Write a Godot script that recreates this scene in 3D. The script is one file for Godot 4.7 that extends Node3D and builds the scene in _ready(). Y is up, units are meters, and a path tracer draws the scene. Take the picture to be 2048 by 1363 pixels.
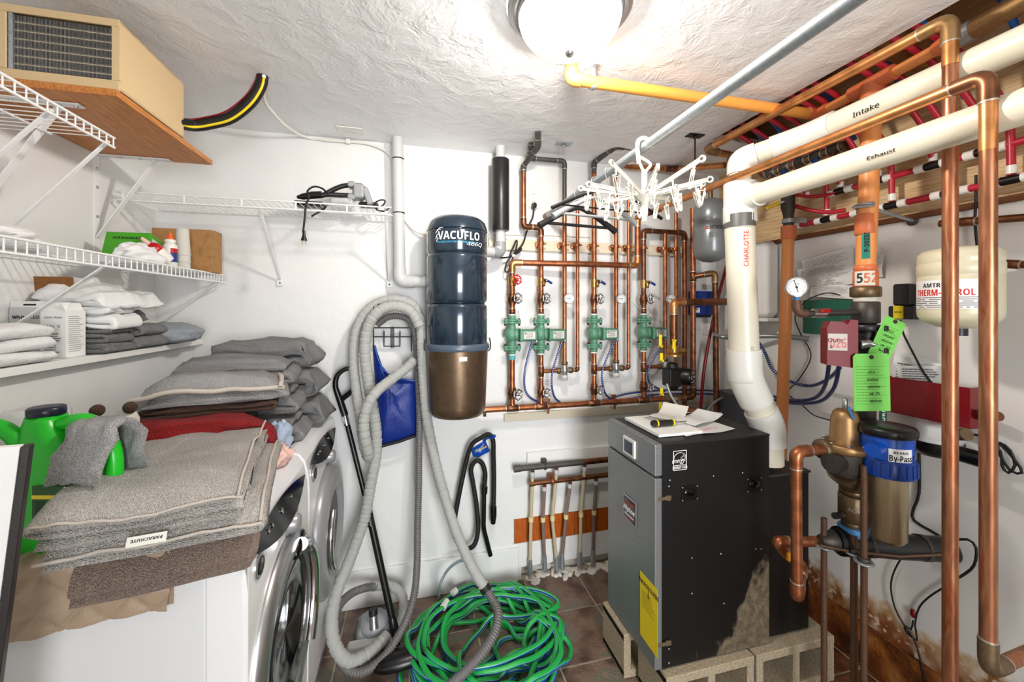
extends Node3D
# A utility room: laundry machines and shelves on one side, heating and sprinkler plumbing on the other.

var M := {}
var taken := {}
var bold: Font
var regular: Font

func _ready() -> void:
	stage()
	materials()
	setting()
	ceiling_things()
	left_shelves()
	shelf_items()
	laundry()
	vacuum_things()
	garden_hose()
	manifold_wall()
	floor_manifold()
	boiler_things()
	overhead_pipes()
	clothes_drying()
	sprinkler_things()
	right_wall_things()

func stage() -> void:
	var cam := Camera3D.new()
	cam.name = "camera"
	cam.position = Vector3(0, 1.535, 2.19)
	cam.rotation.y = deg_to_rad(-14)
	cam.projection = Camera3D.PROJECTION_FRUSTUM
	cam.near = 0.05
	cam.far = 50.0
	cam.size = 0.05 * 1363.0 / 800.0
	cam.frustum_offset = Vector2(0, -0.05 * 64.5 / 800.0)
	add_child(cam)
	var env := Environment.new()
	env.background_mode = Environment.BG_COLOR
	env.background_color = Color(0.02, 0.02, 0.02)
	env.tonemap_mode = Environment.TONE_MAPPER_LINEAR
	env.tonemap_exposure = 1.07
	env.sdfgi_enabled = true
	env.ssao_enabled = true
	env.ssil_enabled = true
	var we := WorldEnvironment.new()
	we.name = "environment"
	we.environment = env
	add_child(we)
	# daylight from the passage window, through the open door behind the camera
	var day := AreaLight3D.new()
	day.name = "window_light"
	day.position = Vector3(0.5, 1.35, 4.5)
	day.area_size = Vector2(1.1, 1.5)
	day.light_color = Color(0.97, 0.985, 1)
	day.light_energy = 10.5
	day.shadow_enabled = true
	add_child(day)

# ---------- geometry ----------
class G:
	var v := PackedVector3Array()
	var n := PackedVector3Array()
	var uv := PackedVector2Array()
	var ix := PackedInt32Array()

	func vert(p: Vector3, nn: Vector3, t := Vector2.ZERO) -> int:
		v.append(p); n.append(nn); uv.append(t)
		return v.size() - 1

	func tri(a: int, b: int, c: int) -> void:
		# wound clockwise as seen from the side the normals point to
		var f := (v[b] - v[a]).cross(v[c] - v[a])
		if f.dot(n[a] + n[b] + n[c]) > 0.0:
			ix.append(a); ix.append(c); ix.append(b)
		else:
			ix.append(a); ix.append(b); ix.append(c)

	func quad(a: int, b: int, c: int, d: int) -> void:
		tri(a, b, c); tri(a, c, d)

	func face(p: Array, t := []) -> void:
		# a flat polygon (convex), normal by its own winding (counter-clockwise seen from outside)
		var nn: Vector3 = (p[1] - p[0]).cross(p[2] - p[0]).normalized()
		var k := []
		for i in p.size():
			k.append(vert(p[i], nn, t[i] if t.size() else Vector2.ZERO))
		for i in range(1, p.size() - 1):
			tri(k[0], k[i], k[i + 1])

	func box(c: Vector3, s: Vector3, bev := 0.002, b := Basis()) -> void:
		var h := s / 2.0
		bev = minf(bev, minf(h.x, minf(h.y, h.z)) * 0.98)
		var id := {}
		for ax in 3:
			for sg in [-1, 1]:
				var nn := Vector3.ZERO
				nn[ax] = sg
				var k := []
				for q in [[-1, -1], [1, -1], [1, 1], [-1, 1]]:
					var p := Vector3.ZERO
					p[ax] = sg * h[ax]
					var a1 := (ax + 1) % 3
					var a2 := (ax + 2) % 3
					p[a1] = q[0] * (h[a1] - bev)
					p[a2] = q[1] * (h[a2] - bev)
					var g := [0, 0, 0]
					g[ax] = sg; g[a1] = q[0]; g[a2] = q[1]
					var i := vert(c + b * p, b * nn, Vector2((q[0] + 1) * 0.5, (1 - q[1]) * 0.5))
					id[[ax, g[0], g[1], g[2]]] = i
					k.append(i)
				quad(k[0], k[1], k[2], k[3])
		if bev <= 0.0:
			return
		for a in 3:
			var b1 := (a + 1) % 3
			var c1 := (a + 2) % 3
			for s1 in [-1, 1]:
				for s2 in [-1, 1]:
					var g0 := [0, 0, 0]
					var g1 := [0, 0, 0]
					g0[a] = -1; g1[a] = 1
					g0[b1] = s1; g1[b1] = s1
					g0[c1] = s2; g1[c1] = s2
					quad(id[[b1] + g0], id[[b1] + g1], id[[c1] + g1], id[[c1] + g0])
		for sx in [-1, 1]:
			for sy in [-1, 1]:
				for sz in [-1, 1]:
					tri(id[[0, sx, sy, sz]], id[[1, sx, sy, sz]], id[[2, sx, sy, sz]])

	func tube(path: Array, r, sides := 12, caps := true, closed := false) -> void:
		# r: a number, or one radius for each point
		var m := path.size()
		if m < 2:
			return
		if r is Array and r.size() != m:
			var given: Array = r
			r = []
			for i in m:
				var q := float(i) / (m - 1) * (given.size() - 1)
				r.append(lerpf(given[int(q)], given[mini(int(q) + 1, given.size() - 1)], q - int(q)))
		var tan := []
		for i in m:
			var a: Vector3 = path[(i - 1 + m) % m] if closed else path[maxi(i - 1, 0)]
			var b: Vector3 = path[(i + 1) % m] if closed else path[mini(i + 1, m - 1)]
			var d := (b - a).normalized()
			tan.append(d if d.length() > 0.5 else (tan[-1] if tan.size() else Vector3.UP))
		var t0: Vector3 = tan[0]
		var side := t0.cross(Vector3.UP if absf(t0.y) < 0.9 else Vector3.RIGHT).normalized()
		var rows := []
		var long := 0.0
		var rings := m + 1 if closed else m
		for ii in rings:
			var i := ii % m
			if ii > 0:
				var pt: Vector3 = tan[(ii - 1) % m]
				var ct: Vector3 = tan[i]
				var axis := pt.cross(ct)
				if axis.length() > 1e-6:
					side = side.rotated(axis.normalized(), pt.angle_to(ct))
				long += (path[i] as Vector3).distance_to(path[(ii - 1) % m])
			var tg: Vector3 = tan[i]
			side = (side - tg * side.dot(tg)).normalized()
			var up := tg.cross(side)
			var rad: float = r if r is float else r[i]
			var slope := 0.0
			if not r is float and ii > 0 and ii < m - 1:
				slope = (r[i + 1] - r[i - 1]) / maxf((path[i + 1] as Vector3).distance_to(path[i - 1]), 1e-5)
			var row := []
			for k in sides + 1:
				var a := TAU * k / sides
				var o := side * cos(a) + up * sin(a)
				row.append(vert(path[i] + o * rad, (o - tg * slope).normalized(), Vector2(float(k) / sides, long)))
			rows.append(row)
		for i in rows.size() - 1:
			for k in sides:
				quad(rows[i][k], rows[i][k + 1], rows[i + 1][k + 1], rows[i + 1][k])
		if caps and not closed:
			for e in [0, m - 1]:
				var nn: Vector3 = -tan[0] if e == 0 else tan[m - 1]
				var c := vert(path[e], nn)
				var ring := []
				for k in sides + 1:
					ring.append(vert(v[rows[e][k]], nn))
				for k in sides:
					tri(c, ring[k], ring[k + 1])

	func lathe(prof: Array, xf := Transform3D(), sides := 24, from := 0.0, to := TAU) -> void:
		# prof: Vector2(radius, height) bottom to top outside; sharp corners where a point is given twice
		var m := prof.size()
		var sum := 0.0
		for i in m:
			var a: Vector2 = prof[i]
			var b: Vector2 = prof[(i + 1) % m]
			sum += a.x * b.y - b.x * a.y
		for i in m - 1:
			var a: Vector2 = prof[i]
			var b: Vector2 = prof[i + 1]
			if a.distance_to(b) < 1e-6:
				continue
			var d := (b - a).normalized()
			var rows := []
			for e in 2:
				var p: Vector2 = prof[i + e]
				var q := d
				# smooth with the neighbouring segment unless the corner is sharp
				var j := i - 1 if e == 0 else i + 2
				if j >= 0 and j < m:
					var o: Vector2 = (a - prof[j]) if e == 0 else (prof[j] - b)
					if o.length() > 1e-6 and o.normalized().dot(d) > 0.6:
						q = (d + o.normalized()).normalized()
				var nn := Vector2(q.y, -q.x)
				var row := []
				for k in sides + 1:
					var an := from + (to - from) * k / sides
					row.append(vert(xf * Vector3(p.x * sin(an), p.y, p.x * cos(an)), (xf.basis * Vector3(nn.x * sin(an), nn.y, nn.x * cos(an))).normalized(), Vector2(float(k) / sides, p.y)))
				rows.append(row)
			for k in sides:
				quad(rows[0][k], rows[0][k + 1], rows[1][k + 1], rows[1][k])

	func sphere(c: Vector3, s: Vector3, rings := 10, sides := 16, b := Basis()) -> void:
		var rows := []
		for i in rings + 1:
			var la := PI * i / rings - PI / 2
			var row := []
			for k in sides + 1:
				var lo := TAU * k / sides
				var o := Vector3(cos(la) * sin(lo), sin(la), cos(la) * cos(lo))
				row.append(vert(c + b * (o * s), (b * (o / s)).normalized(), Vector2(float(k) / sides, 1.0 - float(i) / rings)))
			rows.append(row)
		for i in rings:
			for k in sides:
				quad(rows[i][k], rows[i][k + 1], rows[i + 1][k + 1], rows[i + 1][k])

	func grid(rows: Array, wrap := false, guide := Vector3.ZERO) -> void:
		# a smooth sheet through rows of points; guide: a point inside, for which way is out
		var h := rows.size()
		var w: int = rows[0].size()
		var id := []
		for i in h:
			var row := []
			for k in w:
				var l: Vector3 = rows[i][(k - 1 + w) % w if wrap else maxi(k - 1, 0)]
				var r: Vector3 = rows[i][(k + 1) % w if wrap else mini(k + 1, w - 1)]
				var u: Vector3 = rows[maxi(i - 1, 0)][k]
				var d: Vector3 = rows[mini(i + 1, h - 1)][k]
				var nn := (r - l).cross(d - u).normalized()
				if guide != Vector3.ZERO and nn.dot(rows[i][k] - guide) < 0.0:
					nn = -nn
				row.append(vert(rows[i][k], nn, Vector2(float(k) / (w if wrap else w - 1), float(i) / (h - 1))))
			id.append(row)
		for i in h - 1:
			for k in (w if wrap else w - 1):
				var k1 := (k + 1) % w
				quad(id[i][k], id[i][k1], id[i + 1][k1], id[i + 1][k])

	func ribbon(line: Array, half: float, xf: Transform3D, width: float, steps: int, bend: Callable, taper := 1.0, soft_end := 0.08) -> void:
		# a thick sheet: centre line (x, y) swept along z; bend(p, i) moves each point afterwards
		var m := line.size()
		var prof := []
		var nrm := []
		for sd in [1, -1]:
			for i0 in m:
				var i: int = i0 if sd == 1 else m - 1 - i0
				var t: Vector2 = (line[mini(i + 1, m - 1)] - line[maxi(i - 1, 0)]).normalized()
				var hh := half * (0.55 if i == 0 or i == m - 1 else 1.0)
				prof.append(line[i] + Vector2(-t.y, t.x) * hh * sd)
		var w := prof.size()
		var rows := []
		for j in steps + 1:
			var q := float(j) / steps
			var z := (q - 0.5) * width
			var row := []
			for i in w:
				var sq := 1.0
				var rim := (absf(q - 0.5) * 2.0 - 1.0 + soft_end) / soft_end
				if rim > 0.0:
					sq = maxf(0.3, sqrt(maxf(0.0, 1.0 - rim * rim)))
				var mid: Vector2 = line[i if i < m else 2 * m - 1 - i]
				var p2: Vector2 = mid + (prof[i] - mid) * sq
				row.append(xf * (bend.call(Vector3(p2.x * lerpf(1.0, taper, absf(q - 0.5) * 2.0), p2.y, z)) as Vector3))
			rows.append(row)
		# normals from the rows themselves, turned outwards by the side of the centre line
		var id := []
		for j in steps + 1:
			var row := []
			for i in w:
				var l: Vector3 = rows[j][(i - 1 + w) % w]
				var r: Vector3 = rows[j][(i + 1) % w]
				var u: Vector3 = rows[maxi(j - 1, 0)][i]
				var d: Vector3 = rows[mini(j + 1, steps)][i]
				var nn := (r - l).cross(d - u).normalized()
				row.append(vert(rows[j][i], nn if xf.basis.determinant() > 0 else -nn, Vector2(float(i) / w, float(j) / steps)))
			id.append(row)
		for j in steps:
			for i in w:
				var i1 := (i + 1) % w
				quad(id[j][i], id[j][i1], id[j + 1][i1], id[j + 1][i])
		for j in [0, steps]:
			var out := (rows[0][0] as Vector3) - (rows[steps][0] as Vector3)
			if j == steps:
				out = -out
			out = out.normalized()
			for i in m - 1:
				var a := vert(rows[j][i], out)
				var b := vert(rows[j][i + 1], out)
				var c := vert(rows[j][w - 2 - i], out)
				var d := vert(rows[j][w - 1 - i], out)
				quad(a, b, c, d)

	func slab(poly: Array, xf: Transform3D, depth: float, bev := 0.0) -> void:
		# a polygon in x, y (counter-clockwise), thickened along z from 0 to depth
		var pts := PackedVector2Array(poly)
		if Geometry2D.is_polygon_clockwise(pts):
			pts.reverse()
		var small := pts
		if bev > 0.0:
			var off := Geometry2D.offset_polygon(pts, -bev)
			if off.size() == 1 and off[0].size() == pts.size():
				small = off[0]
				if Geometry2D.is_polygon_clockwise(small):
					small.reverse()
				# line the two outlines up
				var best := 0
				for i in small.size():
					if small[i].distance_to(pts[0]) < small[best].distance_to(pts[0]):
						best = i
				var turned := PackedVector2Array()
				for i in small.size():
					turned.append(small[(i + best) % small.size()])
				small = turned
			else:
				bev = 0.0
		var t := Geometry2D.triangulate_polygon(small)
		for e in 2:
			var nn := xf.basis * Vector3(0, 0, 1 if e else -1)
			var base := v.size()
			for p in small:
				vert(xf * Vector3(p.x, p.y, depth if e else 0.0), nn.normalized(), p)
			for i in range(0, t.size(), 3):
				tri(base + t[i], base + t[i + 1], base + t[i + 2])
		var m := pts.size()
		for i in m:
			var p: Vector2 = pts[i]
			var q: Vector2 = pts[(i + 1) % m]
			var nn := (xf.basis * Vector3(q.y - p.y, p.x - q.x, 0)).normalized()
			var lo := bev
			var hi := depth - bev
			quad(vert(xf * Vector3(p.x, p.y, lo), nn), vert(xf * Vector3(q.x, q.y, lo), nn), vert(xf * Vector3(q.x, q.y, hi), nn), vert(xf * Vector3(p.x, p.y, hi), nn))
			if bev > 0.0:
				var ps: Vector2 = small[i]
				var qs: Vector2 = small[(i + 1) % m]
				for e in 2:
					var n2 := (nn + xf.basis.z.normalized() * (1 if e else -1)).normalized()
					var z0 := hi if e else lo
					var z1 := depth if e else 0.0
					quad(vert(xf * Vector3(p.x, p.y, z0), n2), vert(xf * Vector3(q.x, q.y, z0), n2), vert(xf * Vector3(qs.x, qs.y, z1), n2), vert(xf * Vector3(ps.x, ps.y, z1), n2))

	func mesh() -> ArrayMesh:
		var a := []
		a.resize(Mesh.ARRAY_MAX)
		a[Mesh.ARRAY_VERTEX] = v
		a[Mesh.ARRAY_NORMAL] = n
		a[Mesh.ARRAY_TEX_UV] = uv
		a[Mesh.ARRAY_INDEX] = ix
		var am := ArrayMesh.new()
		am.add_surface_from_arrays(Mesh.PRIMITIVE_TRIANGLES, a)
		return am

# ---------- things, parts ----------
func numbered(called: String) -> String:
	var k: int = taken.get(called, 0)
	taken[called] = k + 1
	return called if k == 0 else "%s_%03d" % [called, k]

func tag(o: Node, label: String, category: String, group := "") -> void:
	o.set_meta("label", label)
	o.set_meta("category", category)
	if group != "":
		o.set_meta("group", group)

func thing(called: String, label: String, category: String, at := Vector3.ZERO, group := "") -> Node3D:
	var o := Node3D.new()
	o.name = numbered(called)
	add_child(o)
	o.position = at
	tag(o, label, category, group)
	return o

# world-placed shape -> a part of a thing that stands at its own base
func part(parent: Node3D, called: String, g: G, mat: Material, label := "") -> MeshInstance3D:
	var o := MeshInstance3D.new()
	o.name = called
	o.mesh = g.mesh()
	o.material_override = null
	o.set_surface_override_material(0, mat)
	parent.add_child(o, true)
	var up: Node = parent
	while up != self:
		o.position -= (up as Node3D).position
		up = up.get_parent()
	if label != "":
		o.set_meta("label", label)
	return o

# a shape given in the thing's own axes
func local_part(parent: Node3D, called: String, g: G, mat: Material, at := Transform3D()) -> MeshInstance3D:
	var o := MeshInstance3D.new()
	o.name = called
	o.mesh = g.mesh()
	o.set_surface_override_material(0, mat)
	parent.add_child(o, true)
	o.transform = at
	return o

func single(called: String, label: String, category: String, g: G, mat: Material, group := "") -> MeshInstance3D:
	var o := part(self, numbered(called), g, mat)
	tag(o, label, category, group)
	return o

func structure(called: String, g: G, mat: Material) -> MeshInstance3D:
	var o := part(self, called, g, mat)
	o.set_meta("kind", "structure")
	return o

func copy(src: Node3D, xf: Transform3D, label := "", group := "") -> Node3D:
	var stem: String = src.name
	var d := src.duplicate() as Node3D
	d.name = numbered(stem)
	add_child(d)
	d.transform = xf
	if label != "":
		d.set_meta("label", label)
	if group != "":
		d.set_meta("group", group)
	return d

# ---------- paths ----------
func rounded(pts: Array, rad := 0.03, n := 6) -> Array:
	var out := [pts[0]]
	for i in range(1, pts.size() - 1):
		var p: Vector3 = pts[i]
		var a: Vector3 = pts[i - 1] - p
		var b: Vector3 = pts[i + 1] - p
		var d := minf(rad, minf(a.length(), b.length()) * 0.48)
		var s := p + a.normalized() * d
		var e := p + b.normalized() * d
		for k in n + 1:
			var t := float(k) / n
			out.append(s.lerp(p, t).lerp(p.lerp(e, t), t))
	out.append(pts[-1])
	return out

func smooth(pts: Array, step := 0.012) -> Array:
	var out := []
	var m := pts.size()
	for i in m - 1:
		var p0: Vector3 = pts[maxi(i - 1, 0)]
		var p1: Vector3 = pts[i]
		var p2: Vector3 = pts[i + 1]
		var p3: Vector3 = pts[mini(i + 2, m - 1)]
		var k := maxi(2, int(p1.distance_to(p2) / step))
		for j in k:
			out.append(p1.cubic_interpolate(p2, p0, p3, float(j) / k))
	out.append(pts[-1])
	return out

func even(path: Array, step: float) -> Array:
	var c := Curve3D.new()
	c.bake_interval = step
	for p in path:
		c.add_point(p)
	var l := c.get_baked_length()
	var n := maxi(2, int(l / step))
	var out := []
	for i in n + 1:
		out.append(c.sample_baked(l * i / n))
	return out

func line(a: Vector3, b: Vector3, r: float, sides := 10) -> G:
	var g := G.new()
	g.tube([a, b], r, sides)
	return g

# which way y points -> a transform whose y axis is d
func along(at: Vector3, d: Vector3, turn := 0.0) -> Transform3D:
	d = d.normalized()
	var x := d.cross(Vector3.FORWARD if absf(d.z) < 0.9 else Vector3.RIGHT).normalized()
	return Transform3D(Basis(x, d, x.cross(d)).rotated(d, turn), at)

# z axis = n (out of a face), y axis near up
func facing(at: Vector3, n: Vector3, up := Vector3.UP, spin := 0.0) -> Transform3D:
	n = n.normalized()
	var x := up.cross(n).normalized()
	var b := Basis(x, n.cross(x), n)
	return Transform3D(b.rotated(n, spin), at)

func ring_profile(r0: float, r1: float, y0: float, y1: float, bev := 0.001) -> Array:
	return [Vector2(r0, y0), Vector2(r1 - bev, y0), Vector2(r1, y0 + bev), Vector2(r1, y1 - bev), Vector2(r1 - bev, y1), Vector2(r0, y1)]

func disc(at: Vector3, d: Vector3, r: float, thick: float, bev := 0.0015, sides := 24) -> G:
	var g := G.new()
	g.lathe(ring_profile(0.0, r, 0.0, thick, bev), along(at, d), sides)
	return g

# ---------- writing ----------
func writing(parent: Node3D, text: String, height: float, xf: Transform3D, mat: Material, opts := {}) -> MeshInstance3D:
	var tm := TextMesh.new()
	tm.text = text
	tm.font = opts.get("font", bold)
	tm.font_size = 48
	tm.pixel_size = height / 34.0
	tm.depth = 0.0006
	tm.curve_step = 2.0
	tm.line_spacing = opts.get("spacing", 0.0)
	var o := MeshInstance3D.new()
	o.name = opts.get("called", "lettering")
	var arr := tm.get_mesh_arrays() if tm.get_surface_count() == 0 else tm.surface_get_arrays(0)
	var am := ArrayMesh.new()
	var vs: PackedVector3Array = arr[Mesh.ARRAY_VERTEX]
	var ns: PackedVector3Array = arr[Mesh.ARRAY_NORMAL]
	var wide: float = opts.get("stretch", 1.0)
	var lean: float = opts.get("lean", 0.0)
	var radius: float = opts.get("around", 0.0)
	for i in vs.size():
		var p := vs[i]
		p.x = p.x * wide + p.y * lean
		if radius > 0.0:
			var a := p.x / radius
			vs[i] = Vector3((radius + p.z) * sin(a), p.y, (radius + p.z) * cos(a) - radius)
			ns[i] = Vector3(ns[i].x * cos(a) + ns[i].z * sin(a), ns[i].y, ns[i].z * cos(a) - ns[i].x * sin(a))
		else:
			vs[i] = p
	arr[Mesh.ARRAY_VERTEX] = vs
	arr[Mesh.ARRAY_NORMAL] = ns
	am.add_surface_from_arrays(Mesh.PRIMITIVE_TRIANGLES, arr)
	o.mesh = am
	o.set_surface_override_material(0, mat)
	parent.add_child(o, true)
	var base := xf
	var up: Node = parent
	var chain := Transform3D()
	while up != self:
		chain = (up as Node3D).transform * chain
		up = up.get_parent()
	o.transform = chain.affine_inverse() * base
	return o

# a sheet of printed lines: dark bars of many lengths, as one flat part
func print_lines(parent: Node3D, xf: Transform3D, w: float, h: float, rows: int, mat: Material, seed_ := 1, thick := 0.4) -> MeshInstance3D:
	var rng := RandomNumberGenerator.new()
	rng.seed = seed_
	var g := G.new()
	for i in rows:
		var y := h * (0.5 - (i + 0.5) / rows)
		var x := -w * 0.5
		var stop := w * (0.5 - rng.randf() * 0.35)
		while x < stop:
			var l := minf(w * rng.randf_range(0.05, 0.16), stop - x)
			g.box(xf * Vector3(x + l / 2, y, 0.0002), Vector3(l, h / rows * thick, 0.0004), 0.0, xf.basis.orthonormalized())
			x += l + w * 0.018
	return part(parent, "printed_text", g, mat)

# ---------- materials ----------
func plain(called: String, c: Color, rough := 0.6, metal := 0.0, opts := {}) -> StandardMaterial3D:
	var m := StandardMaterial3D.new()
	m.resource_name = called
	m.albedo_color = c
	m.roughness = rough
	m.metallic = metal
	for k in opts:
		m.set(k, opts[k])
	M[called] = m
	return m

func noise_tex(kind: int, freq: float, colors: Array, opts := {}) -> NoiseTexture2D:
	var f := FastNoiseLite.new()
	f.noise_type = kind
	f.frequency = freq
	f.seed = opts.get("seed", 3)
	f.fractal_octaves = opts.get("octaves", 4)
	if opts.has("ridged"):
		f.fractal_type = FastNoiseLite.FRACTAL_RIDGED
	if opts.has("warp"):
		f.domain_warp_enabled = true
		f.domain_warp_amplitude = opts.warp
		f.domain_warp_frequency = opts.get("warp_freq", freq)
	var t := NoiseTexture2D.new()
	t.width = opts.get("size", 512)
	t.height = opts.get("size", 512)
	t.seamless = true
	t.noise = f
	if opts.get("normal", 0.0) > 0.0:
		t.as_normal_map = true
		t.bump_strength = opts.normal
	elif colors.size():
		var g := Gradient.new()
		var off := PackedFloat32Array()
		var cs := PackedColorArray()
		for i in colors.size():
			off.append(colors[i][0])
			cs.append(colors[i][1])
		g.offsets = off
		g.colors = cs
		t.color_ramp = g
	return t

func mapped(m: StandardMaterial3D, scale: Vector3, albedo: Texture2D, bump: Texture2D = null, strength := 1.0, world := true) -> StandardMaterial3D:
	m.uv1_triplanar = true
	m.uv1_world_triplanar = world
	m.uv1_scale = scale
	if albedo:
		m.albedo_texture = albedo
	if bump:
		m.normal_enabled = true
		m.normal_texture = bump
		m.normal_scale = strength
	return m

func materials() -> void:
	var bf := SystemFont.new()
	bf.font_names = PackedStringArray(["Droid Sans"])
	bf.font_weight = 700
	bold = bf
	var rf := SystemFont.new()
	rf.font_names = PackedStringArray(["Droid Sans"])
	regular = rf
	var S := FastNoiseLite.TYPE_SIMPLEX_SMOOTH
	var fine := noise_tex(S, 0.06, [], {"normal": 6.0})
	var pile := noise_tex(FastNoiseLite.TYPE_SIMPLEX, 0.16, [], {"normal": 10.0, "octaves": 2})
	var plaster := noise_tex(S, 0.008, [], {"normal": 14.0, "ridged": true, "warp": 60.0, "warp_freq": 0.012, "size": 1024, "octaves": 4})
	var swirl := noise_tex(S, 0.004, [], {"normal": 10.0, "octaves": 5, "warp": 30.0, "size": 1024})
	var blotch := noise_tex(S, 0.01, [[0.0, Color(0.80, 0.80, 0.80)], [0.5, Color(1, 1, 1)], [1.0, Color(0.9, 0.9, 0.9)]])
	var terry := noise_tex(FastNoiseLite.TYPE_SIMPLEX, 0.09, [[0.0, Color(0.66, 0.66, 0.66)], [0.45, Color(0.86, 0.86, 0.86)], [1.0, Color(1, 1, 1)]], {"octaves": 3, "seed": 17})
	# building
	mapped(plain("wall_paint", Color(0.905, 0.905, 0.9), 0.7), Vector3.ONE * 0.9, null, swirl, 0.35)
	mapped(plain("ceiling_paint", Color(0.95, 0.95, 0.955), 0.55), Vector3.ONE * 0.55, null, plaster, 0.22)
	plain("trim_paint", Color(0.93, 0.93, 0.92), 0.4)
	plain("white_paint", Color(0.93, 0.93, 0.93), 0.35)
	mapped(plain("grout", Color(0.72, 0.68, 0.6), 0.9), Vector3.ONE * 4, blotch)
	for i in 3:
		var tt := noise_tex(S, 0.006, [[0.0, Color(0.26, 0.2, 0.17)], [0.35, Color(0.42, 0.33, 0.28)], [0.55, Color(0.5, 0.41, 0.35)], [0.75, Color(0.42, 0.42, 0.37)], [1.0, Color(0.6, 0.47, 0.38)]], {"seed": 11 + i * 7, "octaves": 6, "warp": 40.0})
		mapped(plain("tile_%d" % i, Color(1, 1, 1), 0.42), Vector3.ONE * 1.6, tt, fine, 0.25)
	mapped(plain("tile_rust", Color(0.9, 0.72, 0.55), 0.2), Vector3.ONE * 1.6, M.tile_0.albedo_texture, fine, 0.25)
	var stain := noise_tex(S, 0.006, [[0.0, Color(0.20, 0.1, 0.05)], [0.4, Color(0.42, 0.22, 0.09)], [0.65, Color(0.58, 0.34, 0.14)], [1.0, Color(0.66, 0.5, 0.38)]], {"octaves": 6, "seed": 8})
	mapped(plain("rusty_board", Color(1, 1, 1), 0.45), Vector3(1.3, 1.3, 1.3), stain, fine, 0.3)
	# wood
	var grain := noise_tex(S, 0.02, [[0.0, Color(0.72, 0.5, 0.3)], [0.5, Color(0.82, 0.62, 0.4)], [1.0, Color(0.9, 0.74, 0.52)]], {"octaves": 5, "seed": 5})
	mapped(plain("plywood", Color(1, 0.99, 0.97), 0.7), Vector3(2.2, 9.0, 0.7), noise_tex(S, 0.02, [[0.0, Color(0.74, 0.6, 0.43)], [0.5, Color(0.86, 0.74, 0.57)], [1.0, Color(0.94, 0.85, 0.7)]], {"octaves": 5, "seed": 15}))
	mapped(plain("joist", Color(0.8, 0.72, 0.62), 0.75), Vector3(1.0, 14.0, 8.0), grain)
	mapped(plain("pine_board", Color(0.93, 0.78, 0.58), 0.45), Vector3(9.0, 6.0, 0.9), grain)
	mapped(plain("pine_edge", Color(0.85, 0.66, 0.44), 0.5), Vector3(9.0, 6.0, 0.9), grain)
	mapped(plain("orange_wood", Color(0.86, 0.56, 0.26), 0.4), Vector3(12.0, 1.2, 4.0), grain)
	mapped(plain("dark_wood", Color(0.5, 0.38, 0.28), 0.7), Vector3(1.0, 14.0, 0.9), grain)
	# metals
	var tarnish := noise_tex(S, 0.012, [[0.0, Color(0.42, 0.25, 0.17)], [0.45, Color(0.63, 0.38, 0.25)], [0.7, Color(0.72, 0.46, 0.31)], [1.0, Color(0.58, 0.4, 0.31)]], {"octaves": 5})
	mapped(plain("copper", Color(1, 1, 1), 0.36, 0.8), Vector3(2.5, 2.5, 2.5), tarnish)
	var dull := noise_tex(S, 0.012, [[0.0, Color(0.3, 0.19, 0.13)], [0.5, Color(0.5, 0.32, 0.22)], [1.0, Color(0.62, 0.42, 0.3)]], {"octaves": 5, "seed": 9})
	mapped(plain("old_copper", Color(1, 1, 1), 0.38, 0.8), Vector3(2.5, 2.5, 2.5), dull)
	var goldish := noise_tex(S, 0.01, [[0.0, Color(0.6, 0.4, 0.22)], [0.5, Color(0.85, 0.58, 0.36)], [1.0, Color(0.9, 0.68, 0.46)]], {"octaves": 5, "seed": 19})
	mapped(plain("bright_copper", Color(1, 1, 1), 0.32, 0.85), Vector3(1.8, 1.8, 1.8), goldish)
	mapped(plain("stained_copper", Color(1, 1, 1), 0.36, 0.75), Vector3(5, 0.5, 5), noise_tex(S, 0.012, [[0.0, Color(0.4, 0.24, 0.17)], [0.4, Color(0.62, 0.41, 0.29)], [0.55, Color(0.72, 0.5, 0.37)], [0.7, Color(0.62, 0.33, 0.2)], [0.85, Color(0.7, 0.49, 0.36)], [1.0, Color(0.84, 0.66, 0.5)]], {"octaves": 4, "seed": 29}))
	plain("solder", Color(0.8, 0.78, 0.74), 0.35, 0.8)
	mapped(plain("grey_painted_pipe", Color(0.34, 0.33, 0.32), 0.5, 0.4), Vector3.ONE * 5, blotch)
	mapped(plain("brass", Color(0.72, 0.56, 0.33), 0.35, 0.85), Vector3.ONE * 7, blotch)
	mapped(plain("old_brass", Color(0.5, 0.42, 0.32), 0.45, 0.75), Vector3.ONE * 7, blotch)
	mapped(plain("bronze", Color(0.66, 0.52, 0.35), 0.4, 0.75), Vector3.ONE * 9, blotch)
	mapped(plain("iron", Color(0.34, 0.32, 0.3), 0.5, 0.7), Vector3.ONE * 9, blotch)
	mapped(plain("rusty_rod", Color(0.42, 0.31, 0.24), 0.6, 0.5), Vector3.ONE * 9, blotch)
	plain("chrome", Color(0.82, 0.82, 0.83), 0.12, 1.0)
	plain("steel", Color(0.72, 0.72, 0.72), 0.32, 0.9)
	mapped(plain("galvanised", Color(0.7, 0.73, 0.75), 0.4, 0.7), Vector3.ONE * 7, blotch)
	mapped(plain("brushed_steel", Color(0.72, 0.66, 0.54), 0.32, 0.9), Vector3(60, 1.5, 60), blotch)
	plain("dark_steel", Color(0.24, 0.24, 0.25), 0.4, 0.7)
	plain("black_metal", Color(0.06, 0.06, 0.06), 0.45, 0.2)
	# plastics and paints
	plain("white_plastic", Color(0.9, 0.89, 0.86), 0.35)
	plain("white_wire", Color(0.92, 0.92, 0.92), 0.35)
	plain("cream_board", Color(0.86, 0.82, 0.73), 0.6)
	plain("grey_plastic", Color(0.6, 0.61, 0.62), 0.4)
	plain("light_grey_plastic", Color(0.78, 0.78, 0.78), 0.4)
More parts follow.
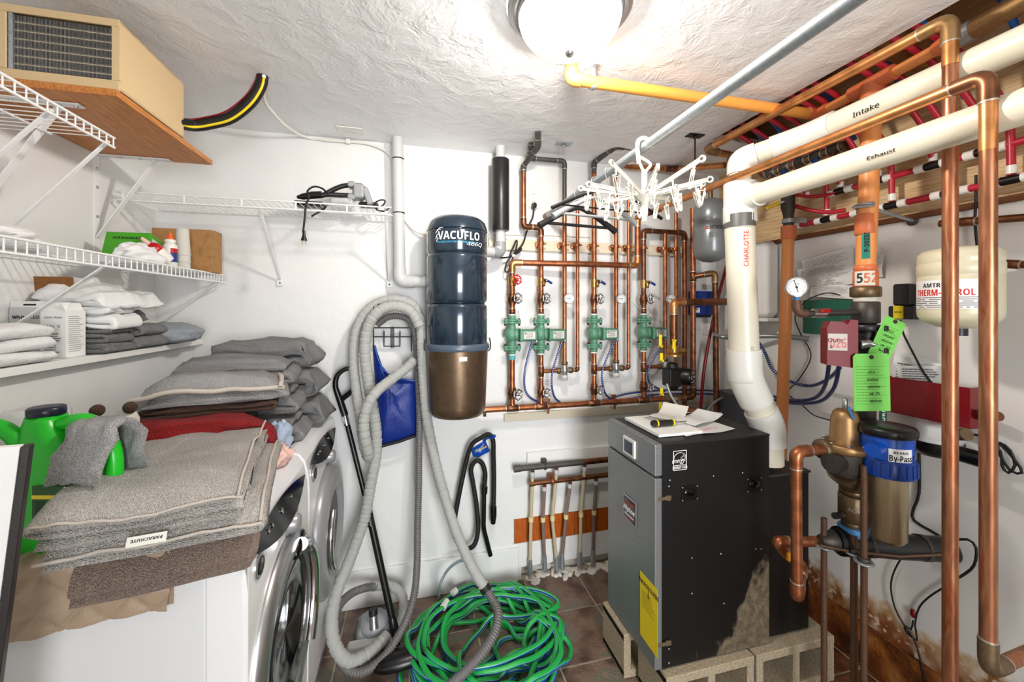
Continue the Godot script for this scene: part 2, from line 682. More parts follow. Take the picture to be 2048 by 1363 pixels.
	plain("dark_plastic", Color(0.12, 0.12, 0.125), 0.35)
	plain("black_plastic", Color(0.035, 0.035, 0.037), 0.32)
	plain("black_rubber", Color(0.05, 0.05, 0.05), 0.6)
	plain("tan_enamel", Color(0.84, 0.73, 0.56), 0.5)
	plain("yellow", Color(0.93, 0.82, 0.1), 0.4)
	plain("red", Color(0.72, 0.05, 0.08), 0.35)
	plain("dark_red", Color(0.5, 0.05, 0.09), 0.3)
	plain("blue_enamel", Color(0.06, 0.2, 0.5), 0.35)
	plain("blue_plastic", Color(0.03, 0.28, 0.66), 0.3)
	plain("blue_tape", Color(0.25, 0.5, 0.72), 0.5)
	plain("pump_green", Color(0.36, 0.57, 0.46), 0.4)
	plain("box_green", Color(0.12, 0.38, 0.3), 0.45)
	plain("pvc", Color(0.9, 0.87, 0.79), 0.3)
	plain("orange_pipe", Color(0.93, 0.6, 0.34), 0.4)
	plain("orange_fitting", Color(0.86, 0.47, 0.29), 0.4)
	plain("pale_orange_pipe", Color(0.93, 0.63, 0.28), 0.4)
	plain("red_tube", Color(0.7, 0.13, 0.2), 0.35)
	plain("blue_tube", Color(0.1, 0.33, 0.6), 0.35)
	plain("pale_tube", Color(0.78, 0.73, 0.6), 0.4)
	plain("mauve_tube", Color(0.52, 0.44, 0.42), 0.4)
	plain("ink", Color(0.05, 0.05, 0.06), 0.6)
	plain("faint_ink", Color(0.45, 0.45, 0.47), 0.7)
	plain("red_ink", Color(0.8, 0.1, 0.1), 0.5)
	plain("pink_ink", Color(0.93, 0.55, 0.55), 0.6)
	plain("white_ink", Color(0.94, 0.94, 0.94), 0.4)
	plain("blue_ink", Color(0.2, 0.65, 0.8), 0.4)
	plain("paper", Color(0.93, 0.93, 0.92), 0.8)
	plain("paper_label", Color(0.88, 0.87, 0.83), 0.6)
	plain("green_card", Color(0.52, 0.86, 0.4), 0.8)
	plain("green_pack", Color(0.25, 0.62, 0.08), 0.4)
	mapped(plain("cardboard", Color(0.68, 0.5, 0.3), 0.85), Vector3.ONE * 3, blotch)
	mapped(plain("dark_cardboard", Color(0.55, 0.36, 0.18), 0.85), Vector3.ONE * 3, blotch)
	plain("appliance_white", Color(0.92, 0.92, 0.925), 0.22)
	plain("appliance_side", Color(0.88, 0.88, 0.885), 0.3)
	plain("appliance_grey", Color(0.62, 0.62, 0.63), 0.3, 0.3)
	plain("gloss_black", Color(0.02, 0.02, 0.022), 0.1)
	plain("smoked_glass", Color(0.03, 0.04, 0.04), 0.06)
	plain("canister_blue", Color(0.13, 0.2, 0.26), 0.16, 0.25, {"clearcoat_enabled": true, "clearcoat": 0.8, "clearcoat_roughness": 0.08})
	plain("canister_rim", Color(0.3, 0.36, 0.42), 0.3)
	mapped(plain("canister_bronze", Color(0.45, 0.37, 0.29), 0.34, 0.75), Vector3(3, 3, 3), blotch)
	plain("lime_plastic", Color(0.1, 0.72, 0.13), 0.3)
	plain("lamp_glass", Color(1, 1, 1), 0.5, 0.0, {"emission_enabled": true, "emission": Color(1, 0.985, 0.96), "emission_energy_multiplier": 3.0})
	plain("daylight_pane", Color(1, 1, 1), 0.3, 0.0, {"emission_enabled": true, "emission": Color(1, 1, 1), "emission_energy_multiplier": 2.0})
	plain("nickel", Color(0.66, 0.66, 0.66), 0.32, 0.8)
	mapped(plain("concrete_block", Color(0.72, 0.67, 0.58), 0.95), Vector3.ONE * 5, noise_tex(S, 0.03, [[0.0, Color(0.78, 0.75, 0.7)], [0.5, Color(0.92, 0.9, 0.87)], [1.0, Color(1, 1, 1)]], {"octaves": 5}), fine, 0.7)
	plain("mortar", Color(0.86, 0.84, 0.8), 0.95)
	# cloth
	for c in [["towel_grey", Color(0.7, 0.695, 0.7)], ["towel_dark", Color(0.64, 0.64, 0.645)], ["towel_pale", Color(0.88, 0.855, 0.825)], ["towel_taupe", Color(0.66, 0.565, 0.51)], ["towel_white", Color(0.98, 0.98, 0.98)], ["towel_red", Color(0.68, 0.02, 0.06)], ["towel_green", Color(0.22, 0.42, 0.35)], ["towel_brown", Color(0.4, 0.28, 0.22)], ["towel_mid", Color(0.77, 0.765, 0.76)]]:
		mapped(plain(c[0], c[1], 0.95, 0.0, {"rim_enabled": true, "rim": 0.4, "rim_tint": 0.5}), Vector3.ONE * 4.0, terry, pile, 1.6)
	for c in [["sheet_white", Color(0.91, 0.91, 0.91)], ["linen_blue", Color(0.62, 0.68, 0.76)], ["linen_pink", Color(0.9, 0.74, 0.7)], ["linen_grey", Color(0.55, 0.57, 0.6)], ["hose_sock", Color(0.67, 0.675, 0.66)], ["quilt", Color(0.66, 0.57, 0.48)], ["blue_nylon", Color(0.02, 0.16, 0.5)], ["hem", Color(0.74, 0.7, 0.66)]]:
		mapped(plain(c[0], c[1], 0.85, 0.0, {"rim_enabled": true, "rim": 0.2, "rim_tint": 0.5}), Vector3.ONE * 4.0, null, fine, 0.25)
	M.towel_white.normal_scale = 0.5
	M.towel_white.albedo_texture = null
	M.towel_white.albedo_color = Color(0.93, 0.93, 0.93)
	M.quilt.roughness = 0.5
	M.blue_nylon.roughness = 0.4
	# clear things
	plain("clear_plastic", Color(0.95, 0.96, 0.97, 0.25), 0.12, 0.0, {"transparency": BaseMaterial3D.TRANSPARENCY_ALPHA})
	plain("window_glass", Color(0.9, 0.95, 0.95, 0.12), 0.03, 0.0, {"transparency": BaseMaterial3D.TRANSPARENCY_ALPHA})
	plain("cup_plastic", Color(0.86, 0.85, 0.82), 0.3, 0.0, {"backlight_enabled": true, "backlight": Color(0.6, 0.6, 0.58)})

# ---------- pipes ----------
# a run of pipe with its elbows: thing > pipe, elbow (> solder_joint)
func run(called: String, label: String, category: String, pts: Array, r: float, mat: Material, fit: Material, o := {}) -> Node3D:
	var t := thing(called, label, category, pts[-1] if (pts[-1] as Vector3).y < (pts[0] as Vector3).y else pts[0], o.get("group", ""))
	add_run(t, pts, r, mat, fit, o)
	return t

func add_run(t: Node3D, pts: Array, r: float, mat: Material, fit: Material, o := {}) -> void:
	var bend: float = o.get("bend", r * 2.0)
	var g := G.new()
	g.tube(rounded(pts, bend), r, o.get("sides", 14))
	part(t, o.get("called", "pipe"), g, mat)
	if not o.get("elbows", true):
		return
	for i in range(1, pts.size() - 1):
		var p: Vector3 = pts[i]
		var a: Vector3 = (pts[i - 1] - p)
		var b: Vector3 = (pts[i + 1] - p)
		var d := minf(bend, minf(a.length(), b.length()) * 0.48)
		if a.normalized().dot(b.normalized()) < -0.97:
			continue
		var ext := minf(r * 1.4, minf(a.length(), b.length()) * 0.5 - d)
		ext = maxf(ext, 0.002)
		var s := p + a.normalized() * (d + ext)
		var e := p + b.normalized() * (d + ext)
		var eg := G.new()
		eg.tube(rounded([s, p, e], d), r * 1.16, 14)
		var el := part(t, "elbow", eg, fit)
		if o.get("solder", true):
			for q in [[s, a], [e, b]]:
				var sg := G.new()
				sg.tube([q[0], q[0] + (q[1] as Vector3).normalized() * 0.004], r * 1.13, 14)
				part(el, "solder_joint", sg, M.solder)

func collar(t: Node3D, called: String, at: Vector3, d: Vector3, r: float, long: float, mat: Material, solder := true) -> MeshInstance3D:
	d = d.normalized()
	var g := G.new()
	g.lathe(ring_profile(0.0, r, -long / 2, long / 2, minf(0.003, long * 0.2)), along(at, d), 18)
	var o := part(t, called, g, mat)
	if solder:
		for e in [-1, 1]:
			var s := G.new()
			s.tube([at + d * e * (long / 2 - 0.001), at + d * e * (long / 2 + 0.003)], r * 0.97, 14)
			part(o, "solder_joint", s, M.solder)
	return o

func csg_box(c: Vector3, s: Vector3, mat: Material) -> CSGBox3D:
	var b := CSGBox3D.new()
	b.size = s
	b.position = c
	b.material = mat
	return b

func setting() -> void:
	# floor: slab with the grout, tiles laid on it
	var fl := structure("floor", boxed(Vector3(0.45, -0.06, 1.7), Vector3(3.3, 0.115, 3.6), 0.0), M.grout)
	var xs := [-1.15]
	var k := -6
	while 0.614 + 0.3125 * k < 1.9:
		if 0.614 + 0.3125 * k > -1.1:
			xs.append(0.614 + 0.3125 * k)
		k += 1
	xs.append(1.9)
	var zs := [0.0]
	k = -1
	while 0.28 + 0.305 * k < 3.2:
		if 0.28 + 0.305 * k > 0.05:
			zs.append(0.28 + 0.305 * k)
		k += 1
	zs.append(3.2)
	var shapes := {}
	var rng := RandomNumberGenerator.new()
	rng.seed = 4
	for i in xs.size() - 1:
		for j in zs.size() - 1:
			var w: float = xs[i + 1] - xs[i] - 0.007
			var d: float = zs[j + 1] - zs[j] - 0.007
			if w < 0.02 or d < 0.02:
				continue
			var key := "%.3f %.3f" % [w, d]
			if not shapes.has(key):
				shapes[key] = boxed(Vector3.ZERO, Vector3(w, 0.008, d), 0.0015).mesh()
			var t := MeshInstance3D.new()
			t.name = "tile"
			t.mesh = shapes[key]
			t.set_surface_override_material(0, M["tile_%d" % rng.randi_range(0, 2)] if xs[i] < 1.5 else M.tile_rust)
			fl.add_child(t, true)
			t.position = Vector3((xs[i] + xs[i + 1]) / 2, -0.004 + rng.randf() * 0.0008, (zs[j] + zs[j + 1]) / 2)
	# walls
	var wb := csg_box(Vector3(0.4, 1.35, -0.06), Vector3(3.3, 2.7, 0.12), M.wall_paint)
	wb.name = "wall_back"
	var cut := csg_box(Vector3(0.93, 0.276, 0) - wb.position, Vector3(0.756, 0.141, 0.03), M.mortar)
	cut.position.z = 0.06
	cut.operation = CSGShape3D.OPERATION_SUBTRACTION
	wb.add_child(cut)
	var cut2 := csg_box(Vector3(0.93, 0.03, 0) - wb.position, Vector3(0.66, 0.08, 0.1), M.mortar)
	cut2.position.z = 0.06
	cut2.operation = CSGShape3D.OPERATION_SUBTRACTION
	wb.add_child(cut2)
	cut.name = "strip_cut"
	cut2.name = "hole_cut"
	wb.set_meta("kind", "structure")
	add_child(wb)
	structure("wall_left", boxed(Vector3(-1.21, 1.35, 1.6), Vector3(0.12, 2.7, 3.44), 0.0), M.wall_paint)
	var wf := csg_box(Vector3(0.4, 1.35, 3.26), Vector3(3.3, 2.7, 0.12), M.wall_paint)
	wf.name = "wall_front"
	var way := csg_box(Vector3(0.1, -0.32, 0), Vector3(0.95, 2.1, 0.3), M.trim_paint)
	way.name = "doorway_cut"
	way.operation = CSGShape3D.OPERATION_SUBTRACTION
	wf.add_child(way)
	wf.set_meta("kind", "structure")
	add_child(wf)
	# the bright passage outside the open door
	structure("wall_passage", boxed(Vector3(0.5, 1.2, 4.6), Vector3(2.4, 2.5, 0.1), 0.0), M.wall_paint)
	structure("floor_passage", boxed(Vector3(0.5, -0.05, 3.95), Vector3(2.4, 0.1, 1.25), 0.0), M.grout)
	structure("ceiling_passage", boxed(Vector3(0.5, 2.47, 3.95), Vector3(2.4, 0.1, 1.25), 0.0), M.ceiling_paint)
	structure("wall_passage_side", boxed(Vector3(-0.75, 1.2, 3.95), Vector3(0.1, 2.5, 1.3), 0.0), M.wall_paint)
	structure("wall_passage_end", boxed(Vector3(1.75, 1.2, 3.95), Vector3(0.1, 2.5, 1.3), 0.0), M.wall_paint)
	var win := structure("window_1", boxed(Vector3(0.5, 1.35, 4.53), Vector3(1.1, 1.5, 0.02), 0.002), M.daylight_pane)
	for e in [[Vector3(0.5, 2.12, 4.53), Vector3(1.2, 0.05, 0.05)], [Vector3(0.5, 0.58, 4.53), Vector3(1.2, 0.05, 0.05)], [Vector3(-0.07, 1.35, 4.53), Vector3(0.05, 1.5, 0.05)], [Vector3(1.07, 1.35, 4.53), Vector3(0.05, 1.5, 0.05)]]:
		part(win, "window_frame", boxed(e[0], e[1], 0.004), M.trim_paint)
	structure("wall_left_ledge", boxed(Vector3(-1.08, 0.684, 1.6), Vector3(0.16, 1.368, 3.19), 0.0), M.wall_paint)
	structure("trim_1", boxed(Vector3(-1.053, 1.379, 1.6), Vector3(0.192, 0.022, 3.19), 0.002), M.trim_paint)
	# right wall: stained drywall below, timber above
	var wr := structure("wall_right", boxed(Vector3(1.96, 0.9425, 1.6), Vector3(0.12, 1.885, 3.44), 0.0), stained_wall())
	structure("trim_2", boxed(Vector3(1.955, 2.29, 1.6), Vector3(0.05, 0.79, 3.44), 0.0), M.plywood)
	structure("trim_3", boxed(Vector3(1.908, 1.893, 1.75), Vector3(0.05, 0.022, 2.9), 0.002), M.dark_wood)
	structure("trim_4", boxed(Vector3(1.915, 2.205, 1.75), Vector3(0.04, 0.03, 2.9), 0.003), M.dark_wood)
	# ceiling with the strip that was cut open below the joists
	var ce := csg_box(Vector3(0.4, 2.415, 1.6), Vector3(3.3, 0.03, 3.44), M.ceiling_paint)
	ce.name = "ceiling"
	var hole := csg_box(Vector3(1.71, 0, 1.37) - Vector3(0.4, 0, 1.6), Vector3(0.44, 0.2, 1.84), M.mortar)
	hole.name = "opening_cut"
	hole.operation = CSGShape3D.OPERATION_SUBTRACTION
	ce.add_child(hole)
	ce.set_meta("kind", "structure")
	add_child(ce)
	structure("trim_5", boxed(Vector3(1.6, 2.67, 1.6), Vector3(0.9, 0.03, 3.44), 0.0), M.plywood)
	for i in 6:
		structure("trim_%d" % (6 + i), boxed(Vector3(1.56, 2.545, 0.3 + i * 0.4), Vector3(0.78, 0.22, 0.04), 0.002), M.joist)
	structure("trim_12", boxed(Vector3(1.19, 2.545, 1.6), Vector3(0.03, 0.22, 3.4), 0.0), M.joist)
	# skirting
	structure("baseboard_back", boxed(Vector3(0.09, 0.095, 0.008), Vector3(0.98, 0.19, 0.016), 0.003), M.trim_paint)
	structure("baseboard_right", boxed(Vector3(1.891, 0.09, 1.6), Vector3(0.018, 0.18, 3.18), 0.003), M.rusty_board)
	# boxed-in chase in the far corner behind the flue
	var ch := G.new()
	ch.box(Vector3(1.845, 1.69, 0.4), Vector3(0.1, 0.41, 0.17), 0.03)
	ch.box(Vector3(1.845, 1.475, 0.4), Vector3(0.112, 0.02, 0.19), 0.006)
	structure("wall_chase", ch, M.wall_paint)

func boxed(c: Vector3, s: Vector3, bev := 0.002) -> G:
	var g := G.new()
	g.box(c, s, bev)
	return g

func stained_wall() -> StandardMaterial3D:
	# water and rust marks above the skirting, with a ragged outline
	var w := 512
	var h := 1024
	var im := Image.create(w, h, false, Image.FORMAT_RGB8)
	var f := FastNoiseLite.new()
	f.seed = 5
	f.frequency = 0.9
	f.fractal_octaves = 5
	var q := FastNoiseLite.new()
	q.seed = 8
	q.frequency = 14.0
	q.fractal_octaves = 3
	var white := Color(0.9, 0.89, 0.87)
	for x in w:
		var y := 1.885 * x / w
		for v in h:
			var z := -0.12 + 3.44 * (1.0 - float(v) / h)
			var c := white
			if y < 0.6:
				var edge := 0.31 + 0.1 * f.get_noise_2d(z * 2.0, 0.0) + 0.05 * q.get_noise_2d(z, y * 0.6)
				if y < edge + 0.03:
					var k := clampf((edge + 0.03 - y) / 0.05, 0.0, 1.0) * clampf(0.95 + 0.9 * q.get_noise_2d(z * 0.7, y * 0.5), 0.2, 1.0)
					var tone := Color(0.74, 0.6, 0.42).lerp(Color(0.48, 0.27, 0.11), clampf((edge - y) / 0.08 + f.get_noise_2d(z * 5.0, y * 5.0), 0.0, 1.0))
					if q.get_noise_2d(z * 1.7 + 4.0, y * 1.7) > 0.34:
						tone = Color(0.82, 0.7, 0.62)
					c = white.lerp(tone, k)
			im.set_pixel(x, v, c)
	var m := plain("stained_wall", Color(1, 1, 1), 0.65)
	m.albedo_texture = ImageTexture.create_from_image(im)
	m.texture_repeat = false
	return m

func ceiling_things() -> void:
	# flush ceiling lamp
	var c: Vector3 = Vector3(0.4376, 2.265, 1.1166)
	c.y = 2.4
	var t := thing("ceiling_lamp", "glowing white glass dome lamp in a nickel ring on the ceiling", "ceiling lamp", c)
	var g := G.new()
	g.lathe([Vector2(0.13, -0.03), Vector2(0.146, -0.034), Vector2(0.15, -0.028), Vector2(0.152, -0.022), Vector2(0.16, -0.024), Vector2(0.164, -0.016), Vector2(0.172, -0.014), Vector2(0.178, -0.008), Vector2(0.178, -0.0005)], Transform3D(Basis(), c), 48)
	part(t, "ring", g, M.nickel)
	g = G.new()
	var prof := [Vector2(0.0, -0.13)]
	for i in range(1, 13):
		var a := PI / 2 * i / 12
		prof.append(Vector2(0.147 * sin(a), -0.026 - 0.104 * cos(a)))
	prof.append(Vector2(0.13, -0.012))
	g.lathe(prof, Transform3D(Basis(), c), 48)
	part(t, "lamp_shade", g, M.lamp_glass)
	g = G.new()
	g.lathe([Vector2(0.0, -0.143), Vector2(0.007, -0.142), Vector2(0.012, -0.136), Vector2(0.013, -0.13), Vector2(0.0, -0.126)], Transform3D(Basis(), c), 20)
	part(t, "finial", g, M.nickel)
	var l := OmniLight3D.new()
	l.name = "ceiling_lamp_light"
	l.position = c + Vector3(0, -0.045, 0)
	l.light_color = Color(1, 0.965, 0.925)
	l.light_energy = 1.08
	l.light_size = 0.05
	l.omni_range = 9.0
	l.omni_attenuation = 2.0
	l.shadow_enabled = true
	add_child(l)

	# blank cover plate
	var p: Vector3 = Vector3(-0.292, 2.4, 0.1251)
	t = thing("cover_plate", "small white blank cover plate on the ceiling near the back wall", "cover plate", p)
	part(t, "plate", boxed(p + Vector3(0, -0.004, 0), Vector3(0.12, 0.007, 0.075), 0.003), M.white_plastic)
	part(t, "slot", boxed(p + Vector3(0.004, -0.0085, -0.002), Vector3(0.07, 0.003, 0.012), 0.001), M.light_grey_plastic)

	# air handler on its plank
	t = thing("plank_shelf", "varnished pine plank carried on white brackets under the tan air unit", "shelf", Vector3(-0.97, 2.114, 0.6))
	part(t, "plank", boxed(Vector3(-0.966, 2.124, 0.6), Vector3(0.368, 0.02, 0.54), 0.002), M.pine_board)
	for z in [0.36, 0.79]:
		var b := G.new()
		b.box(Vector3(-1.03, 2.111, z), Vector3(0.24, 0.006, 0.028), 0.0025)
		b.box(Vector3(-1.148, 1.93, z), Vector3(0.006, 0.36, 0.028), 0.002)
		var br := part(t, "bracket", b, M.white_wire)
		var d := G.new()
		var a0 := Vector3(-1.144, 1.8, z)
		var a1 := Vector3(-0.96, 2.108, z)
		d.box((a0 + a1) / 2, Vector3(0.005, a0.distance_to(a1), 0.024), 0.002, along(Vector3.ZERO, a1 - a0).basis)
		part(br, "brace", d, M.white_wire)
		var s := G.new()
		for q in [Vector3(-1.07, 2.108, z), Vector3(-1.01, 2.108, z), Vector3(-0.925, 2.108, z)]:
			s = G.new()
			s.lathe([Vector2(0.006, 0.0), Vector2(0.005, -0.003), Vector2(0, -0.0035)], Transform3D(Basis(), q), 12)
			part(br, "screw", s, M.steel)
		for y in [2.06, 1.99, 1.88]:
			s = G.new()
			s.lathe([Vector2(0.0, 0.004), Vector2(0.005, 0.003), Vector2(0.006, 0.0)], along(Vector3(-1.145, y, z), Vector3.RIGHT), 12)
			part(br, "screw", s, M.steel)
	t = thing("air_handler", "tan metal air unit with a finned coil grille up on a wooden plank", "air unit", Vector3(-0.91, 2.134, 0.7))
	var x0 := -1.04
	var x1 := -0.78
	var y0 := 2.134
	var y1 := 2.326
	var z0 := 0.545
	var z1 := 0.862
	g = G.new()
	g.box(Vector3((x0 + x1) / 2, y1 - 0.004, (z0 + z1) / 2), Vector3(x1 - x0, 0.008, z1 - z0), 0.001)
	g.box(Vector3((x0 + x1) / 2, y0 + 0.004, (z0 + z1) / 2), Vector3(x1 - x0, 0.008, z1 - z0), 0.001)
	g.box(Vector3(x1 - 0.004, (y0 + y1) / 2, (z0 + z1) / 2), Vector3(0.008, y1 - y0, z1 - z0), 0.001)
	g.box(Vector3(x0 + 0.004, (y0 + y1) / 2, (z0 + z1) / 2), Vector3(0.008, y1 - y0, z1 - z0), 0.001)
	g.box(Vector3((x0 + x1) / 2, (y0 + y1) / 2, z0 + 0.004), Vector3(x1 - x0, y1 - y0, 0.008), 0.001)
	part(t, "cabinet", g, M.tan_enamel)
	g = G.new()
	for e in [[Vector3((x0 + x1) / 2, y1 - 0.008, z1), Vector3(x1 - x0, 0.02, 0.006)], [Vector3((x0 + x1) / 2, y0 + 0.012, z1), Vector3(x1 - x0, 0.028, 0.006)], [Vector3(x0 + 0.007, (y0 + y1) / 2 + 0.004, z1), Vector3(0.018, y1 - y0 - 0.044, 0.006)], [Vector3(x1 - 0.008, (y0 + y1) / 2 + 0.004, z1), Vector3(0.02, y1 - y0 - 0.044, 0.006)]]:
		g.box(e[0], e[1], 0.0012)
	part(t, "front_frame", g, M.tan_enamel)
	g = G.new()
	var n := 74
	for i in n:
		g.box(Vector3(lerpf(x0 + 0.024, x1 - 0.02, (i + 0.5) / n), (y0 + y1) / 2 + 0.004, z1 - 0.018), Vector3(0.0007, y1 - y0 - 0.048, 0.026), 0.0)
	var fins := part(t, "coil_fins", g, M.steel)
	fins.set_meta("kind", "stuff")
	g = G.new()
	for i in 6:
		var y := lerpf(y0 + 0.035, y1 - 0.025, (i + 0.5) / 6)
		g.tube([Vector3(x0 + 0.01, y, z1 - 0.012), Vector3(x1 - 0.01, y, z1 - 0.012)], 0.0055, 10)
	part(t, "coil_pipe", g, M.brushed_steel)
	part(t, "backing", boxed(Vector3((x0 + x1) / 2, (y0 + y1) / 2, z1 - 0.04), Vector3(x1 - x0 - 0.02, y1 - y0 - 0.02, 0.004), 0.0), M.black_metal)
	part(t, "side_channel", boxed(Vector3(x0 + 0.022, (y0 + y1) / 2 + 0.004, z1 - 0.006), Vector3(0.009, y1 - y0 - 0.044, 0.01), 0.001), M.galvanised)

	# insulated line from the unit into the ceiling
	var route := smooth([Vector3(-0.80, 2.185, 0.56), Vector3(-0.7783, 2.2029, 0.4912), Vector3(-0.7262, 2.2195, 0.4836), Vector3(-0.6552, 2.2465, 0.491), Vector3(-0.5865, 2.3023, 0.5082), Vector3(-0.5485, 2.3638, 0.5176), Vector3(-0.5413, 2.4048, 0.5194)], 0.012)
	t = thing("insulated_line", "black foam-wrapped pipe with yellow and red cables rising into the ceiling", "pipe", route[-1])
	g = G.new()
	g.tube(route, 0.02, 14)
	part(t, "foam_sleeve", g, M.black_rubber)
	var yl := []
	var rl := []
	for q in route:
		yl.append(q + Vector3(0.01, -0.012, 0.018))
		rl.append(q + Vector3(-0.012, 0.016, 0.012))
	g = G.new(); g.tube(yl, 0.0045, 8)
	part(t, "yellow_cable", g, M.yellow)
	g = G.new(); g.tube(rl, 0.003, 8)
	part(t, "red_cable", g, M.dark_red)

	# white cable along the top of the wall to the vacuum unit
	g = G.new()
	g.tube(smooth([Vector3(-0.5291, 2.39, 0.5421), Vector3(-0.5755, 2.375, 0.3975), Vector3(-0.5764, 2.3701, 0.2943), Vector3(-0.5539, 2.3654, 0.1659), Vector3(-0.5118, 2.3863, 0.016), Vector3(-0.4023, 2.3817, 0.012), Vector3(-0.26, 2.3859, 0.012), Vector3(-0.187, 2.3752, 0.012), Vector3(-0.1176, 2.3395, 0.014), Vector3(-0.0625, 2.2359, 0.01), Vector3(-0.0473, 2.0399, 0.01), Vector3(-0.0167, 1.9749, 0.014), Vector3(0.0292, 1.9372, 0.03), Vector3(0.0902, 1.9153, 0.05)], 0.02), 0.0065, 8)
	t = thing("white_cable", "white cable looping from the ceiling along the wall to the vacuum unit", "cable", Vector3(-0.308, 2.3862, 0.012))
	part(t, "cable", g, M.white_plastic)
	part(t, "clip", boxed(Vector3(-0.3175, 2.3852, 0.012), Vector3(0.022, 0.026, 0.022), 0.003), M.white_plastic)

	# sprinkler branch below the ceiling with its hanger
	var y := 2.34
	t = thing("sprinkler_branch_pipe", "orange plastic pipe running below the ceiling from the lamp to the tee", "pipe", Vector3(0.5477, 2.34, 0.8742))
	add_run(t, [Vector3(0.5419, 2.34, 0.8791) + Vector3(0, 0.062, 0), Vector3(0.5419, 2.34, 0.8791), Vector3(1.6211, 2.35, 0.8668)], 0.021, M.pale_orange_pipe, M.pale_orange_pipe, {"solder": false, "bend": 0.03})
	writing(t, "VIKING", 0.011, facing(Vector3(1.1601, 2.34, 0.8565) + Vector3(0, -0.003, 0.0215), Vector3(0, 0, 1), Vector3.UP), M.ink)
	var h: Vector3 = Vector3(0.626, 2.34, 0.8744)
	g = G.new()
	g.tube([h + Vector3(-0.008, 0, 0), h + Vector3(0.008, 0, 0)], 0.023, 18)
	g.box(h + Vector3(0.002, 0.04, 0), Vector3(0.016, 0.045, 0.004), 0.001)
	g.box(h + Vector3(0.006, 0.0565, 0.008), Vector3(0.022, 0.004, 0.03), 0.001)
	single("pipe_hanger", "galvanised strap hanger holding the orange pipe near the lamp", "hanger", g, M.galvanised)
	# rods
	for e in [[Vector3(0.7693, 2.4, 0.2206), Vector3(0.832, 2.36, 0.06), "thin steel rod hanger with a plate above the grey pipe elbow", M.galvanised], [Vector3(1.3677, 2.4, 0.4757), Vector3(1.4377, 2.2674, 0.3842), "black rod hanger with a square ceiling plate above the orange elbow", M.black_metal]]:
		var top: Vector3 = e[0]
		var low: Vector3 = e[1]
		t = thing("rod_hanger", e[2], "hanger", top)
		part(t, "rod", line(top, Vector3(top.x, low.y, top.z), 0.004), e[3])
		part(t, "plate", boxed(top + Vector3(0, -0.003, 0), Vector3(0.085, 0.005, 0.045), 0.0015), e[3])
		part(t, "nut", disc(top + Vector3(0, -0.018, 0), Vector3.UP, 0.009, 0.012, 0.001, 6), e[3])

# deck wires across, two front rails joined by short bars, one wall rail; braces as children
func wire_shelf(label: String, o: Vector3, run_dir: Vector3, out: Vector3, long: float, deep: float, lip: float, bars: float, braces: Array, brace_end: Vector3) -> Node3D:
	var t := thing("wire_shelf", label, "shelf", o)
	var g := G.new()
	var n := int(long / 0.0265)
	for i in n + 1:
		var a := o + run_dir * (long * i / n)
		g.tube([a, a + out * (deep - 0.002), a + out * deep + Vector3(0, -0.003, 0)], 0.0016, 6)
		if bars < 0.03:
			g.tube([a + out * deep, a + out * deep + Vector3(0, -lip, 0)], 0.0019, 6)
	var w := part(t, "deck_wires", g, M.white_wire)
	w.set_meta("kind", "stuff")
	for e in [[0.0, -0.004, 0.0032], [deep * 0.5, -0.004, 0.0028], [deep, 0.0, 0.0036], [deep, -lip, 0.0038]]:
		var a: Vector3 = o + out * e[0] + Vector3(0, e[1], 0)
		part(t, "rail", line(a - run_dir * 0.004, a + run_dir * (long + 0.004), e[2], 8), M.white_wire)
	if bars >= 0.03:
		var k := 0.02
		while k < long:
			part(t, "lip_bar", boxed(o + run_dir * k + out * deep + Vector3(0, -lip / 2, 0), Vector3(0.008, lip, 0.006), 0.002), M.white_wire)
			k += bars
	for d in braces:
		var a: Vector3 = o + run_dir * d + out * (deep - 0.004) + Vector3(0, -lip * 0.5, 0)
		var b: Vector3 = o + run_dir * d + brace_end
		var bg := G.new()
		var flat := Basis(run_dir, (b - a).normalized(), run_dir.cross((b - a).normalized()))
		bg.box((a + b) / 2, Vector3(0.014, a.distance_to(b), 0.006), 0.002, flat)
		var br := part(t, "brace", bg, M.white_wire)
		part(br, "foot_plate", boxed(b + Vector3(0, -0.012, 0) - out * 0.004, Vector3(0.03, 0.036, 0.03) - out.abs() * 0.026, 0.001), M.white_wire)
		part(br, "screw", disc(b + Vector3(0, -0.016, 0) - out * 0.002, out, 0.004, 0.002, 0.0008, 10), M.dark_steel)
	return t

func left_shelves() -> void:
	wire_shelf("white wire shelf high on the side wall just under the pine plank", Vector3(-1.147, 2.036, 0.77), Vector3(0, 0, 1), Vector3(1, 0, 0), 0.9, 0.297, 0.028, 0.02, [0.012, 0.2, 0.62], Vector3(0, -0.36, 0))
	wire_shelf("white wire shelf on the side wall holding the green box and carton", Vector3(-1.147, 1.69, 0.05), Vector3(0, 0, 1), Vector3(1, 0, 0), 1.5, 0.297, 0.034, 0.02, [0.012, 0.72], Vector3(0, -0.26, 0))
	wire_shelf("white wire shelf on the back wall holding the grey hand vacuum", Vector3(-1.12, 1.992, 0.012), Vector3(1, 0, 0), Vector3(0, 0, 1), 1.024, 0.29, 0.032, 0.205, [0.49, 1.005], Vector3(0, -0.315, 0))

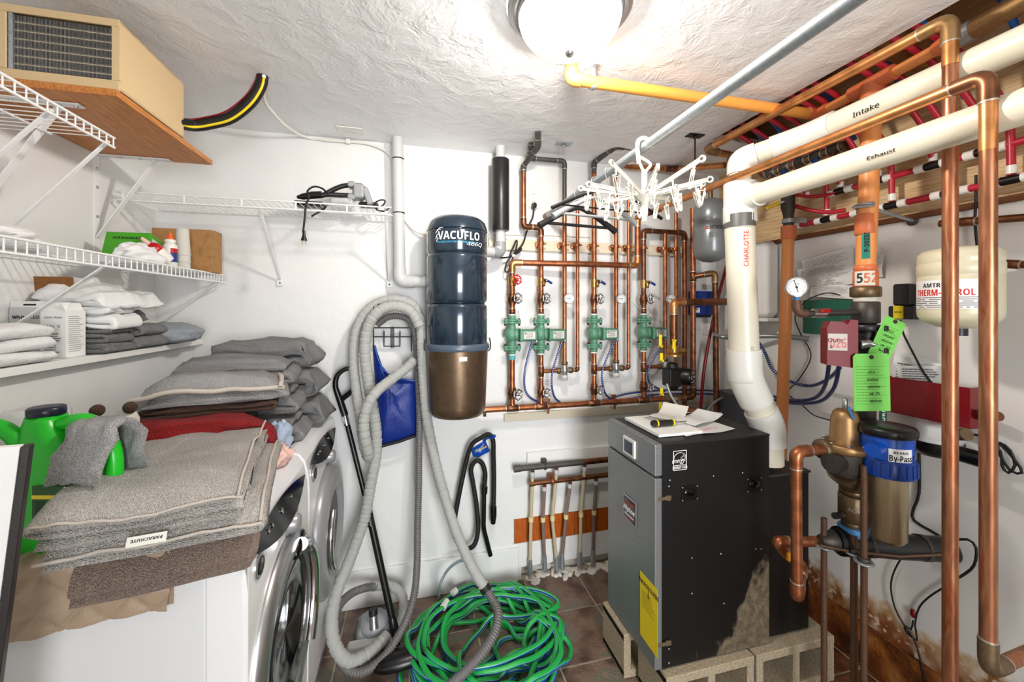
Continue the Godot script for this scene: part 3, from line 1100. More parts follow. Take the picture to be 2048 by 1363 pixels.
# a towel or sheet folded back on itself in layers
func folded(called: String, label: String, category: String, at: Vector3, l: float, w: float, h: float, layers: int, yaw: float, mat: Material, o := {}) -> Node3D:
	var t := thing(called, label, category, at, o.get("group", ""))
	var f := FastNoiseLite.new()
	f.seed = o.get("seed", 1)
	f.frequency = o.get("freq", 4.0)
	f.fractal_octaves = 2
	var th := h / layers
	var lay := []
	for k in layers:
		var y := (k + 0.5) * th
		var from := -l / 2 + th * 0.5
		var to := l / 2 - th * 0.5
		var cut: float = f.get_noise_1d(k * 3.7) * 0.02 * o.get("mess", 1.0)
		var m := 9
		for i in m:
			var q := float(i) / (m - 1)
			var x := lerpf(from, to, q) if k % 2 == 0 else lerpf(to + cut, from, q)
			lay.append(Vector2(x, y))
		if k < layers - 1:
			var cx := to if k % 2 == 0 else from
			for i in range(1, 5):
				var a := PI * i / 5.0
				lay.append(Vector2(cx + sin(a) * th * 0.5 * (1 if k % 2 == 0 else -1), y + th * 0.5 * (1 - cos(a))))
	var amp: float = o.get("rough", 0.22) * th
	var droop: float = o.get("droop", 0.0)
	var tilt: float = o.get("tilt", 0.0)
	var soft: float = o.get("soft", 0.25)
	var bend := func(p: Vector3) -> Vector3:
		var q := p
		var e := Vector2(p.x / (l / 2), p.z / (w / 2))
		var edge := maxf(absf(e.x), absf(e.y))
		q.y += (amp * 1.6 * f.get_noise_3d(p.x, p.y * 2.0, p.z) + amp * 0.6 * f.get_noise_3d(p.x * 4, p.y * 6.0, p.z * 4)) * (0.4 + p.y / h)
		q.y -= soft * h * pow(edge, 4.0) * (p.y / h) * 0.6
		q.x += 0.35 * th * f.get_noise_3d(p.z * 0.7, p.y * 12.0, 3.0)
		q.z += 0.45 * th * f.get_noise_3d(p.x * 0.7, p.y * 14.0, 9.0)
		if p.z > 0:
			q.y -= droop * pow(p.z / (w / 2), 3.0)
		q.y += tilt * p.x
		return q
	var g := G.new()
	g.ribbon(lay, th * 0.47, Transform3D(Basis(Vector3.UP, yaw), Vector3.ZERO), w, 34, bend, 1.0, clampf(th * 0.9 / w, 0.05, 0.4))
	local_part(t, "cloth", g, mat)
	if o.get("hem", false):
		var hg := G.new()
		var edge_pts := []
		for i in 21:
			var z := lerpf(-w / 2, w / 2, i / 20.0)
			edge_pts.append(Basis(Vector3.UP, yaw) * (bend.call(Vector3(l / 2 - th * 0.3, h + th * 0.05, z)) as Vector3))
		hg.tube(edge_pts, th * 0.16, 8)
		var e2 := []
		for i in 21:
			var x := lerpf(-l / 2, l / 2, i / 20.0)
			e2.append(Basis(Vector3.UP, yaw) * (bend.call(Vector3(x, h - th * 0.15, w / 2)) as Vector3))
		hg.tube(e2, th * 0.16, 8)
		local_part(t, "hem", hg, M.hem)
	return t

func lump(c: Vector3, s: Vector3, seed_: int, amp: float, yaw := 0.0, freq := 1.4, rings := 22, sides := 30) -> G:
	# a soft closed shape, flat below
	var f := FastNoiseLite.new()
	f.seed = seed_
	f.frequency = freq
	f.fractal_octaves = 3
	var rows := []
	var b := Basis(Vector3.UP, yaw)
	for i in rings + 1:
		var la := PI * i / rings - PI / 2
		var row := []
		for k in sides:
			var lo := TAU * k / sides
			var o := Vector3(cos(la) * sin(lo), sin(la), cos(la) * cos(lo))
			o *= 1.0 + amp * f.get_noise_3d(o.x, o.y, o.z)
			if o.y < -0.6:
				o.y = -0.6
			row.append(c + b * (o * s))
		rows.append(row)
	var g := G.new()
	g.grid(rows, true, c)
	return g

func shelf_items() -> void:
	var g := G.new()
	var t: Node3D
	# ---- middle wire shelf ----
	var y := 1.693
	var b := Basis(Vector3.RIGHT, -0.3)
	var c := Vector3(-0.995, 1.757, 0.425)
	t = thing("green_box", "bright green carton tipped over on the wire shelf beside the glue bottle", "box", c)
	g.box(c, Vector3(0.135, 0.09, 0.08), 0.0015, b)
	part(t, "carton", g, M.green_pack)
	writing(t, "HANGMAN", 0.009, facing(c + b * Vector3(0, 0.022, 0.0402), b.z, b.y), M.ink, {"stretch": 1.35, "lean": 0.3})
	g = G.new()
	g.box(c + b * Vector3(0.0678, 0.004, 0.004), Vector3(0.0006, 0.05, 0.045), 0.0, b)
	part(t, "end_picture", g, M.light_grey_plastic)
	single("plastic_bag", "crumpled white plastic bag on the wire shelf in front of the green box", "bag", lump(Vector3(-0.93, 1.715, 0.51), Vector3(0.055, 0.045, 0.1), 4, 0.4, 0.0, 1.5), M.sheet_white)
	c = Vector3(-0.9, 1.725, 0.425)
	t = thing("squeeze_bottle", "red and white squeeze bottle with a pink tip lying by the plastic bag", "bottle", c)
	var xf := along(c, Vector3(-0.35, 0.5, 0.35))
	g = G.new(); g.lathe([Vector2(0, -0.02), Vector2(0.022, -0.018), Vector2(0.025, 0.0), Vector2(0.024, 0.03)], xf, 20)
	part(t, "body", g, M.white_plastic)
	g = G.new(); g.lathe([Vector2(0.0245, 0.03), Vector2(0.026, 0.034), Vector2(0.024, 0.05), Vector2(0.012, 0.062), Vector2(0.008, 0.064)], xf, 20)
	part(t, "collar", g, M.red)
	g = G.new(); g.lathe([Vector2(0.009, 0.062), Vector2(0.0085, 0.075), Vector2(0.005, 0.092), Vector2(0, 0.094)], xf, 14)
	part(t, "tip", g, M.linen_pink)
	c = Vector3(-0.9, y, 0.386)
	t = thing("glue_bottle", "white glue bottle with an orange cap standing on the wire shelf", "bottle", c)
	xf = Transform3D(Basis(), c)
	g = G.new(); g.lathe([Vector2(0, 0), Vector2(0.021, 0.001), Vector2(0.0225, 0.005), Vector2(0.0225, 0.078), Vector2(0.021, 0.086), Vector2(0.014, 0.093), Vector2(0.014, 0.096)], xf, 24)
	part(t, "body", g, M.white_plastic)
	g = G.new(); g.lathe([Vector2(0, 0.094), Vector2(0.017, 0.094), Vector2(0.017, 0.104), Vector2(0.014, 0.107), Vector2(0, 0.107)], xf, 24)
	part(t, "collar", g, M.white_plastic)
	g = G.new(); g.lathe([Vector2(0.0105, 0.105), Vector2(0.01, 0.113), Vector2(0.0055, 0.124), Vector2(0.005, 0.132), Vector2(0, 0.133)], xf, 20)
	part(t, "cap", g, plain("orange_cap", Color(0.95, 0.33, 0.03), 0.4))
	g = G.new(); g.lathe([Vector2(0.0228, 0.02), Vector2(0.0229, 0.055)], xf, 14, 0.5, 2.0)
	part(t, "label", g, M.blue_enamel)
	g = G.new(); g.lathe([Vector2(0.0228, 0.055), Vector2(0.0229, 0.072)], xf, 14, 0.5, 2.0)
	part(t, "label_band", g, M.red)
	# nested cups
	for i in 3:
		c = Vector3(-0.9, y + 0.028 * i, 0.3)
		g = G.new()
		g.lathe([Vector2(0.0265, 0.0), Vector2(0.0275, 0.002), Vector2(0.026, 0.004), Vector2(0.0205, 0.105), Vector2(0.019, 0.108), Vector2(0, 0.108)], Transform3D(Basis(), c), 28)
		single("plastic_cup", ["translucent plastic cup, lowest of the upturned stack by the carton", "translucent plastic cup, middle of the upturned stack by the carton", "translucent plastic cup, topmost of the upturned stack by the carton"][i], "cup", g, M.cup_plastic, "upturned cups by the carton")
	t = thing("cardboard_carton", "plain brown cardboard carton on the wire shelf in the corner", "carton", Vector3(-0.95, y, 0.15))
	part(t, "body", boxed(Vector3(-0.95, 1.784, 0.152), Vector3(0.22, 0.182, 0.095), 0.002), M.cardboard)
	part(t, "flap", boxed(Vector3(-0.95, 1.8755, 0.152), Vector3(0.217, 0.002, 0.046), 0.0005), M.cardboard)
	single("cloth_bundle", "crumpled white cloth at the near end of the middle wire shelf", "cloth", lump(Vector3(-1.02, 1.712, 0.93), Vector3(0.08, 0.035, 0.14), 14, 0.45), M.sheet_white)
	# ---- ledge ----
	y = 1.3905
	for i in 3:
		folded("hand_towel", ["folded white towel, lowest of the stack before the bulb box", "folded white towel, middle of the stack before the bulb box", "folded white towel, topmost of the stack before the bulb box"][i], "towel", Vector3(-1.035, y + i * 0.034, 0.94), 0.15, 0.27, 0.036, 2, 0.05 * i, M.towel_white, {"seed": 20 + i, "group": "white towels on the ledge", "rough": 0.3})
	t = thing("bulb_box", "grey and white light bulb carton with round window and hang tab", "box", Vector3(-1.1, y, 0.66))
	part(t, "carton", boxed(Vector3(-1.102, 1.465, 0.655), Vector3(0.092, 0.149, 0.08), 0.001), plain("pale_card", Color(0.8, 0.8, 0.8), 0.7))
	part(t, "hang_tab", boxed(Vector3(-1.102, 1.548, 0.69), Vector3(0.092, 0.018, 0.002), 0.0005), M.paper)
	part(t, "hang_slot", boxed(Vector3(-1.102, 1.547, 0.6913), Vector3(0.03, 0.005, 0.001), 0.0003), M.black_plastic)
	writing(t, "White", 0.009, facing(Vector3(-1.122, 1.51, 0.6955), Vector3(0, 0, 1)), M.ink)
	writing(t, "LED", 0.009, facing(Vector3(-1.087, 1.51, 0.6955), Vector3(0, 0, 1)), M.ink, {"font": regular})
	part(t, "window", disc(Vector3(-1.085, 1.45, 0.695), Vector3(0, 0, 1), 0.03, 0.0008, 0.0002), M.grey_plastic)
	t = thing("bulb_box", "narrow white light bulb carton with opened flaps beside grey towels", "box", Vector3(-1.015, y, 0.7))
	part(t, "carton", boxed(Vector3(-1.0155, 1.46, 0.699), Vector3(0.061, 0.139, 0.073), 0.001), M.paper)
	g = G.new(); g.box(Vector3(-1.0155, 1.541, 0.724), Vector3(0.058, 0.028, 0.001), 0.0, Basis(Vector3.RIGHT, -0.4))
	g.box(Vector3(-0.993, 1.54, 0.699), Vector3(0.001, 0.026, 0.068), 0.0, Basis(Vector3(0, 0, 1), 0.4))
	part(t, "flap", g, M.paper)
	writing(t, "classic shape", 0.0062, facing(Vector3(-1.0155, 1.51, 0.7357), Vector3(0, 0, 1)), M.faint_ink, {"font": regular, "stretch": 0.85})
	writing(t, "150   9", 0.008, facing(Vector3(-1.0155, 1.483, 0.7357), Vector3(0, 0, 1)), M.faint_ink, {"font": regular})
	print_lines(t, facing(Vector3(-1.0155, 1.435, 0.7357), Vector3(0, 0, 1)), 0.04, 0.06, 9, M.faint_ink, 3)
	print_lines(t, facing(Vector3(-0.985 + 0.0002, 1.46, 0.699), Vector3(1, 0, 0)), 0.055, 0.11, 18, plain("pale_ink", Color(0.72, 0.72, 0.72), 0.8), 4)
	t = thing("opened_carton", "opened brown carton with raised flap behind the bulb boxes", "carton", Vector3(-1.08, y, 0.55))
	part(t, "body", boxed(Vector3(-1.1, 1.472, 0.578), Vector3(0.1, 0.162, 0.068), 0.002), M.dark_cardboard)
	g = G.new(); g.box(Vector3(-1.1, 1.594, 0.608), Vector3(0.1, 0.085, 0.003), 0.0005, Basis(Vector3.RIGHT, 0.12))
	part(t, "flap", g, M.dark_cardboard)
	# grey towels: a near stack of three, a far stack of two, a roll on top
	for i in 3:
		folded("hand_towel", ["folded grey towel, lowest of the stack beside the white bulb carton", "folded grey towel, middle of the stack beside the white bulb carton", "folded grey towel, topmost of the stack beside the white bulb carton"][i], "towel", Vector3(-1.03, y + i * 0.031, 0.573), 0.16, 0.15, 0.033, 2, PI / 2 * (i % 2) * 0 + 0.06 * i, M.towel_dark, {"seed": 30 + i, "group": "grey towels on the ledge", "rough": 0.3, "mess": 2.0})
	for i in 2:
		folded("hand_towel", ["folded grey towel under another at the far end of the ledge", "folded grey towel on top of another at the far end of the ledge"][i], "towel", Vector3(-1.03, y + i * 0.046, 0.41), 0.17, 0.17, 0.05, 2, -0.05 + 0.1 * i, M.towel_dark, {"seed": 36 + i, "group": "grey towels on the ledge", "soft": 0.5})
	folded("hand_towel", "folded grey towel tucked under the white sheets above the ledge", "towel", Vector3(-1.04, y + 0.094, 0.44), 0.16, 0.14, 0.05, 1, 0.0, M.towel_grey, {"seed": 40, "soft": 0.6})
	folded("bed_sheet", "white satin sheet folded loosely with its corner hanging over grey towels", "sheet", Vector3(-1.035, y + 0.092, 0.57), 0.2, 0.16, 0.07, 3, 0.1, M.sheet_white, {"seed": 42, "droop": 0.0, "rough": 0.5, "mess": 2.0, "tilt": -0.15})
	folded("bed_sheet", "thick white sheet folded over at the top of the linen pile", "sheet", Vector3(-1.045, y + 0.148, 0.5), 0.19, 0.3, 0.075, 2, -0.04, M.sheet_white, {"seed": 43, "rough": 0.4, "soft": 0.7})
	folded("pillow_cover", "white piped pillow cover lying behind the brown carton flap", "pillow cover", Vector3(-1.07, y + 0.205, 0.5), 0.14, 0.2, 0.05, 1, 0.05, M.sheet_white, {"seed": 44, "soft": 0.8})
	single("pillow", "blue-grey pillow end hanging over the far end of the ledge", "pillow", lump(Vector3(-1.0, y + 0.038, 0.235), Vector3(0.135, 0.05, 0.11), 9, 0.2, 0.3), M.linen_grey)
	# ---- hand vacuum on the back shelf ----
	c = Vector3(-0.3296, 2.0568, 0.17)
	y = 1.996
	t = thing("hand_vacuum", "grey hand vacuum with ribbed hose and black nozzle on the wire shelf", "vacuum", Vector3(c.x, y, 0.17))
	g = G.new()
	var bx: Vector3 = Vector3(-0.2567, 2.0783, 0.17)
	g.box(bx + Vector3(0.012, 0.01, 0), Vector3(0.055, 0.075, 0.07), 0.014)
	g.box(bx + Vector3(-0.02, 0.04, 0), Vector3(0.04, 0.03, 0.055), 0.01)
	g.box(bx + Vector3(-0.02, -0.018, 0), Vector3(0.04, 0.032, 0.055), 0.01)
	g.box(bx + Vector3(0.05, -0.01, 0.0), Vector3(0.03, 0.09, 0.06), 0.01, Basis(Vector3(0, 0, 1), 0.35))
	part(t, "housing", g, M.grey_plastic)
	for e in [[Vector3(-0.2768, 2.1195, 0.17), Vector3(-0.3187, 2.1116, 0.17), Vector3(-0.3623, 2.0897, 0.17), Vector3(-0.4054, 2.061, 0.17)], [Vector3(-0.2768, 2.0698, 0.17), Vector3(-0.3296, 2.0685, 0.17), Vector3(-0.3839, 2.0671, 0.17), Vector3(-0.4162, 2.0579, 0.17)]]:
		corrugated(t, "hose", e, 0.0125, 0.0045, M.dark_plastic)
	g = G.new(); g.tube([Vector3(-0.4076, 2.0655, 0.17), Vector3(-0.4481, 2.0604, 0.17), Vector3(-0.4903, 2.0506, 0.17), Vector3(-0.5133, 2.0467, 0.17)], [0.016, 0.017, 0.014, 0.006], 14)
	part(t, "nozzle", g, M.black_plastic)
	g = G.new(); g.box(Vector3(-0.4655, 2.0182, 0.14) + Vector3(0, 0.004, 0), Vector3(0.13, 0.022, 0.07), 0.008)
	part(t, "brush", g, M.black_plastic)
	g = G.new(); g.box(Vector3(-0.2036, 2.0321, 0.14) + Vector3(0, 0.004, 0), Vector3(0.09, 0.022, 0.06), 0.008)
	part(t, "crevice_tool", g, M.black_plastic)
	g = G.new(); g.box(Vector3(-0.3133, 2.0292, 0.19), Vector3(0.1, 0.03, 0.08), 0.01)
	part(t, "dust_cup", g, M.clear_plastic)
	t = thing("plug_cable", "black power cord with a two-pin plug hanging from the back shelf", "cord", Vector3(-0.4505, 1.8287, 0.31))
	g = G.new(); g.tube(smooth([Vector3(-0.3744, 2.0585, 0.22), Vector3(-0.3894, 2.0715, 0.25), Vector3(-0.4177, 2.0694, 0.28), Vector3(-0.4391, 2.0425, 0.3), Vector3(-0.4308, 2.0123, 0.31), Vector3(-0.4422, 1.9788, 0.312), Vector3(-0.4485, 1.9146, 0.31), Vector3(-0.4544, 1.8607, 0.31)], 0.008), 0.0042, 8)
	part(t, "cord", g, M.black_rubber)
	g = G.new(); g.lathe([Vector2(0.0, 0.045), Vector2(0.005, 0.044), Vector2(0.007, 0.02), Vector2(0.012, 0.006), Vector2(0.013, 0.0), Vector2(0, 0)], Transform3D(Basis(), Vector3(-0.4505, 1.8266, 0.31)), 12)
	part(t, "plug", g, M.black_plastic)
	for dx in [-0.006, 0.006]:
		part(t, "prong", boxed(Vector3(-0.4505, 1.818, 0.31) + Vector3(dx, 0.0, 0), Vector3(0.0016, 0.018, 0.006), 0.0003), M.brass)
	single("cable_loop", "black cord bundle hanging below the back shelf wires", "cord", tubed(smooth([Vector3(-0.3782, 2.0109, 0.2), Vector3(-0.4017, 1.9725, 0.24), Vector3(-0.4324, 1.9461, 0.25), Vector3(-0.4245, 1.96, 0.23), Vector3(-0.3931, 1.9917, 0.2), Vector3(-0.3846, 2.0059, 0.2)], 0.006), 0.004), M.black_rubber)
	single("cable_loop", "black cord loop at the end of the back shelf by the grey pipe", "cord", tubed(smooth([Vector3(-0.1797, 2.0456, 0.15), Vector3(-0.1521, 2.0619, 0.15), Vector3(-0.1289, 2.061, 0.15), Vector3(-0.1375, 2.0361, 0.16), Vector3(-0.1688, 2.0124, 0.17), Vector3(-0.1302, 1.998, 0.2), Vector3(-0.103, 2.0163, 0.2)], 0.006), 0.0035), M.black_rubber)

func tubed(path: Array, r, sides := 8) -> G:
	var g := G.new()
	g.tube(path, r, sides)
	return g

# a ribbed flexible hose
func corrugated(parent: Node3D, called: String, pts: Array, r: float, pitch: float, mat: Material, depth := 0.16) -> MeshInstance3D:
	var path := even(smooth(pts, 0.01), pitch / 4.0)
	var rad := []
	for i in path.size():
		rad.append(r * (1.0 - depth * 0.5 + depth * 0.5 * cos(TAU * i / 4.0)))
	var g := G.new()
	g.tube(path, rad, 14)
	return part(parent, called, g, mat)

func front_loader(label: String, z0: float, z1: float, dryer: bool) -> void:
	var t := thing("tumble_dryer" if dryer else "washing_machine", label, "dryer" if dryer else "washing machine", Vector3(-0.7, 0, (z0 + z1) / 2))
	var zc := (z0 + z1) / 2
	var w := z1 - z0
	part(t, "cabinet", boxed(Vector3(-0.715, 0.505, zc), Vector3(0.54, 0.95, w - 0.004), 0.008), M.appliance_side)
	part(t, "lid", boxed(Vector3(-0.71, 0.998, zc), Vector3(0.55, 0.036, w - 0.001), 0.01), M.appliance_white)
	var g := G.new()
	g.slab([Vector2(-0.452, 0.05), Vector2(-0.378, 0.05), Vector2(-0.372, 0.07), Vector2(-0.366, 0.5), Vector2(-0.366, 0.86), Vector2(-0.369, 0.92), Vector2(-0.38, 0.975), Vector2(-0.4, 1.004), Vector2(-0.43, 1.016), Vector2(-0.452, 1.016)], Transform3D(Basis(), Vector3(0, 0, z0 + 0.001)), w - 0.002, 0.008)
	part(t, "front_panel", g, M.appliance_white)
	part(t, "kick_plate", boxed(Vector3(-0.42, 0.03, zc), Vector3(0.08, 0.05, w - 0.01), 0.004), M.appliance_grey)
	# console: a black lens-shaped window on the sloping top edge
	var n := Vector3(0.93, 0.36, 0).normalized()
	var at := Vector3(-0.3655, 0.955, zc + 0.02)
	g = G.new()
	var poly := []
	for i in 13:
		var q := -1.0 + 2.0 * i / 12
		poly.append(Vector2(q * 0.235, -0.05 * (1.0 - q * q)))
	for i in 13:
		var q := 1.0 - 2.0 * i / 12
		poly.append(Vector2(q * 0.235, 0.03 * (1.0 - q * q * 0.9)))
	g.slab(poly, facing(at, n), 0.004, 0.0)
	var con := part(t, "display_window", g, M.gloss_black)
	for q in [-0.07, 0.02, 0.1, 0.13]:
		part(con, "push_button", disc(at + Vector3(0, 0, q) + n * 0.004 + Vector3(0, 0.002, 0), n, 0.009 if q == 0.02 else 0.006, 0.002), M.chrome)
	var kz := zc - 0.03
	var kp := Vector3(-0.367, 0.885, kz)
	g = G.new()
	g.lathe([Vector2(0.034, 0.0), Vector2(0.034, 0.006), Vector2(0.029, 0.008), Vector2(0.026, 0.03), Vector2(0.022, 0.035), Vector2(0, 0.036)], along(kp, Vector3.RIGHT), 28)
	part(t, "dial", g, M.appliance_grey)
	g = G.new()
	for i in 11:
		var a := -2.2 + 4.4 * i / 10
		g.box(kp + Vector3(0.0005, 0.047 * cos(a), -0.047 * sin(a)), Vector3(0.001, 0.004, 0.009), 0.0002, Basis(Vector3.RIGHT, -a))
	part(t, "dial_print", g, M.faint_ink)
	for i in 4:
		part(t, "push_button", disc(Vector3(-0.366, 0.895 - 0.018 * i, zc - 0.12 - 0.012 * (i % 2)), Vector3.RIGHT, 0.006, 0.003), M.appliance_grey)
	g = G.new()
	g.lathe([Vector2(0.03, 0.0), Vector2(0.03, 0.005), Vector2(0.025, 0.007), Vector2(0.022, 0.006), Vector2(0, 0.006)], along(Vector3(-0.367, 0.905, z1 - 0.075), Vector3.RIGHT), 24)
	var bd := part(t, "badge", g, M.steel)
	part(bd, "badge_disc", disc(Vector3(-0.3612, 0.905, z1 - 0.075), Vector3.RIGHT, 0.021, 0.001), M.black_plastic)
	if not dryer:
		# detergent drawer front with its scooped grip, lower edge curving into the door
		g = G.new()
		g.box(Vector3(-0.3665, 0.82, z1 - 0.11), Vector3(0.002, 0.27, 0.2), 0.0008)
		var dr := part(t, "detergent_drawer", g, M.appliance_white)
		g = G.new()
		g.sphere(Vector3(-0.366, 0.775, z1 - 0.16), Vector3(0.006, 0.014, 0.055), 10, 20, Basis(Vector3.RIGHT, 0.75))
		part(dr, "grip", g, M.light_grey_plastic)
	# door
	var dc := Vector3(-0.366, 0.585, zc)
	var xf := along(dc, Vector3.RIGHT)
	g = G.new()
	g.lathe([Vector2(0.272, 0.0), Vector2(0.272, 0.008), Vector2(0.262, 0.018), Vector2(0.245, 0.026), Vector2(0.205, 0.022), Vector2(0.195, 0.012)] if not dryer else [Vector2(0.265, 0.0), Vector2(0.265, 0.02), Vector2(0.25, 0.036), Vector2(0.2, 0.044), Vector2(0.165, 0.04), Vector2(0.15, 0.02)], xf, 56)
	var door := part(t, "door", g, M.appliance_grey if dryer else M.steel)
	g = G.new()
	if dryer:
		g.lathe([Vector2(0.155, 0.024), Vector2(0.1, 0.03), Vector2(0.0, 0.034)], xf, 48)
		part(door, "door_panel", g, M.dark_plastic)
		g = G.new()
		var hp := []
		for i in 13:
			var a := -0.9 + 1.8 * i / 12
			hp.append(dc + Vector3(0.05, 0.15 * sin(a), 0.16 * cos(a)))
		g.tube(hp, 0.012, 10)
		part(door, "handle", g, M.chrome)
	else:
		g.lathe([Vector2(0.2, 0.016), Vector2(0.17, 0.02), Vector2(0.12, 0.012), Vector2(0.0, 0.002)], xf, 56)
		part(door, "door_glass", g, M.smoked_glass)
		g = G.new()
		var hp := []
		for i in 17:
			var a := -1.15 + 2.1 * i / 16
			hp.append(dc + Vector3(0.03, 0.225 * sin(a + 0.35), -0.225 * cos(a + 0.35)))
		g.tube(hp, 0.02, 12)
		part(door, "handle", g, M.chrome)
		g = G.new()
		g.sphere(dc + Vector3(0.022, 0.21, -0.075), Vector3(0.014, 0.026, 0.05), 10, 18, Basis(Vector3.RIGHT, 0.4))
		part(door, "handle_cup", g, M.gloss_black)

func laundry() -> void:
	front_loader("white front-loading dryer with grey round door by the back wall", 0.03, 0.593, true)
	front_loader("white front-loading washing machine with chrome-ringed glass door nearest the camera", 0.599, 1.162, false)
	var g := G.new()
	var t: Node3D
	var y := 1.017
	# quilted mat hanging over the near side
	t = thing("quilted_mat", "beige diamond-quilted mat hanging over the side of the washing machine", "mat", Vector3(-0.7, y, 1.1))
	var path := []
	for i in 13:
		path.append(Vector2(-0.4 + 0.4 * i / 12.0, 0.0))
	for i in range(1, 5):
		var a := PI / 2 * i / 4
		path.append(Vector2(0.012 * sin(a), -0.012 + 0.012 * cos(a)))
	for i in range(1, 22):
		path.append(Vector2(0.012, -0.012 - 0.125 * i / 21.0))
	g = mat_sheet(path, 0.4)
	part(t, "cloth", g, M.quilt)
	# dark grey towels, far pile
	for i in 3:
		folded("bath_towel", ["thick grey towel, lowest of the far pile on the dryer", "thick grey towel, middle of the far pile on the dryer", "thick grey towel, topmost of the far pile on the dryer"][i], "towel", Vector3(-0.6 - 0.02 * i, y + 0.128 * i, 0.17), 0.4, 0.21, 0.132, 2, -0.05 * i, M.towel_dark, {"seed": 50 + i, "group": "grey bath towels on the dryer", "soft": 0.5, "rough": 0.16})
	for i in 3:
		folded("bath_towel", ["thick grey towel, lowest of the nearer pile on the dryer", "thick grey towel, middle of the nearer pile on the dryer", "thick grey towel, rolled on top of the nearer pile on the dryer"][i], "towel", Vector3(-0.62 - 0.02 * i, y + 0.11 * i, 0.39), 0.38, 0.19, 0.116, 3, 0.05 * i, M.towel_grey, {"seed": 55 + i, "group": "grey bath towels on the dryer", "soft": 0.5, "rough": 0.2})
	# pile with brown, green and mixed laundry
	folded("bath_towel", "green towel at the bottom of the mixed pile beside the red towel", "towel", Vector3(-0.72, y, 0.6), 0.4, 0.17, 0.17, 3, 0.2, M.towel_green, {"seed": 61, "soft": 0.4})
	folded("bath_towel", "dark brown towel under the pale grey towel in the mixed pile", "towel", Vector3(-0.67, y + 0.165, 0.6), 0.38, 0.17, 0.04, 2, 0.25, M.towel_brown, {"seed": 62})
	folded("bath_towel", "pale grey towel folded over at the top of the mixed pile", "towel", Vector3(-0.665, y + 0.2, 0.59), 0.4, 0.2, 0.1, 2, 0.28, M.towel_mid, {"seed": 63, "soft": 0.8, "rough": 0.14, "hem": true})
	folded("bath_towel", "bright red towel folded long behind the taupe towels", "towel", Vector3(-0.69, y + 0.06, 0.775), 0.48, 0.15, 0.13, 2, 0.24, M.towel_red, {"seed": 64, "soft": 0.6, "rough": 0.14})
	folded("laundry_cloth", "white cloth folded under the red towel", "cloth", Vector3(-0.65, y, 0.76), 0.4, 0.14, 0.06, 2, 0.26, M.towel_white, {"seed": 65})
	single("laundry_cloth", "crumpled pale pink cloth at the end of the red towel", "cloth", lump(Vector3(-0.435, y + 0.025, 0.71), Vector3(0.04, 0.04, 0.05), 71, 0.5), M.linen_pink)
	single("laundry_cloth", "crumpled pale blue cloth beside the end of the red towel", "cloth", lump(Vector3(-0.445, y + 0.07, 0.655), Vector3(0.035, 0.06, 0.05), 72, 0.5), M.linen_blue)
	# big taupe towels at the front
	var yaw := 0.2
	folded("bath_towel", "dark taupe towel, bottom of the pile overhanging the washing machine", "towel", Vector3(-0.55, y + 0.012, 0.99), 0.31, 0.44, 0.058, 2, yaw, M.towel_taupe, {"seed": 81, "droop": 0.085, "soft": 0.4, "rough": 0.1, "group": "taupe towels on the washer"})
	folded("bath_towel", "wide pale taupe towel in the middle of the overhanging pile", "towel", Vector3(-0.55, y + 0.062, 1.0), 0.36, 0.46, 0.045, 2, yaw, M.towel_pale, {"seed": 82, "droop": 0.045, "soft": 0.6, "rough": 0.22, "hem": true, "group": "taupe towels on the washer"})
	t = folded("bath_towel", "pale taupe towel with a sewn label on top of the overhanging pile", "towel", Vector3(-0.57, y + 0.102, 1.005), 0.325, 0.47, 0.056, 3, yaw, M.towel_pale, {"seed": 83, "droop": 0.04, "hem": true, "rough": 0.3, "freq": 5.0, "mess": 2.0, "group": "taupe towels on the washer"})
	var tp := Vector3(-0.505, y + 0.066, 1.256)
	var txf := facing(tp, Vector3(0.16, 0.5, 1.0), Vector3.UP)
	g = G.new()
	g.box(tp, Vector3(0.062, 0.018, 0.001), 0.0, txf.basis)
	part(t, "sewn_label", g, M.paper_label)
	writing(t, "PARACHUTE", 0.0052, txf * Transform3D(Basis(Vector3(0, 0, 1), PI), Vector3(0, 0.001, 0.0008)), M.ink, {"stretch": 1.2})
	# detergent jugs
	jug("green detergent jug with a dark blue cap and black label, before the towels", Vector3(-0.735, y, 1.09), 0.25, true)
	jug("green detergent jug behind the white board, only its handle showing", Vector3(-0.905, y, 1.09), 0.1, false)
	# wash cloth thrown over the jug's handle
	var jb := Basis(Vector3.UP, -0.25)
	var hc := Vector3(-0.735, 1.283, 1.09) + jb * Vector3(0.078, -0.012, 0.004)
	t = thing("wash_cloth", "small grey wash cloth draped over the handle of the green jug", "cloth", hc)
	var nz := FastNoiseLite.new()
	nz.frequency = 9.0
	g = G.new()
	var hang := []
	for q in [Vector2(-0.05, -0.12), Vector2(-0.042, -0.06), Vector2(-0.034, -0.015), Vector2(-0.02, 0.012), Vector2(0.0, 0.02), Vector2(0.02, 0.012), Vector2(0.034, -0.012), Vector2(0.042, -0.04), Vector2(0.05, -0.068), Vector2(0.058, -0.095)]:
		hang.append(q)
	g.ribbon(hang, 0.009, Transform3D(Basis(jb.z, Vector3.UP, -jb.x), hc), 0.112, 26, func(p: Vector3) -> Vector3: return p + Vector3(0.014 * nz.get_noise_2d(p.z * 1.5, p.y * 1.2), -2.0 * p.z * p.z * (1.0 if p.z < 0 else 0.5) + 0.012 * nz.get_noise_2d(p.z, 4.0), 0.02 * nz.get_noise_2d(p.y * 1.5, 7.0)), 1.0, 0.2)
	part(t, "cloth", g, M.towel_mid)
	# clear tub and toiletries behind
	var c := Vector3(-0.875, y, 0.98)
	t = thing("clear_tub", "clear plastic tub standing behind the green detergent jug", "tub", c)
	g = G.new()
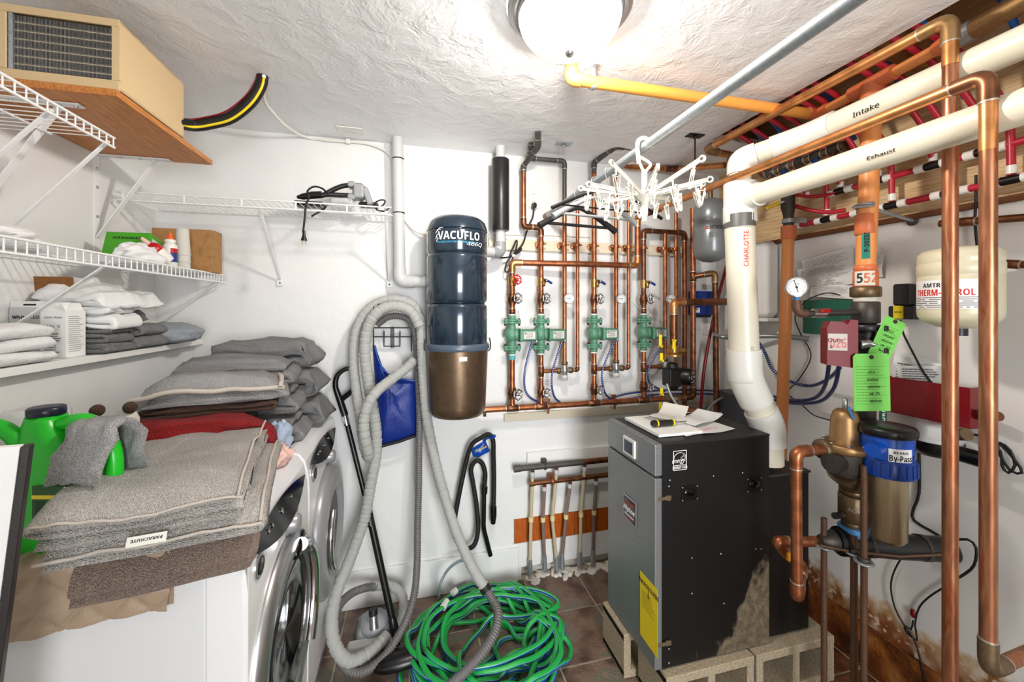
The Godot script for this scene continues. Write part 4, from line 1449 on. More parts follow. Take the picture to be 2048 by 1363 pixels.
	g.lathe([Vector2(0, 0.001), Vector2(0.045, 0.001), Vector2(0.052, 0.02), Vector2(0.057, 0.27), Vector2(0.05, 0.283), Vector2(0.02, 0.287), Vector2(0, 0.287)], Transform3D(Basis(), c), 32)
	part(t, "tub", g, M.clear_plastic)
	part(t, "knob", disc(c + Vector3(0, 0.2, 0), Vector3.UP, 0.02, 0.05), M.grey_plastic)
	for e in [[Vector3(-0.865, y, 0.82), "white bottle with a brown flip cap behind the wash cloth", 0.023], [Vector3(-0.80, y, 0.80), "white bottle with a round brown stopper behind the wash cloth", 0.026]]:
		c = e[0]
		t = thing("lotion_bottle", e[1], "bottle", c)
		var rr: float = e[2]
		g = G.new()
		g.lathe([Vector2(0, 0), Vector2(rr, 0.002), Vector2(rr + 0.002, 0.2), Vector2(rr * 0.7, 0.225), Vector2(0, 0.23)], Transform3D(Basis(), c), 24)
		part(t, "body", g, M.white_plastic)
		g = G.new()
		g.sphere(c + Vector3(0.015, 0.235, 0.012), Vector3(0.017, 0.017, 0.017))
		part(t, "cap", g, M.towel_brown)
	# white leaning board with dark edge
	var p1: Vector3 = Vector3(-0.5719, 1.325, 1.4084)
	var p2: Vector3 = Vector3(-0.5986, 0.9755, 1.4224)
	var d := (p1 - p2).normalized()
	var foot := p1 - d * (p1.y / d.y)
	t = thing("leaning_board", "white board with a dark edge leaning beside the washing machine", "board", foot)
	var side := Vector3(-0.93, 0, 0.36).normalized()
	side = (side - d * side.dot(d)).normalized()
	var nn := side.cross(d)
	var bb := Basis(side, d, nn)
	var l := p1.distance_to(foot)
	g = G.new(); g.box((p1 + foot) / 2 + side * 0.09, Vector3(0.16, l, 0.014), 0.001, bb)
	part(t, "panel", g, M.trim_paint)
	g = G.new(); g.box((p1 + foot) / 2 + side * 0.004, Vector3(0.009, l, 0.018), 0.001, bb)
	part(t, "edge_strip", g, plain("dark_edge", Color(0.1, 0.06, 0.05), 0.5))

# mat: line in (z, y) from the top of the machine over the edge, swept along x, puffed into diamonds
func mat_sheet(path: Array, wide: float) -> G:
	var g := G.new()
	var rows := []
	var f := FastNoiseLite.new()
	f.seed = 3
	f.frequency = 9.0
	var n := 64
	var run_ := 0.0
	for i in path.size():
		if i > 0:
			run_ += (path[i] as Vector2).distance_to(path[i - 1])
		var row := []
		for k in n + 1:
			var x := -0.505 - wide * k / n
			var a := absf(fposmod((x + run_) * 13.0, 1.0) - 0.5)
			var b := absf(fposmod((x - run_) * 13.0, 1.0) - 0.5)
			var puff := 0.016 * pow(minf(1.0 - 2.0 * a, 1.0 - 2.0 * b) * 1.0 + 0.0001, 0.32) + 0.003 * f.get_noise_2d(x * 3.0, run_ * 3.0)
			var tg: Vector2 = (path[mini(i + 1, path.size() - 1)] - path[maxi(i - 1, 0)]).normalized()
			var nn := Vector2(-tg.y, tg.x)
			var sag := 0.012 * sin(x * 9.0) * clampf((run_ - 0.42) / 0.1, 0.0, 1.0)
			var p: Vector2 = path[i] + nn * puff
			row.append(Vector3(x, 1.018 + p.y + sag, 1.158 + p.x + 0.004))
		rows.append(row)
	g.grid(rows)
	# the back of the sheet
	var back := []
	for i in rows.size():
		var row := []
		for k in [0, n]:
			var q: Vector3 = rows[i][k]
			row.append(Vector3(q.x, q.y if i > 14 else 1.0175, q.z if i < 14 else 1.1655))
		back.append(row)
	g.grid(back)
	return g

func jug(label: String, at: Vector3, yaw: float, full: bool) -> void:
	var t := thing("detergent_jug", label, "jug", at)
	var b := Basis(Vector3.UP, -yaw)
	var rows := []
	# outline of the jug: half widths by height, wide base, handle side cut in at the top
	for e in [[0.0, 0.0, 0.0, 0.0], [0.0, 0.09, 0.05, 0.0], [0.006, 0.097, 0.056, 0.0], [0.06, 0.1, 0.058, 0.0], [0.13, 0.097, 0.056, -0.002], [0.17, 0.088, 0.052, -0.008], [0.2, 0.07, 0.047, -0.022], [0.23, 0.05, 0.043, -0.04], [0.255, 0.036, 0.036, -0.052], [0.272, 0.03, 0.03, -0.056], [0.282, 0.028, 0.028, -0.056], [0.282, 0.0, 0.0, -0.056]]:
		var row := []
		for k in 28:
			var a := TAU * k / 28
			var cx := signf(cos(a)) * pow(absf(cos(a)), 0.6)
			var cz := signf(sin(a)) * pow(absf(sin(a)), 0.6)
			row.append(at + b * Vector3(e[3] + e[1] * cx, e[0], e[2] * cz))
		rows.append(row)
	var g := G.new()
	g.grid(rows, true, at + Vector3(0, 0.12, 0))
	part(t, "body", g, M.lime_plastic)
	g = G.new()
	g.tube(smooth([at + b * Vector3(-0.02, 0.262, 0), at + b * Vector3(0.03, 0.27, 0), at + b * Vector3(0.075, 0.245, 0), at + b * Vector3(0.095, 0.19, 0), at + b * Vector3(0.094, 0.13, 0)], 0.01), 0.016, 12)
	part(t, "handle", g, M.lime_plastic)
	var cap := at + b * Vector3(-0.056, 0.282, 0)
	g = G.new()
	g.lathe([Vector2(0.0, 0.0), Vector2(0.03, 0.0), Vector2(0.031, 0.004), Vector2(0.031, 0.016), Vector2(0.028, 0.019), Vector2(0, 0.019)], Transform3D(Basis(), cap), 28)
	part(t, "cap", g, plain("navy_cap", Color(0.03, 0.04, 0.16), 0.3))
	if full:
		var lx := facing(at + b * Vector3(0.035, 0.115, 0.0585), b.z)
		g = G.new(); g.box(lx.origin, Vector3(0.105, 0.07, 0.001), 0.0004, lx.basis)
		var lb := part(t, "label", g, plain("label_green", Color(0.04, 0.3, 0.07), 0.5))
		g = G.new(); g.box(lx.origin + Vector3(0, 0.012, 0) + b.z * 0.0008, Vector3(0.105, 0.008, 0.0008), 0.0, lx.basis)
		part(lb, "label_stripe", g, M.yellow)
		print_lines(lb, lx * Transform3D(Basis(), Vector3(0, -0.014, 0.0008)), 0.09, 0.036, 8, M.ink, 12)
		g = G.new(); g.box(lx.origin + lx.basis * Vector3(0.03, 0.027, 0.001), Vector3(0.03, 0.014, 0.001), 0.0, lx.basis)
		part(lb, "barcode", g, M.paper)

# fabric-covered hose: loose sleeve with gathered bands
func sleeve(parent: Node3D, pts: Array, r: float, seed_: int) -> void:
	var path := even(smooth(pts, 0.015), 0.006)
	var f := FastNoiseLite.new()
	f.seed = seed_
	f.frequency = 0.5
	var rad := []
	var next := 5
	var since := 0
	var rng := RandomNumberGenerator.new()
	rng.seed = seed_
	for i in path.size():
		since += 1
		var k := 1.0 + 0.03 * f.get_noise_1d(i * 0.7)
		if since >= next:
			since = 0
			next = rng.randi_range(5, 9)
			k -= 0.13
		elif since == 1:
			k += 0.08
		rad.append(r * k)
	var g := G.new()
	g.tube(path, rad, 18)
	part(parent, "fabric_sleeve", g, M.hose_sock)

func vacuum_things() -> void:
	# central vacuum canister
	var c: Vector3 = Vector3(0.2186, 1.535, 0.18)
	c.y = 0.0
	var t := thing("vacuum_canister", "tall blue and bronze central vacuum canister hung on the back wall", "vacuum", Vector3(c.x, 1.0, c.z))
	var xf := Transform3D(Basis(), c)
	var g := G.new()
	part(t, "lid", flip_profile([Vector2(0.0, 1.992), Vector2(0.08, 1.989), Vector2(0.118, 1.98), Vector2(0.14, 1.958), Vector2(0.149, 1.928), Vector2(0.151, 1.917), Vector2(0.147, 1.914)], xf), M.canister_blue)
	var secs := [[1.8, 1.915], [1.566, 1.797], [1.345, 1.555]]
	for s in secs:
		part(t, "drum", flip_profile([Vector2(0.138, s[1] + 0.004), Vector2(0.146, s[1]), Vector2(0.15, s[1] - 0.012), Vector2(0.15, s[0] + 0.014), Vector2(0.145, s[0] + 0.002), Vector2(0.138, s[0] - 0.006)], xf), M.canister_blue)
	part(t, "rim", flip_profile([Vector2(0.15, 1.366), Vector2(0.157, 1.362), Vector2(0.16, 1.352), Vector2(0.16, 1.34), Vector2(0.156, 1.333), Vector2(0.148, 1.333)], xf), M.canister_rim)
	part(t, "bucket", flip_profile([Vector2(0.153, 1.336), Vector2(0.15, 1.25), Vector2(0.142, 1.06), Vector2(0.138, 1.03), Vector2(0.125, 1.012), Vector2(0.0, 1.008)], xf), M.canister_bronze)
	var n := Vector3(-0.03, 0, 1).normalized()
	writing(t, "VACUFLO", 0.037, facing(c + n * 0.1506 + Vector3(0, 1.876, 0), n), M.white_ink, {"around": 0.1506, "stretch": 0.92})
	writing(t, "TECHNOLOGY FOR CLEANER LIVING", 0.0078, facing(c + n.rotated(Vector3.UP, -0.12) * 0.1506 + Vector3(0, 1.846, 0), n.rotated(Vector3.UP, -0.12)), M.blue_ink, {"around": 0.1506, "lean": 0.2})
	writing(t, "466Q", 0.018, facing(c + n.rotated(Vector3.UP, 0.52) * 0.1506 + Vector3(0, 1.84, 0), n.rotated(Vector3.UP, 0.52)), M.white_ink, {"around": 0.1506, "lean": 0.3, "stretch": 1.5, "font": regular})
	# swirling head emblem
	g = G.new()
	for e in [[-0.118, 1.9, -0.085, 1.912], [-0.126, 1.89, -0.095, 1.905], [-0.122, 1.873, -0.108, 1.882], [-0.126, 1.862, -0.112, 1.868], [-0.12, 1.85, -0.108, 1.862]]:
		var pts := []
		for i in 7:
			var q := i / 6.0
			var a: float = lerpf(e[0], e[2], q) / 0.15
			pts.append(c + Vector3(0.1508 * sin(a), lerpf(e[1], e[3], q) + 0.006 * sin(q * PI), 0.1508 * cos(a)))
		g.tube(pts, 0.0017, 6)
	part(t, "emblem", g, M.white_ink)
	g = G.new(); g.lathe([Vector2(0.1518, 1.29), Vector2(0.1525, 1.311)], xf, 10, -0.05, 0.2)
	part(t, "sticker", g, M.paper_label)
	g = G.new()
	g.tube([c + Vector3(0.158, 1.39, 0.03), c + Vector3(0.163, 1.365, 0.032), c + Vector3(0.162, 1.335, 0.032), c + Vector3(0.152, 1.322, 0.03)], 0.0035, 8)
	part(t, "latch", g, M.dark_steel)
	g = G.new()
	g.tube([c + Vector3(-0.158, 1.39, 0.05), c + Vector3(-0.163, 1.365, 0.05), c + Vector3(-0.162, 1.335, 0.05)], 0.0035, 8)
	part(t, "latch", g, M.dark_steel)
	g = G.new(); g.sphere(Vector3(c.x, 1.91, c.z + 0.151), Vector3(0.004, 0.004, 0.003))
	part(t, "screw", g, M.steel)
	# inlet and exhaust pipes
	t = thing("inlet_pipe", "grey plastic pipe dropping from the ceiling into the canister's side", "pipe", Vector3(-0.0608, 1.6933, 0.07))
	var top: Vector3 = Vector3(-0.0727, 2.3393, 0.08)
	top.y = 2.4
	add_run(t, [top, Vector3(-0.0605, 1.6722, 0.08), Vector3(c.x - 0.14, Vector3(-0.0605, 1.6722, 0.08).y, 0.11)], 0.028, M.light_grey_plastic, M.light_grey_plastic, {"solder": false, "bend": 0.06, "sides": 20})
	for v in [Vector3(-0.0703, 2.2938, 0.08), Vector3(-0.0654, 2.02, 0.08)]:
		part(t, "joint_ring", tubed([v - Vector3(0, 0.003, 0), v + Vector3(0, 0.003, 0)], 0.0292, 20), M.black_rubber)
	t = thing("exhaust_muffler", "black cylindrical muffler on the grey exhaust pipe above the canister", "muffler", Vector3(0.4577, 1.9494, 0.1))
	top = Vector3(0.4577, 2.3824, 0.1)
	top.y = 2.4
	add_run(t, [top, Vector3(0.4577, 1.8317, 0.1), Vector3(c.x + 0.135, Vector3(0.4577, 1.8317, 0.1).y - 0.0, 0.16)], 0.0255, M.light_grey_plastic, M.grey_plastic, {"solder": false, "bend": 0.055, "sides": 20})
	var m0: Vector3 = Vector3(0.4577, 1.952, 0.1)
	var m1: Vector3 = Vector3(0.4577, 2.3316, 0.1)
	g = G.new(); g.lathe([Vector2(0.026, 0), Vector2(0.045, 0.0), Vector2(0.047, 0.004), Vector2(0.047, m1.y - m0.y - 0.004), Vector2(0.045, m1.y - m0.y), Vector2(0.026, m1.y - m0.y)], Transform3D(Basis(), Vector3(m1.x, m0.y, m1.z)), 36)
	part(t, "muffler", g, M.dark_plastic)
	# outlet with the canister's cord
	var op: Vector3 = Vector3(0.6718, 2.1633, 0.003)
	t = thing("power_outlet", "white wall outlet with a black plug behind the copper pipes", "outlet", op)
	part(t, "plate", boxed(op, Vector3(0.064, 0.108, 0.006), 0.002), M.white_plastic)
	for dy in [0.022, -0.022]:
		var s := part(t, "socket", boxed(op + Vector3(0, dy, 0.0035), Vector3(0.03, 0.034, 0.003), 0.001), M.trim_paint)
		for dx in [-0.006, 0.006]:
			part(s, "slot", boxed(op + Vector3(dx, dy + 0.004, 0.0052), Vector3(0.002, 0.009, 0.001), 0.0002), M.black_plastic)
	t = thing("plug_cable", "black cord looping from the wall outlet to the vacuum canister", "cord", Vector3(0.6665, 2.119, 0.03))
	part(t, "plug", boxed(Vector3(0.668, 2.1175, 0.025), Vector3(0.026, 0.03, 0.036), 0.006), M.black_plastic)
	g = G.new()
	g.tube(smooth([Vector3(0.6634, 2.1051, 0.04), Vector3(0.6591, 2.0554, 0.035), Vector3(0.6371, 2.0047, 0.03), Vector3(0.6196, 1.9533, 0.03), Vector3(0.5936, 1.893, 0.05), Vector3(0.5481, 1.8429, 0.06), Vector3(0.5057, 1.795, 0.06), Vector3(0.4916, 1.7454, 0.06), Vector3(0.5085, 1.7376, 0.06), Vector3(0.5311, 1.8012, 0.06), Vector3(0.5594, 1.8846, 0.06), Vector3(0.5579, 1.9129, 0.055), Vector3(0.5449, 1.8856, 0.05), Vector3(0.5222, 1.8241, 0.05), Vector3(0.5793, 1.8509, 0.05), Vector3(0.585, 1.8732, 0.05), Vector3(0.5506, 1.8361, 0.05), Vector3(0.494, 1.815, 0.05), Vector3(0.3872, 1.8135, 0.1)], 0.01), 0.0045, 8)
	part(t, "cord", g, M.black_rubber)
	part(t, "cable_tie", tubed([Vector3(0.5298, 1.8252, 0.065), Vector3(0.5468, 1.8257, 0.065)], 0.008, 8), M.white_plastic)
	# hose rack and hose
	t = thing("hose_rack", "black wire hose rack on the back wall carrying the vacuum hose", "rack", Vector3(-0.1003, 1.3442, 0.01))
	g = G.new()
	g.tube(rounded([Vector3(-0.1865, 1.3243, 0.1), Vector3(-0.1838, 1.557, 0.13), Vector3(-0.0037, 1.5575, 0.13), Vector3(-0.0037, 1.4396, 0.12), Vector3(-0.0038, 1.3196, 0.1)], 0.02), 0.0032, 8)
	g.tube([Vector3(-0.1847, 1.4417, 0.12), Vector3(-0.0037, 1.4396, 0.12)], 0.0032, 8)
	g.tube([Vector3(-0.1883, 1.3949, 0.08), Vector3(-0.0038, 1.3918, 0.08)], 0.0032, 8)
	g.tube([Vector3(-0.1394, 1.4206, 0.06), Vector3(-0.1414, 1.3417, 0.03), Vector3(-0.0619, 1.3399, 0.03), Vector3(-0.0611, 1.4196, 0.06)], 0.0032, 8)
	part(t, "wire_frame", g, M.dark_steel)
	part(t, "wall_strap", boxed(Vector3(-0.1002, 1.3862, 0.012), Vector3(0.018, 0.11, 0.006), 0.002), M.dark_steel)
	part(t, "screw", disc(Vector3(-0.1, 1.3317, 0.016), Vector3(0, 0, 1), 0.005, 0.003), M.steel)
	t = thing("vacuum_hose", "long grey fabric-covered vacuum hose looped over the wall rack", "hose", Vector3(-0.2793, 0.02, 0.3561))
	sleeve(t, [Vector3(0.0407, 1.4764, 0.1), Vector3(0.0084, 1.5476, 0.12), Vector3(-0.0593, 1.5774, 0.12), Vector3(-0.1432, 1.5722, 0.11), Vector3(-0.2136, 1.5276, 0.11), Vector3(-0.2575, 1.4543, 0.11), Vector3(-0.2745, 1.3578, 0.12), Vector3(-0.2732, 1.2378, 0.13), Vector3(-0.2583, 1.1184, 0.14), Vector3(-0.2366, 1.0046, 0.17), Vector3(-0.2221, 0.9061, 0.2), Vector3(-0.2002, 0.8552, 0.24), Vector3(-0.1928, 0.8743, 0.27), Vector3(-0.2046, 0.9595, 0.3), Vector3(-0.2088, 1.0379, 0.3), Vector3(-0.1877, 1.1147, 0.3), Vector3(-0.151, 1.1648, 0.28), Vector3(-0.0883, 1.2066, 0.22), Vector3(-0.0298, 1.2431, 0.16), Vector3(0.0036, 1.27, 0.11)], 0.0235, 3)
	sleeve(t, [Vector3(0.0323, 1.4534, 0.16), Vector3(-0.0013, 1.5154, 0.17), Vector3(-0.0579, 1.5447, 0.17), Vector3(-0.1276, 1.5398, 0.17), Vector3(-0.1825, 1.4943, 0.17), Vector3(-0.213, 1.4199, 0.16), Vector3(-0.2198, 1.3242, 0.16), Vector3(-0.2062, 1.1918, 0.16), Vector3(-0.1902, 1.095, 0.16), Vector3(-0.1705, 0.9463, 0.15), Vector3(-0.1697, 0.8286, 0.16), Vector3(-0.1906, 0.7067, 0.18), Vector3(-0.2154, 0.5651, 0.2), Vector3(-0.2513, 0.458, 0.23), Vector3(-0.2834, 0.3781, 0.26), Vector3(-0.3125, 0.3196, 0.3), Vector3(-0.33, 0.2495, 0.35), Vector3(-0.321, 0.1807, 0.4), Vector3(-0.291, 0.1269, 0.43), Vector3(-0.2489, 0.0831, 0.43), Vector3(-0.2037, 0.0668, 0.4), Vector3(-0.1612, 0.0589, 0.36), Vector3(-0.1288, 0.0571, 0.32), Vector3(-0.1151, 0.0563, 0.3)], 0.0255, 7)
	sleeve(t, [Vector3(0.0011, 1.4761, 0.08), Vector3(0.0329, 1.4972, 0.12), Vector3(0.0423, 1.4275, 0.14), Vector3(0.047, 1.3285, 0.15), Vector3(0.0543, 1.1788, 0.15), Vector3(0.0689, 1.0035, 0.15), Vector3(0.0954, 0.855, 0.16), Vector3(0.1236, 0.7231, 0.18), Vector3(0.1612, 0.5919, 0.2), Vector3(0.1953, 0.4906, 0.25), Vector3(0.2332, 0.4027, 0.295), Vector3(0.2781, 0.3207, 0.345), Vector3(0.3269, 0.2534, 0.388)], 0.0245, 11)
	corrugated(t, "ribbed_hose", [Vector3(0.3228, 0.2589, 0.385), Vector3(0.3511, 0.2286, 0.43), Vector3(0.3612, 0.2128, 0.49), Vector3(0.3356, 0.1866, 0.55), Vector3(0.2802, 0.16, 0.6), Vector3(0.2089, 0.1296, 0.635), Vector3(0.1494, 0.1041, 0.65), Vector3(0.083, 0.0718, 0.66)], 0.0205, 0.011, plain("hose_grey", Color(0.42, 0.41, 0.41), 0.4), 0.22)
	corrugated(t, "ribbed_hose", [Vector3(-0.1676, 1.458, 0.1), Vector3(-0.1189, 1.4929, 0.12), Vector3(-0.0593, 1.4976, 0.12), Vector3(-0.0062, 1.4648, 0.12), Vector3(0.0209, 1.3495, 0.1), Vector3(0.0283, 1.1713, 0.1), Vector3(0.0354, 0.998, 0.12), Vector3(0.0326, 0.8286, 0.14), Vector3(0.0299, 0.638, 0.16), Vector3(0.0248, 0.4517, 0.18), Vector3(0.022, 0.3058, 0.22), Vector3(0.0078, 0.2062, 0.28), Vector3(-0.0272, 0.1422, 0.34), Vector3(-0.0823, 0.0906, 0.4), Vector3(-0.1403, 0.0623, 0.44), Vector3(-0.2065, 0.0529, 0.46), Vector3(-0.2666, 0.0689, 0.44), Vector3(-0.3041, 0.1316, 0.42), Vector3(-0.3184, 0.191, 0.36), Vector3(-0.3166, 0.2214, 0.3), Vector3(-0.2814, 0.2054, 0.2), Vector3(-0.2219, 0.185, 0.14), Vector3(-0.1676, 0.1563, 0.1)], 0.0185, 0.0105, M.hose_grey, 0.22)
	sleeve(t, [Vector3(-0.1912, 0.1602, 0.1), Vector3(-0.132, 0.1553, 0.1), Vector3(-0.0785, 0.1448, 0.12), Vector3(-0.044, 0.1196, 0.16), Vector3(-0.0432, 0.0755, 0.2), Vector3(-0.061, 0.0342, 0.22)], 0.022, 15)
	part(t, "end_ring", tubed([Vector3(0.319, 0.2631, 0.38), Vector3(0.3325, 0.2458, 0.395)], 0.026, 16), M.dark_plastic)
	# wand with handle and floor brush
	t = thing("vacuum_wand", "black telescopic vacuum wand with looped handle leaning on the wall", "wand", Vector3(-0.0759, 0.01, 0.3028))
	part(t, "upper_tube", tubed([Vector3(-0.3168, 0.9906, 0.08), Vector3(-0.2029, 0.5772, 0.17)], 0.0125, 16), M.black_plastic)
	part(t, "lower_tube", tubed([Vector3(-0.2079, 0.5945, 0.165), Vector3(-0.0883, 0.1009, 0.27)], 0.0165, 16), M.black_plastic)
	part(t, "sleeve_ring", tubed([Vector3(-0.2102, 0.59, 0.165), Vector3(-0.1901, 0.5069, 0.185)], 0.019, 16), M.dark_plastic)
	part(t, "chrome_ferrule", tubed([Vector3(-0.324, 1.0152, 0.078), Vector3(-0.311, 0.9629, 0.088)], 0.0145, 16), M.chrome)
	part(t, "handle", tubed(smooth([Vector3(-0.3214, 1.0106, 0.08), Vector3(-0.3443, 1.0857, 0.08), Vector3(-0.3648, 1.1554, 0.08), Vector3(-0.3557, 1.2089, 0.08), Vector3(-0.3214, 1.2371, 0.08), Vector3(-0.2868, 1.2383, 0.08)], 0.01), [0.017, 0.016, 0.013, 0.012, 0.011], 12), M.black_plastic)
	part(t, "grip_bar", tubed([Vector3(-0.3352, 1.0901, 0.08), Vector3(-0.2679, 1.1473, 0.1)], 0.013, 12), M.black_plastic)
	part(t, "neck", tubed([Vector3(-0.0905, 0.1128, 0.27), Vector3(-0.0765, 0.0635, 0.29), Vector3(-0.067, 0.0141, 0.31)], [0.018, 0.02, 0.014], 14), M.black_plastic)
	g = G.new()
	var b0: Vector3 = Vector3(0.0783, 0.06, 0.4342)
	var b1: Vector3 = Vector3(-0.1655, 0.045, 0.4449)
	var bd := (b1 - b0).normalized()
	g.sphere((b0 + b1) / 2 + Vector3(0, 0.004, 0), Vector3(b0.distance_to(b1) / 2, 0.033, 0.048), 14, 28, Basis(bd, Vector3.UP, bd.cross(Vector3.UP)))
	part(t, "floor_brush", g, M.black_plastic)
	# power head lying by the wall
	var pc: Vector3 = Vector3(-0.1733, 0.03, 0.223)
	t = thing("carpet_nozzle", "grey motorised carpet head lying on the tiles inside the hose loop", "vacuum head", Vector3(pc.x, 0, pc.z))
	g = G.new()
	g.box(pc + Vector3(0, 0.012, -0.02), Vector3(0.17, 0.07, 0.15), 0.03)
	g.sphere(pc + Vector3(0, 0.03, -0.01), Vector3(0.07, 0.05, 0.075))
	part(t, "housing", g, M.grey_plastic)
	part(t, "front_bar", boxed(pc + Vector3(-0.004, -0.004, 0.065), Vector3(0.215, 0.042, 0.05), 0.014), M.light_grey_plastic)
	part(t, "neck", tubed([pc + Vector3(0.005, 0.05, 0.05), pc + Vector3(0.0, 0.105, 0.03)], [0.02, 0.016], 16), M.steel)
	part(t, "socket_ring", tubed([pc + Vector3(0.0, 0.1, 0.031), pc + Vector3(-0.002, 0.125, 0.025)], 0.02, 16), M.dark_plastic)
	single("floor_pipe", "black pipe lying along the skirting behind the carpet head", "pipe", tubed([Vector3(-0.0919, 0.03, -0.0931), Vector3(0.1475, 0.03, -0.0334)], 0.012, 12), M.dark_plastic)
	# blue tool bag under the rack
	t = thing("tool_bag", "blue nylon tool bag hanging from the hose rack", "bag", Vector3(-0.0737, 0.8325, 0.05))
	g = pouch([Vector3(-0.1939, 1.3566, 0.07), Vector3(-0.1772, 1.3386, 0.07), Vector3(-0.158, 1.2625, 0.07), Vector3(-0.1145, 1.2027, 0.07), Vector3(-0.0485, 1.1745, 0.07), Vector3(0.0237, 1.1611, 0.07), Vector3(0.0287, 1.0629, 0.07), Vector3(0.0312, 0.8769, 0.07), Vector3(-0.0608, 0.8534, 0.07), Vector3(-0.1532, 0.8381, 0.07), Vector3(-0.1652, 0.9727, 0.07), Vector3(-0.1772, 1.1246, 0.07), Vector3(-0.1868, 1.2383, 0.07)], 0.045)
	part(t, "pouch", g, M.blue_nylon)
	g = G.new()
	g.tube([Vector3(0.0333, 0.8947, 0.095), Vector3(-0.0601, 0.8665, 0.095), Vector3(-0.1514, 0.8488, 0.095)], 0.008, 8)
	part(t, "binding", g, M.black_rubber)
	g = G.new()
	g.tube(smooth([Vector3(-0.1794, 1.3539, 0.1), Vector3(-0.1605, 1.2739, 0.1), Vector3(-0.1177, 1.2101, 0.1), Vector3(-0.0502, 1.1822, 0.1), Vector3(0.0233, 1.1664, 0.1)], 0.01), 0.004, 8)
	part(t, "piping", g, M.blue_plastic)
	# small black hose on a blue hook
	t = thing("hose_hook", "blue plastic hose hook with yellow print low on the back wall", "hook", Vector3(0.3636, 0.7384, 0))
	g = pouch([Vector3(0.3118, 0.7662, 0.012), Vector3(0.3923, 0.8091, 0.012), Vector3(0.4175, 0.7462, 0.012), Vector3(0.3505, 0.7162, 0.012), Vector3(0.3228, 0.7269, 0.012)], 0.02)
	part(t, "plate", g, M.blue_plastic)
	g = G.new(); g.tube(smooth([Vector3(0.3825, 0.8124, 0.02), Vector3(0.3964, 0.8371, 0.05), Vector3(0.4162, 0.8481, 0.09), Vector3(0.4277, 0.8609, 0.1)], 0.01), 0.009, 10)
	part(t, "arm", g, M.blue_plastic)
	writing(t, "EZ Foam", 0.012, facing(Vector3(0.3631, 0.7727, 0.036), Vector3(0, 0, 1), Vector3.UP, 0.35), M.yellow, {"lean": 0.3})
	t = thing("suction_hose", "black ribbed suction hose looped over the blue hook", "hose", Vector3(0.301, 0.2455, 0.05))
	corrugated(t, "ribbed_hose", [Vector3(0.4296, 0.4503, 0.05), Vector3(0.4324, 0.5999, 0.05), Vector3(0.4276, 0.7402, 0.06), Vector3(0.4229, 0.8251, 0.07), Vector3(0.3963, 0.8626, 0.08), Vector3(0.3503, 0.8447, 0.08), Vector3(0.3074, 0.8163, 0.08), Vector3(0.2808, 0.7471, 0.08), Vector3(0.2609, 0.6525, 0.07), Vector3(0.2345, 0.523, 0.07), Vector3(0.2135, 0.3937, 0.07), Vector3(0.2281, 0.3129, 0.08), Vector3(0.2821, 0.2741, 0.09), Vector3(0.3219, 0.2948, 0.09), Vector3(0.3395, 0.3691, 0.08), Vector3(0.3331, 0.4849, 0.07), Vector3(0.3157, 0.6027, 0.06), Vector3(0.305, 0.6761, 0.06), Vector3(0.325, 0.7208, 0.07), Vector3(0.3601, 0.7122, 0.07), Vector3(0.3809, 0.6499, 0.06), Vector3(0.3799, 0.5782, 0.05)], 0.0135, 0.007, M.black_rubber, 0.2)
	part(t, "cuff", tubed([Vector3(0.4296, 0.4584, 0.05), Vector3(0.4296, 0.4094, 0.05), Vector3(0.4269, 0.3661, 0.05)], [0.017, 0.017, 0.013], 14), M.black_plastic)
	part(t, "cuff", tubed([Vector3(0.3799, 0.5728, 0.05), Vector3(0.3772, 0.5352, 0.05)], 0.0175, 14), M.black_plastic)
	part(t, "wand_tube", tubed(rounded([Vector3(0.3772, 0.5406, 0.05), Vector3(0.3744, 0.3486, 0.05), Vector3(0.413, 0.1938, 0.05)], 0.03), 0.0125, 14), M.black_plastic)

# lathe given from the top down
func flip_profile(p: Array, xf: Transform3D) -> G:
	var q := p.duplicate()
	q.reverse()
	var g := G.new()
	g.lathe(q, xf, 56)
	return g

# a cushion-like flat pouch: an outline in the wall's plane, swelling towards the room
func pouch(outline: Array, bulge: float) -> G:
	var c := Vector3.ZERO
	for p in outline:
		c += p
	c /= outline.size()
	var loop := []
	var m := outline.size()
	for i in m:
		for j in 3:
			loop.append((outline[i] as Vector3).lerp(outline[(i + 1) % m], j / 3.0))
	var f := FastNoiseLite.new()
	f.frequency = 9.0
	var rows := []
	for k in 7:
		var q := k / 6.0
		var row := []
		for p in loop:
			var o: Vector3 = c + (p - c) * (1.0 - q * 0.999)
			row.append(o + Vector3(0, 0, bulge * (sqrt(1.0 - pow(1.0 - q, 2.0)) * 0.8 + 0.25 * q * f.get_noise_2d(o.x * 1.4, o.y * 1.4))))
		rows.append(row)
	var g := G.new()
	g.grid(rows, true, c - Vector3(0, 0, 1))
	var back := []
	for p in loop:
		back.append(p)
	var brow := [back, back.map(func(p): return c + (p - c) * 0.001)]
	g.grid(brow, true, c + Vector3(0, 0, 1))
	return g

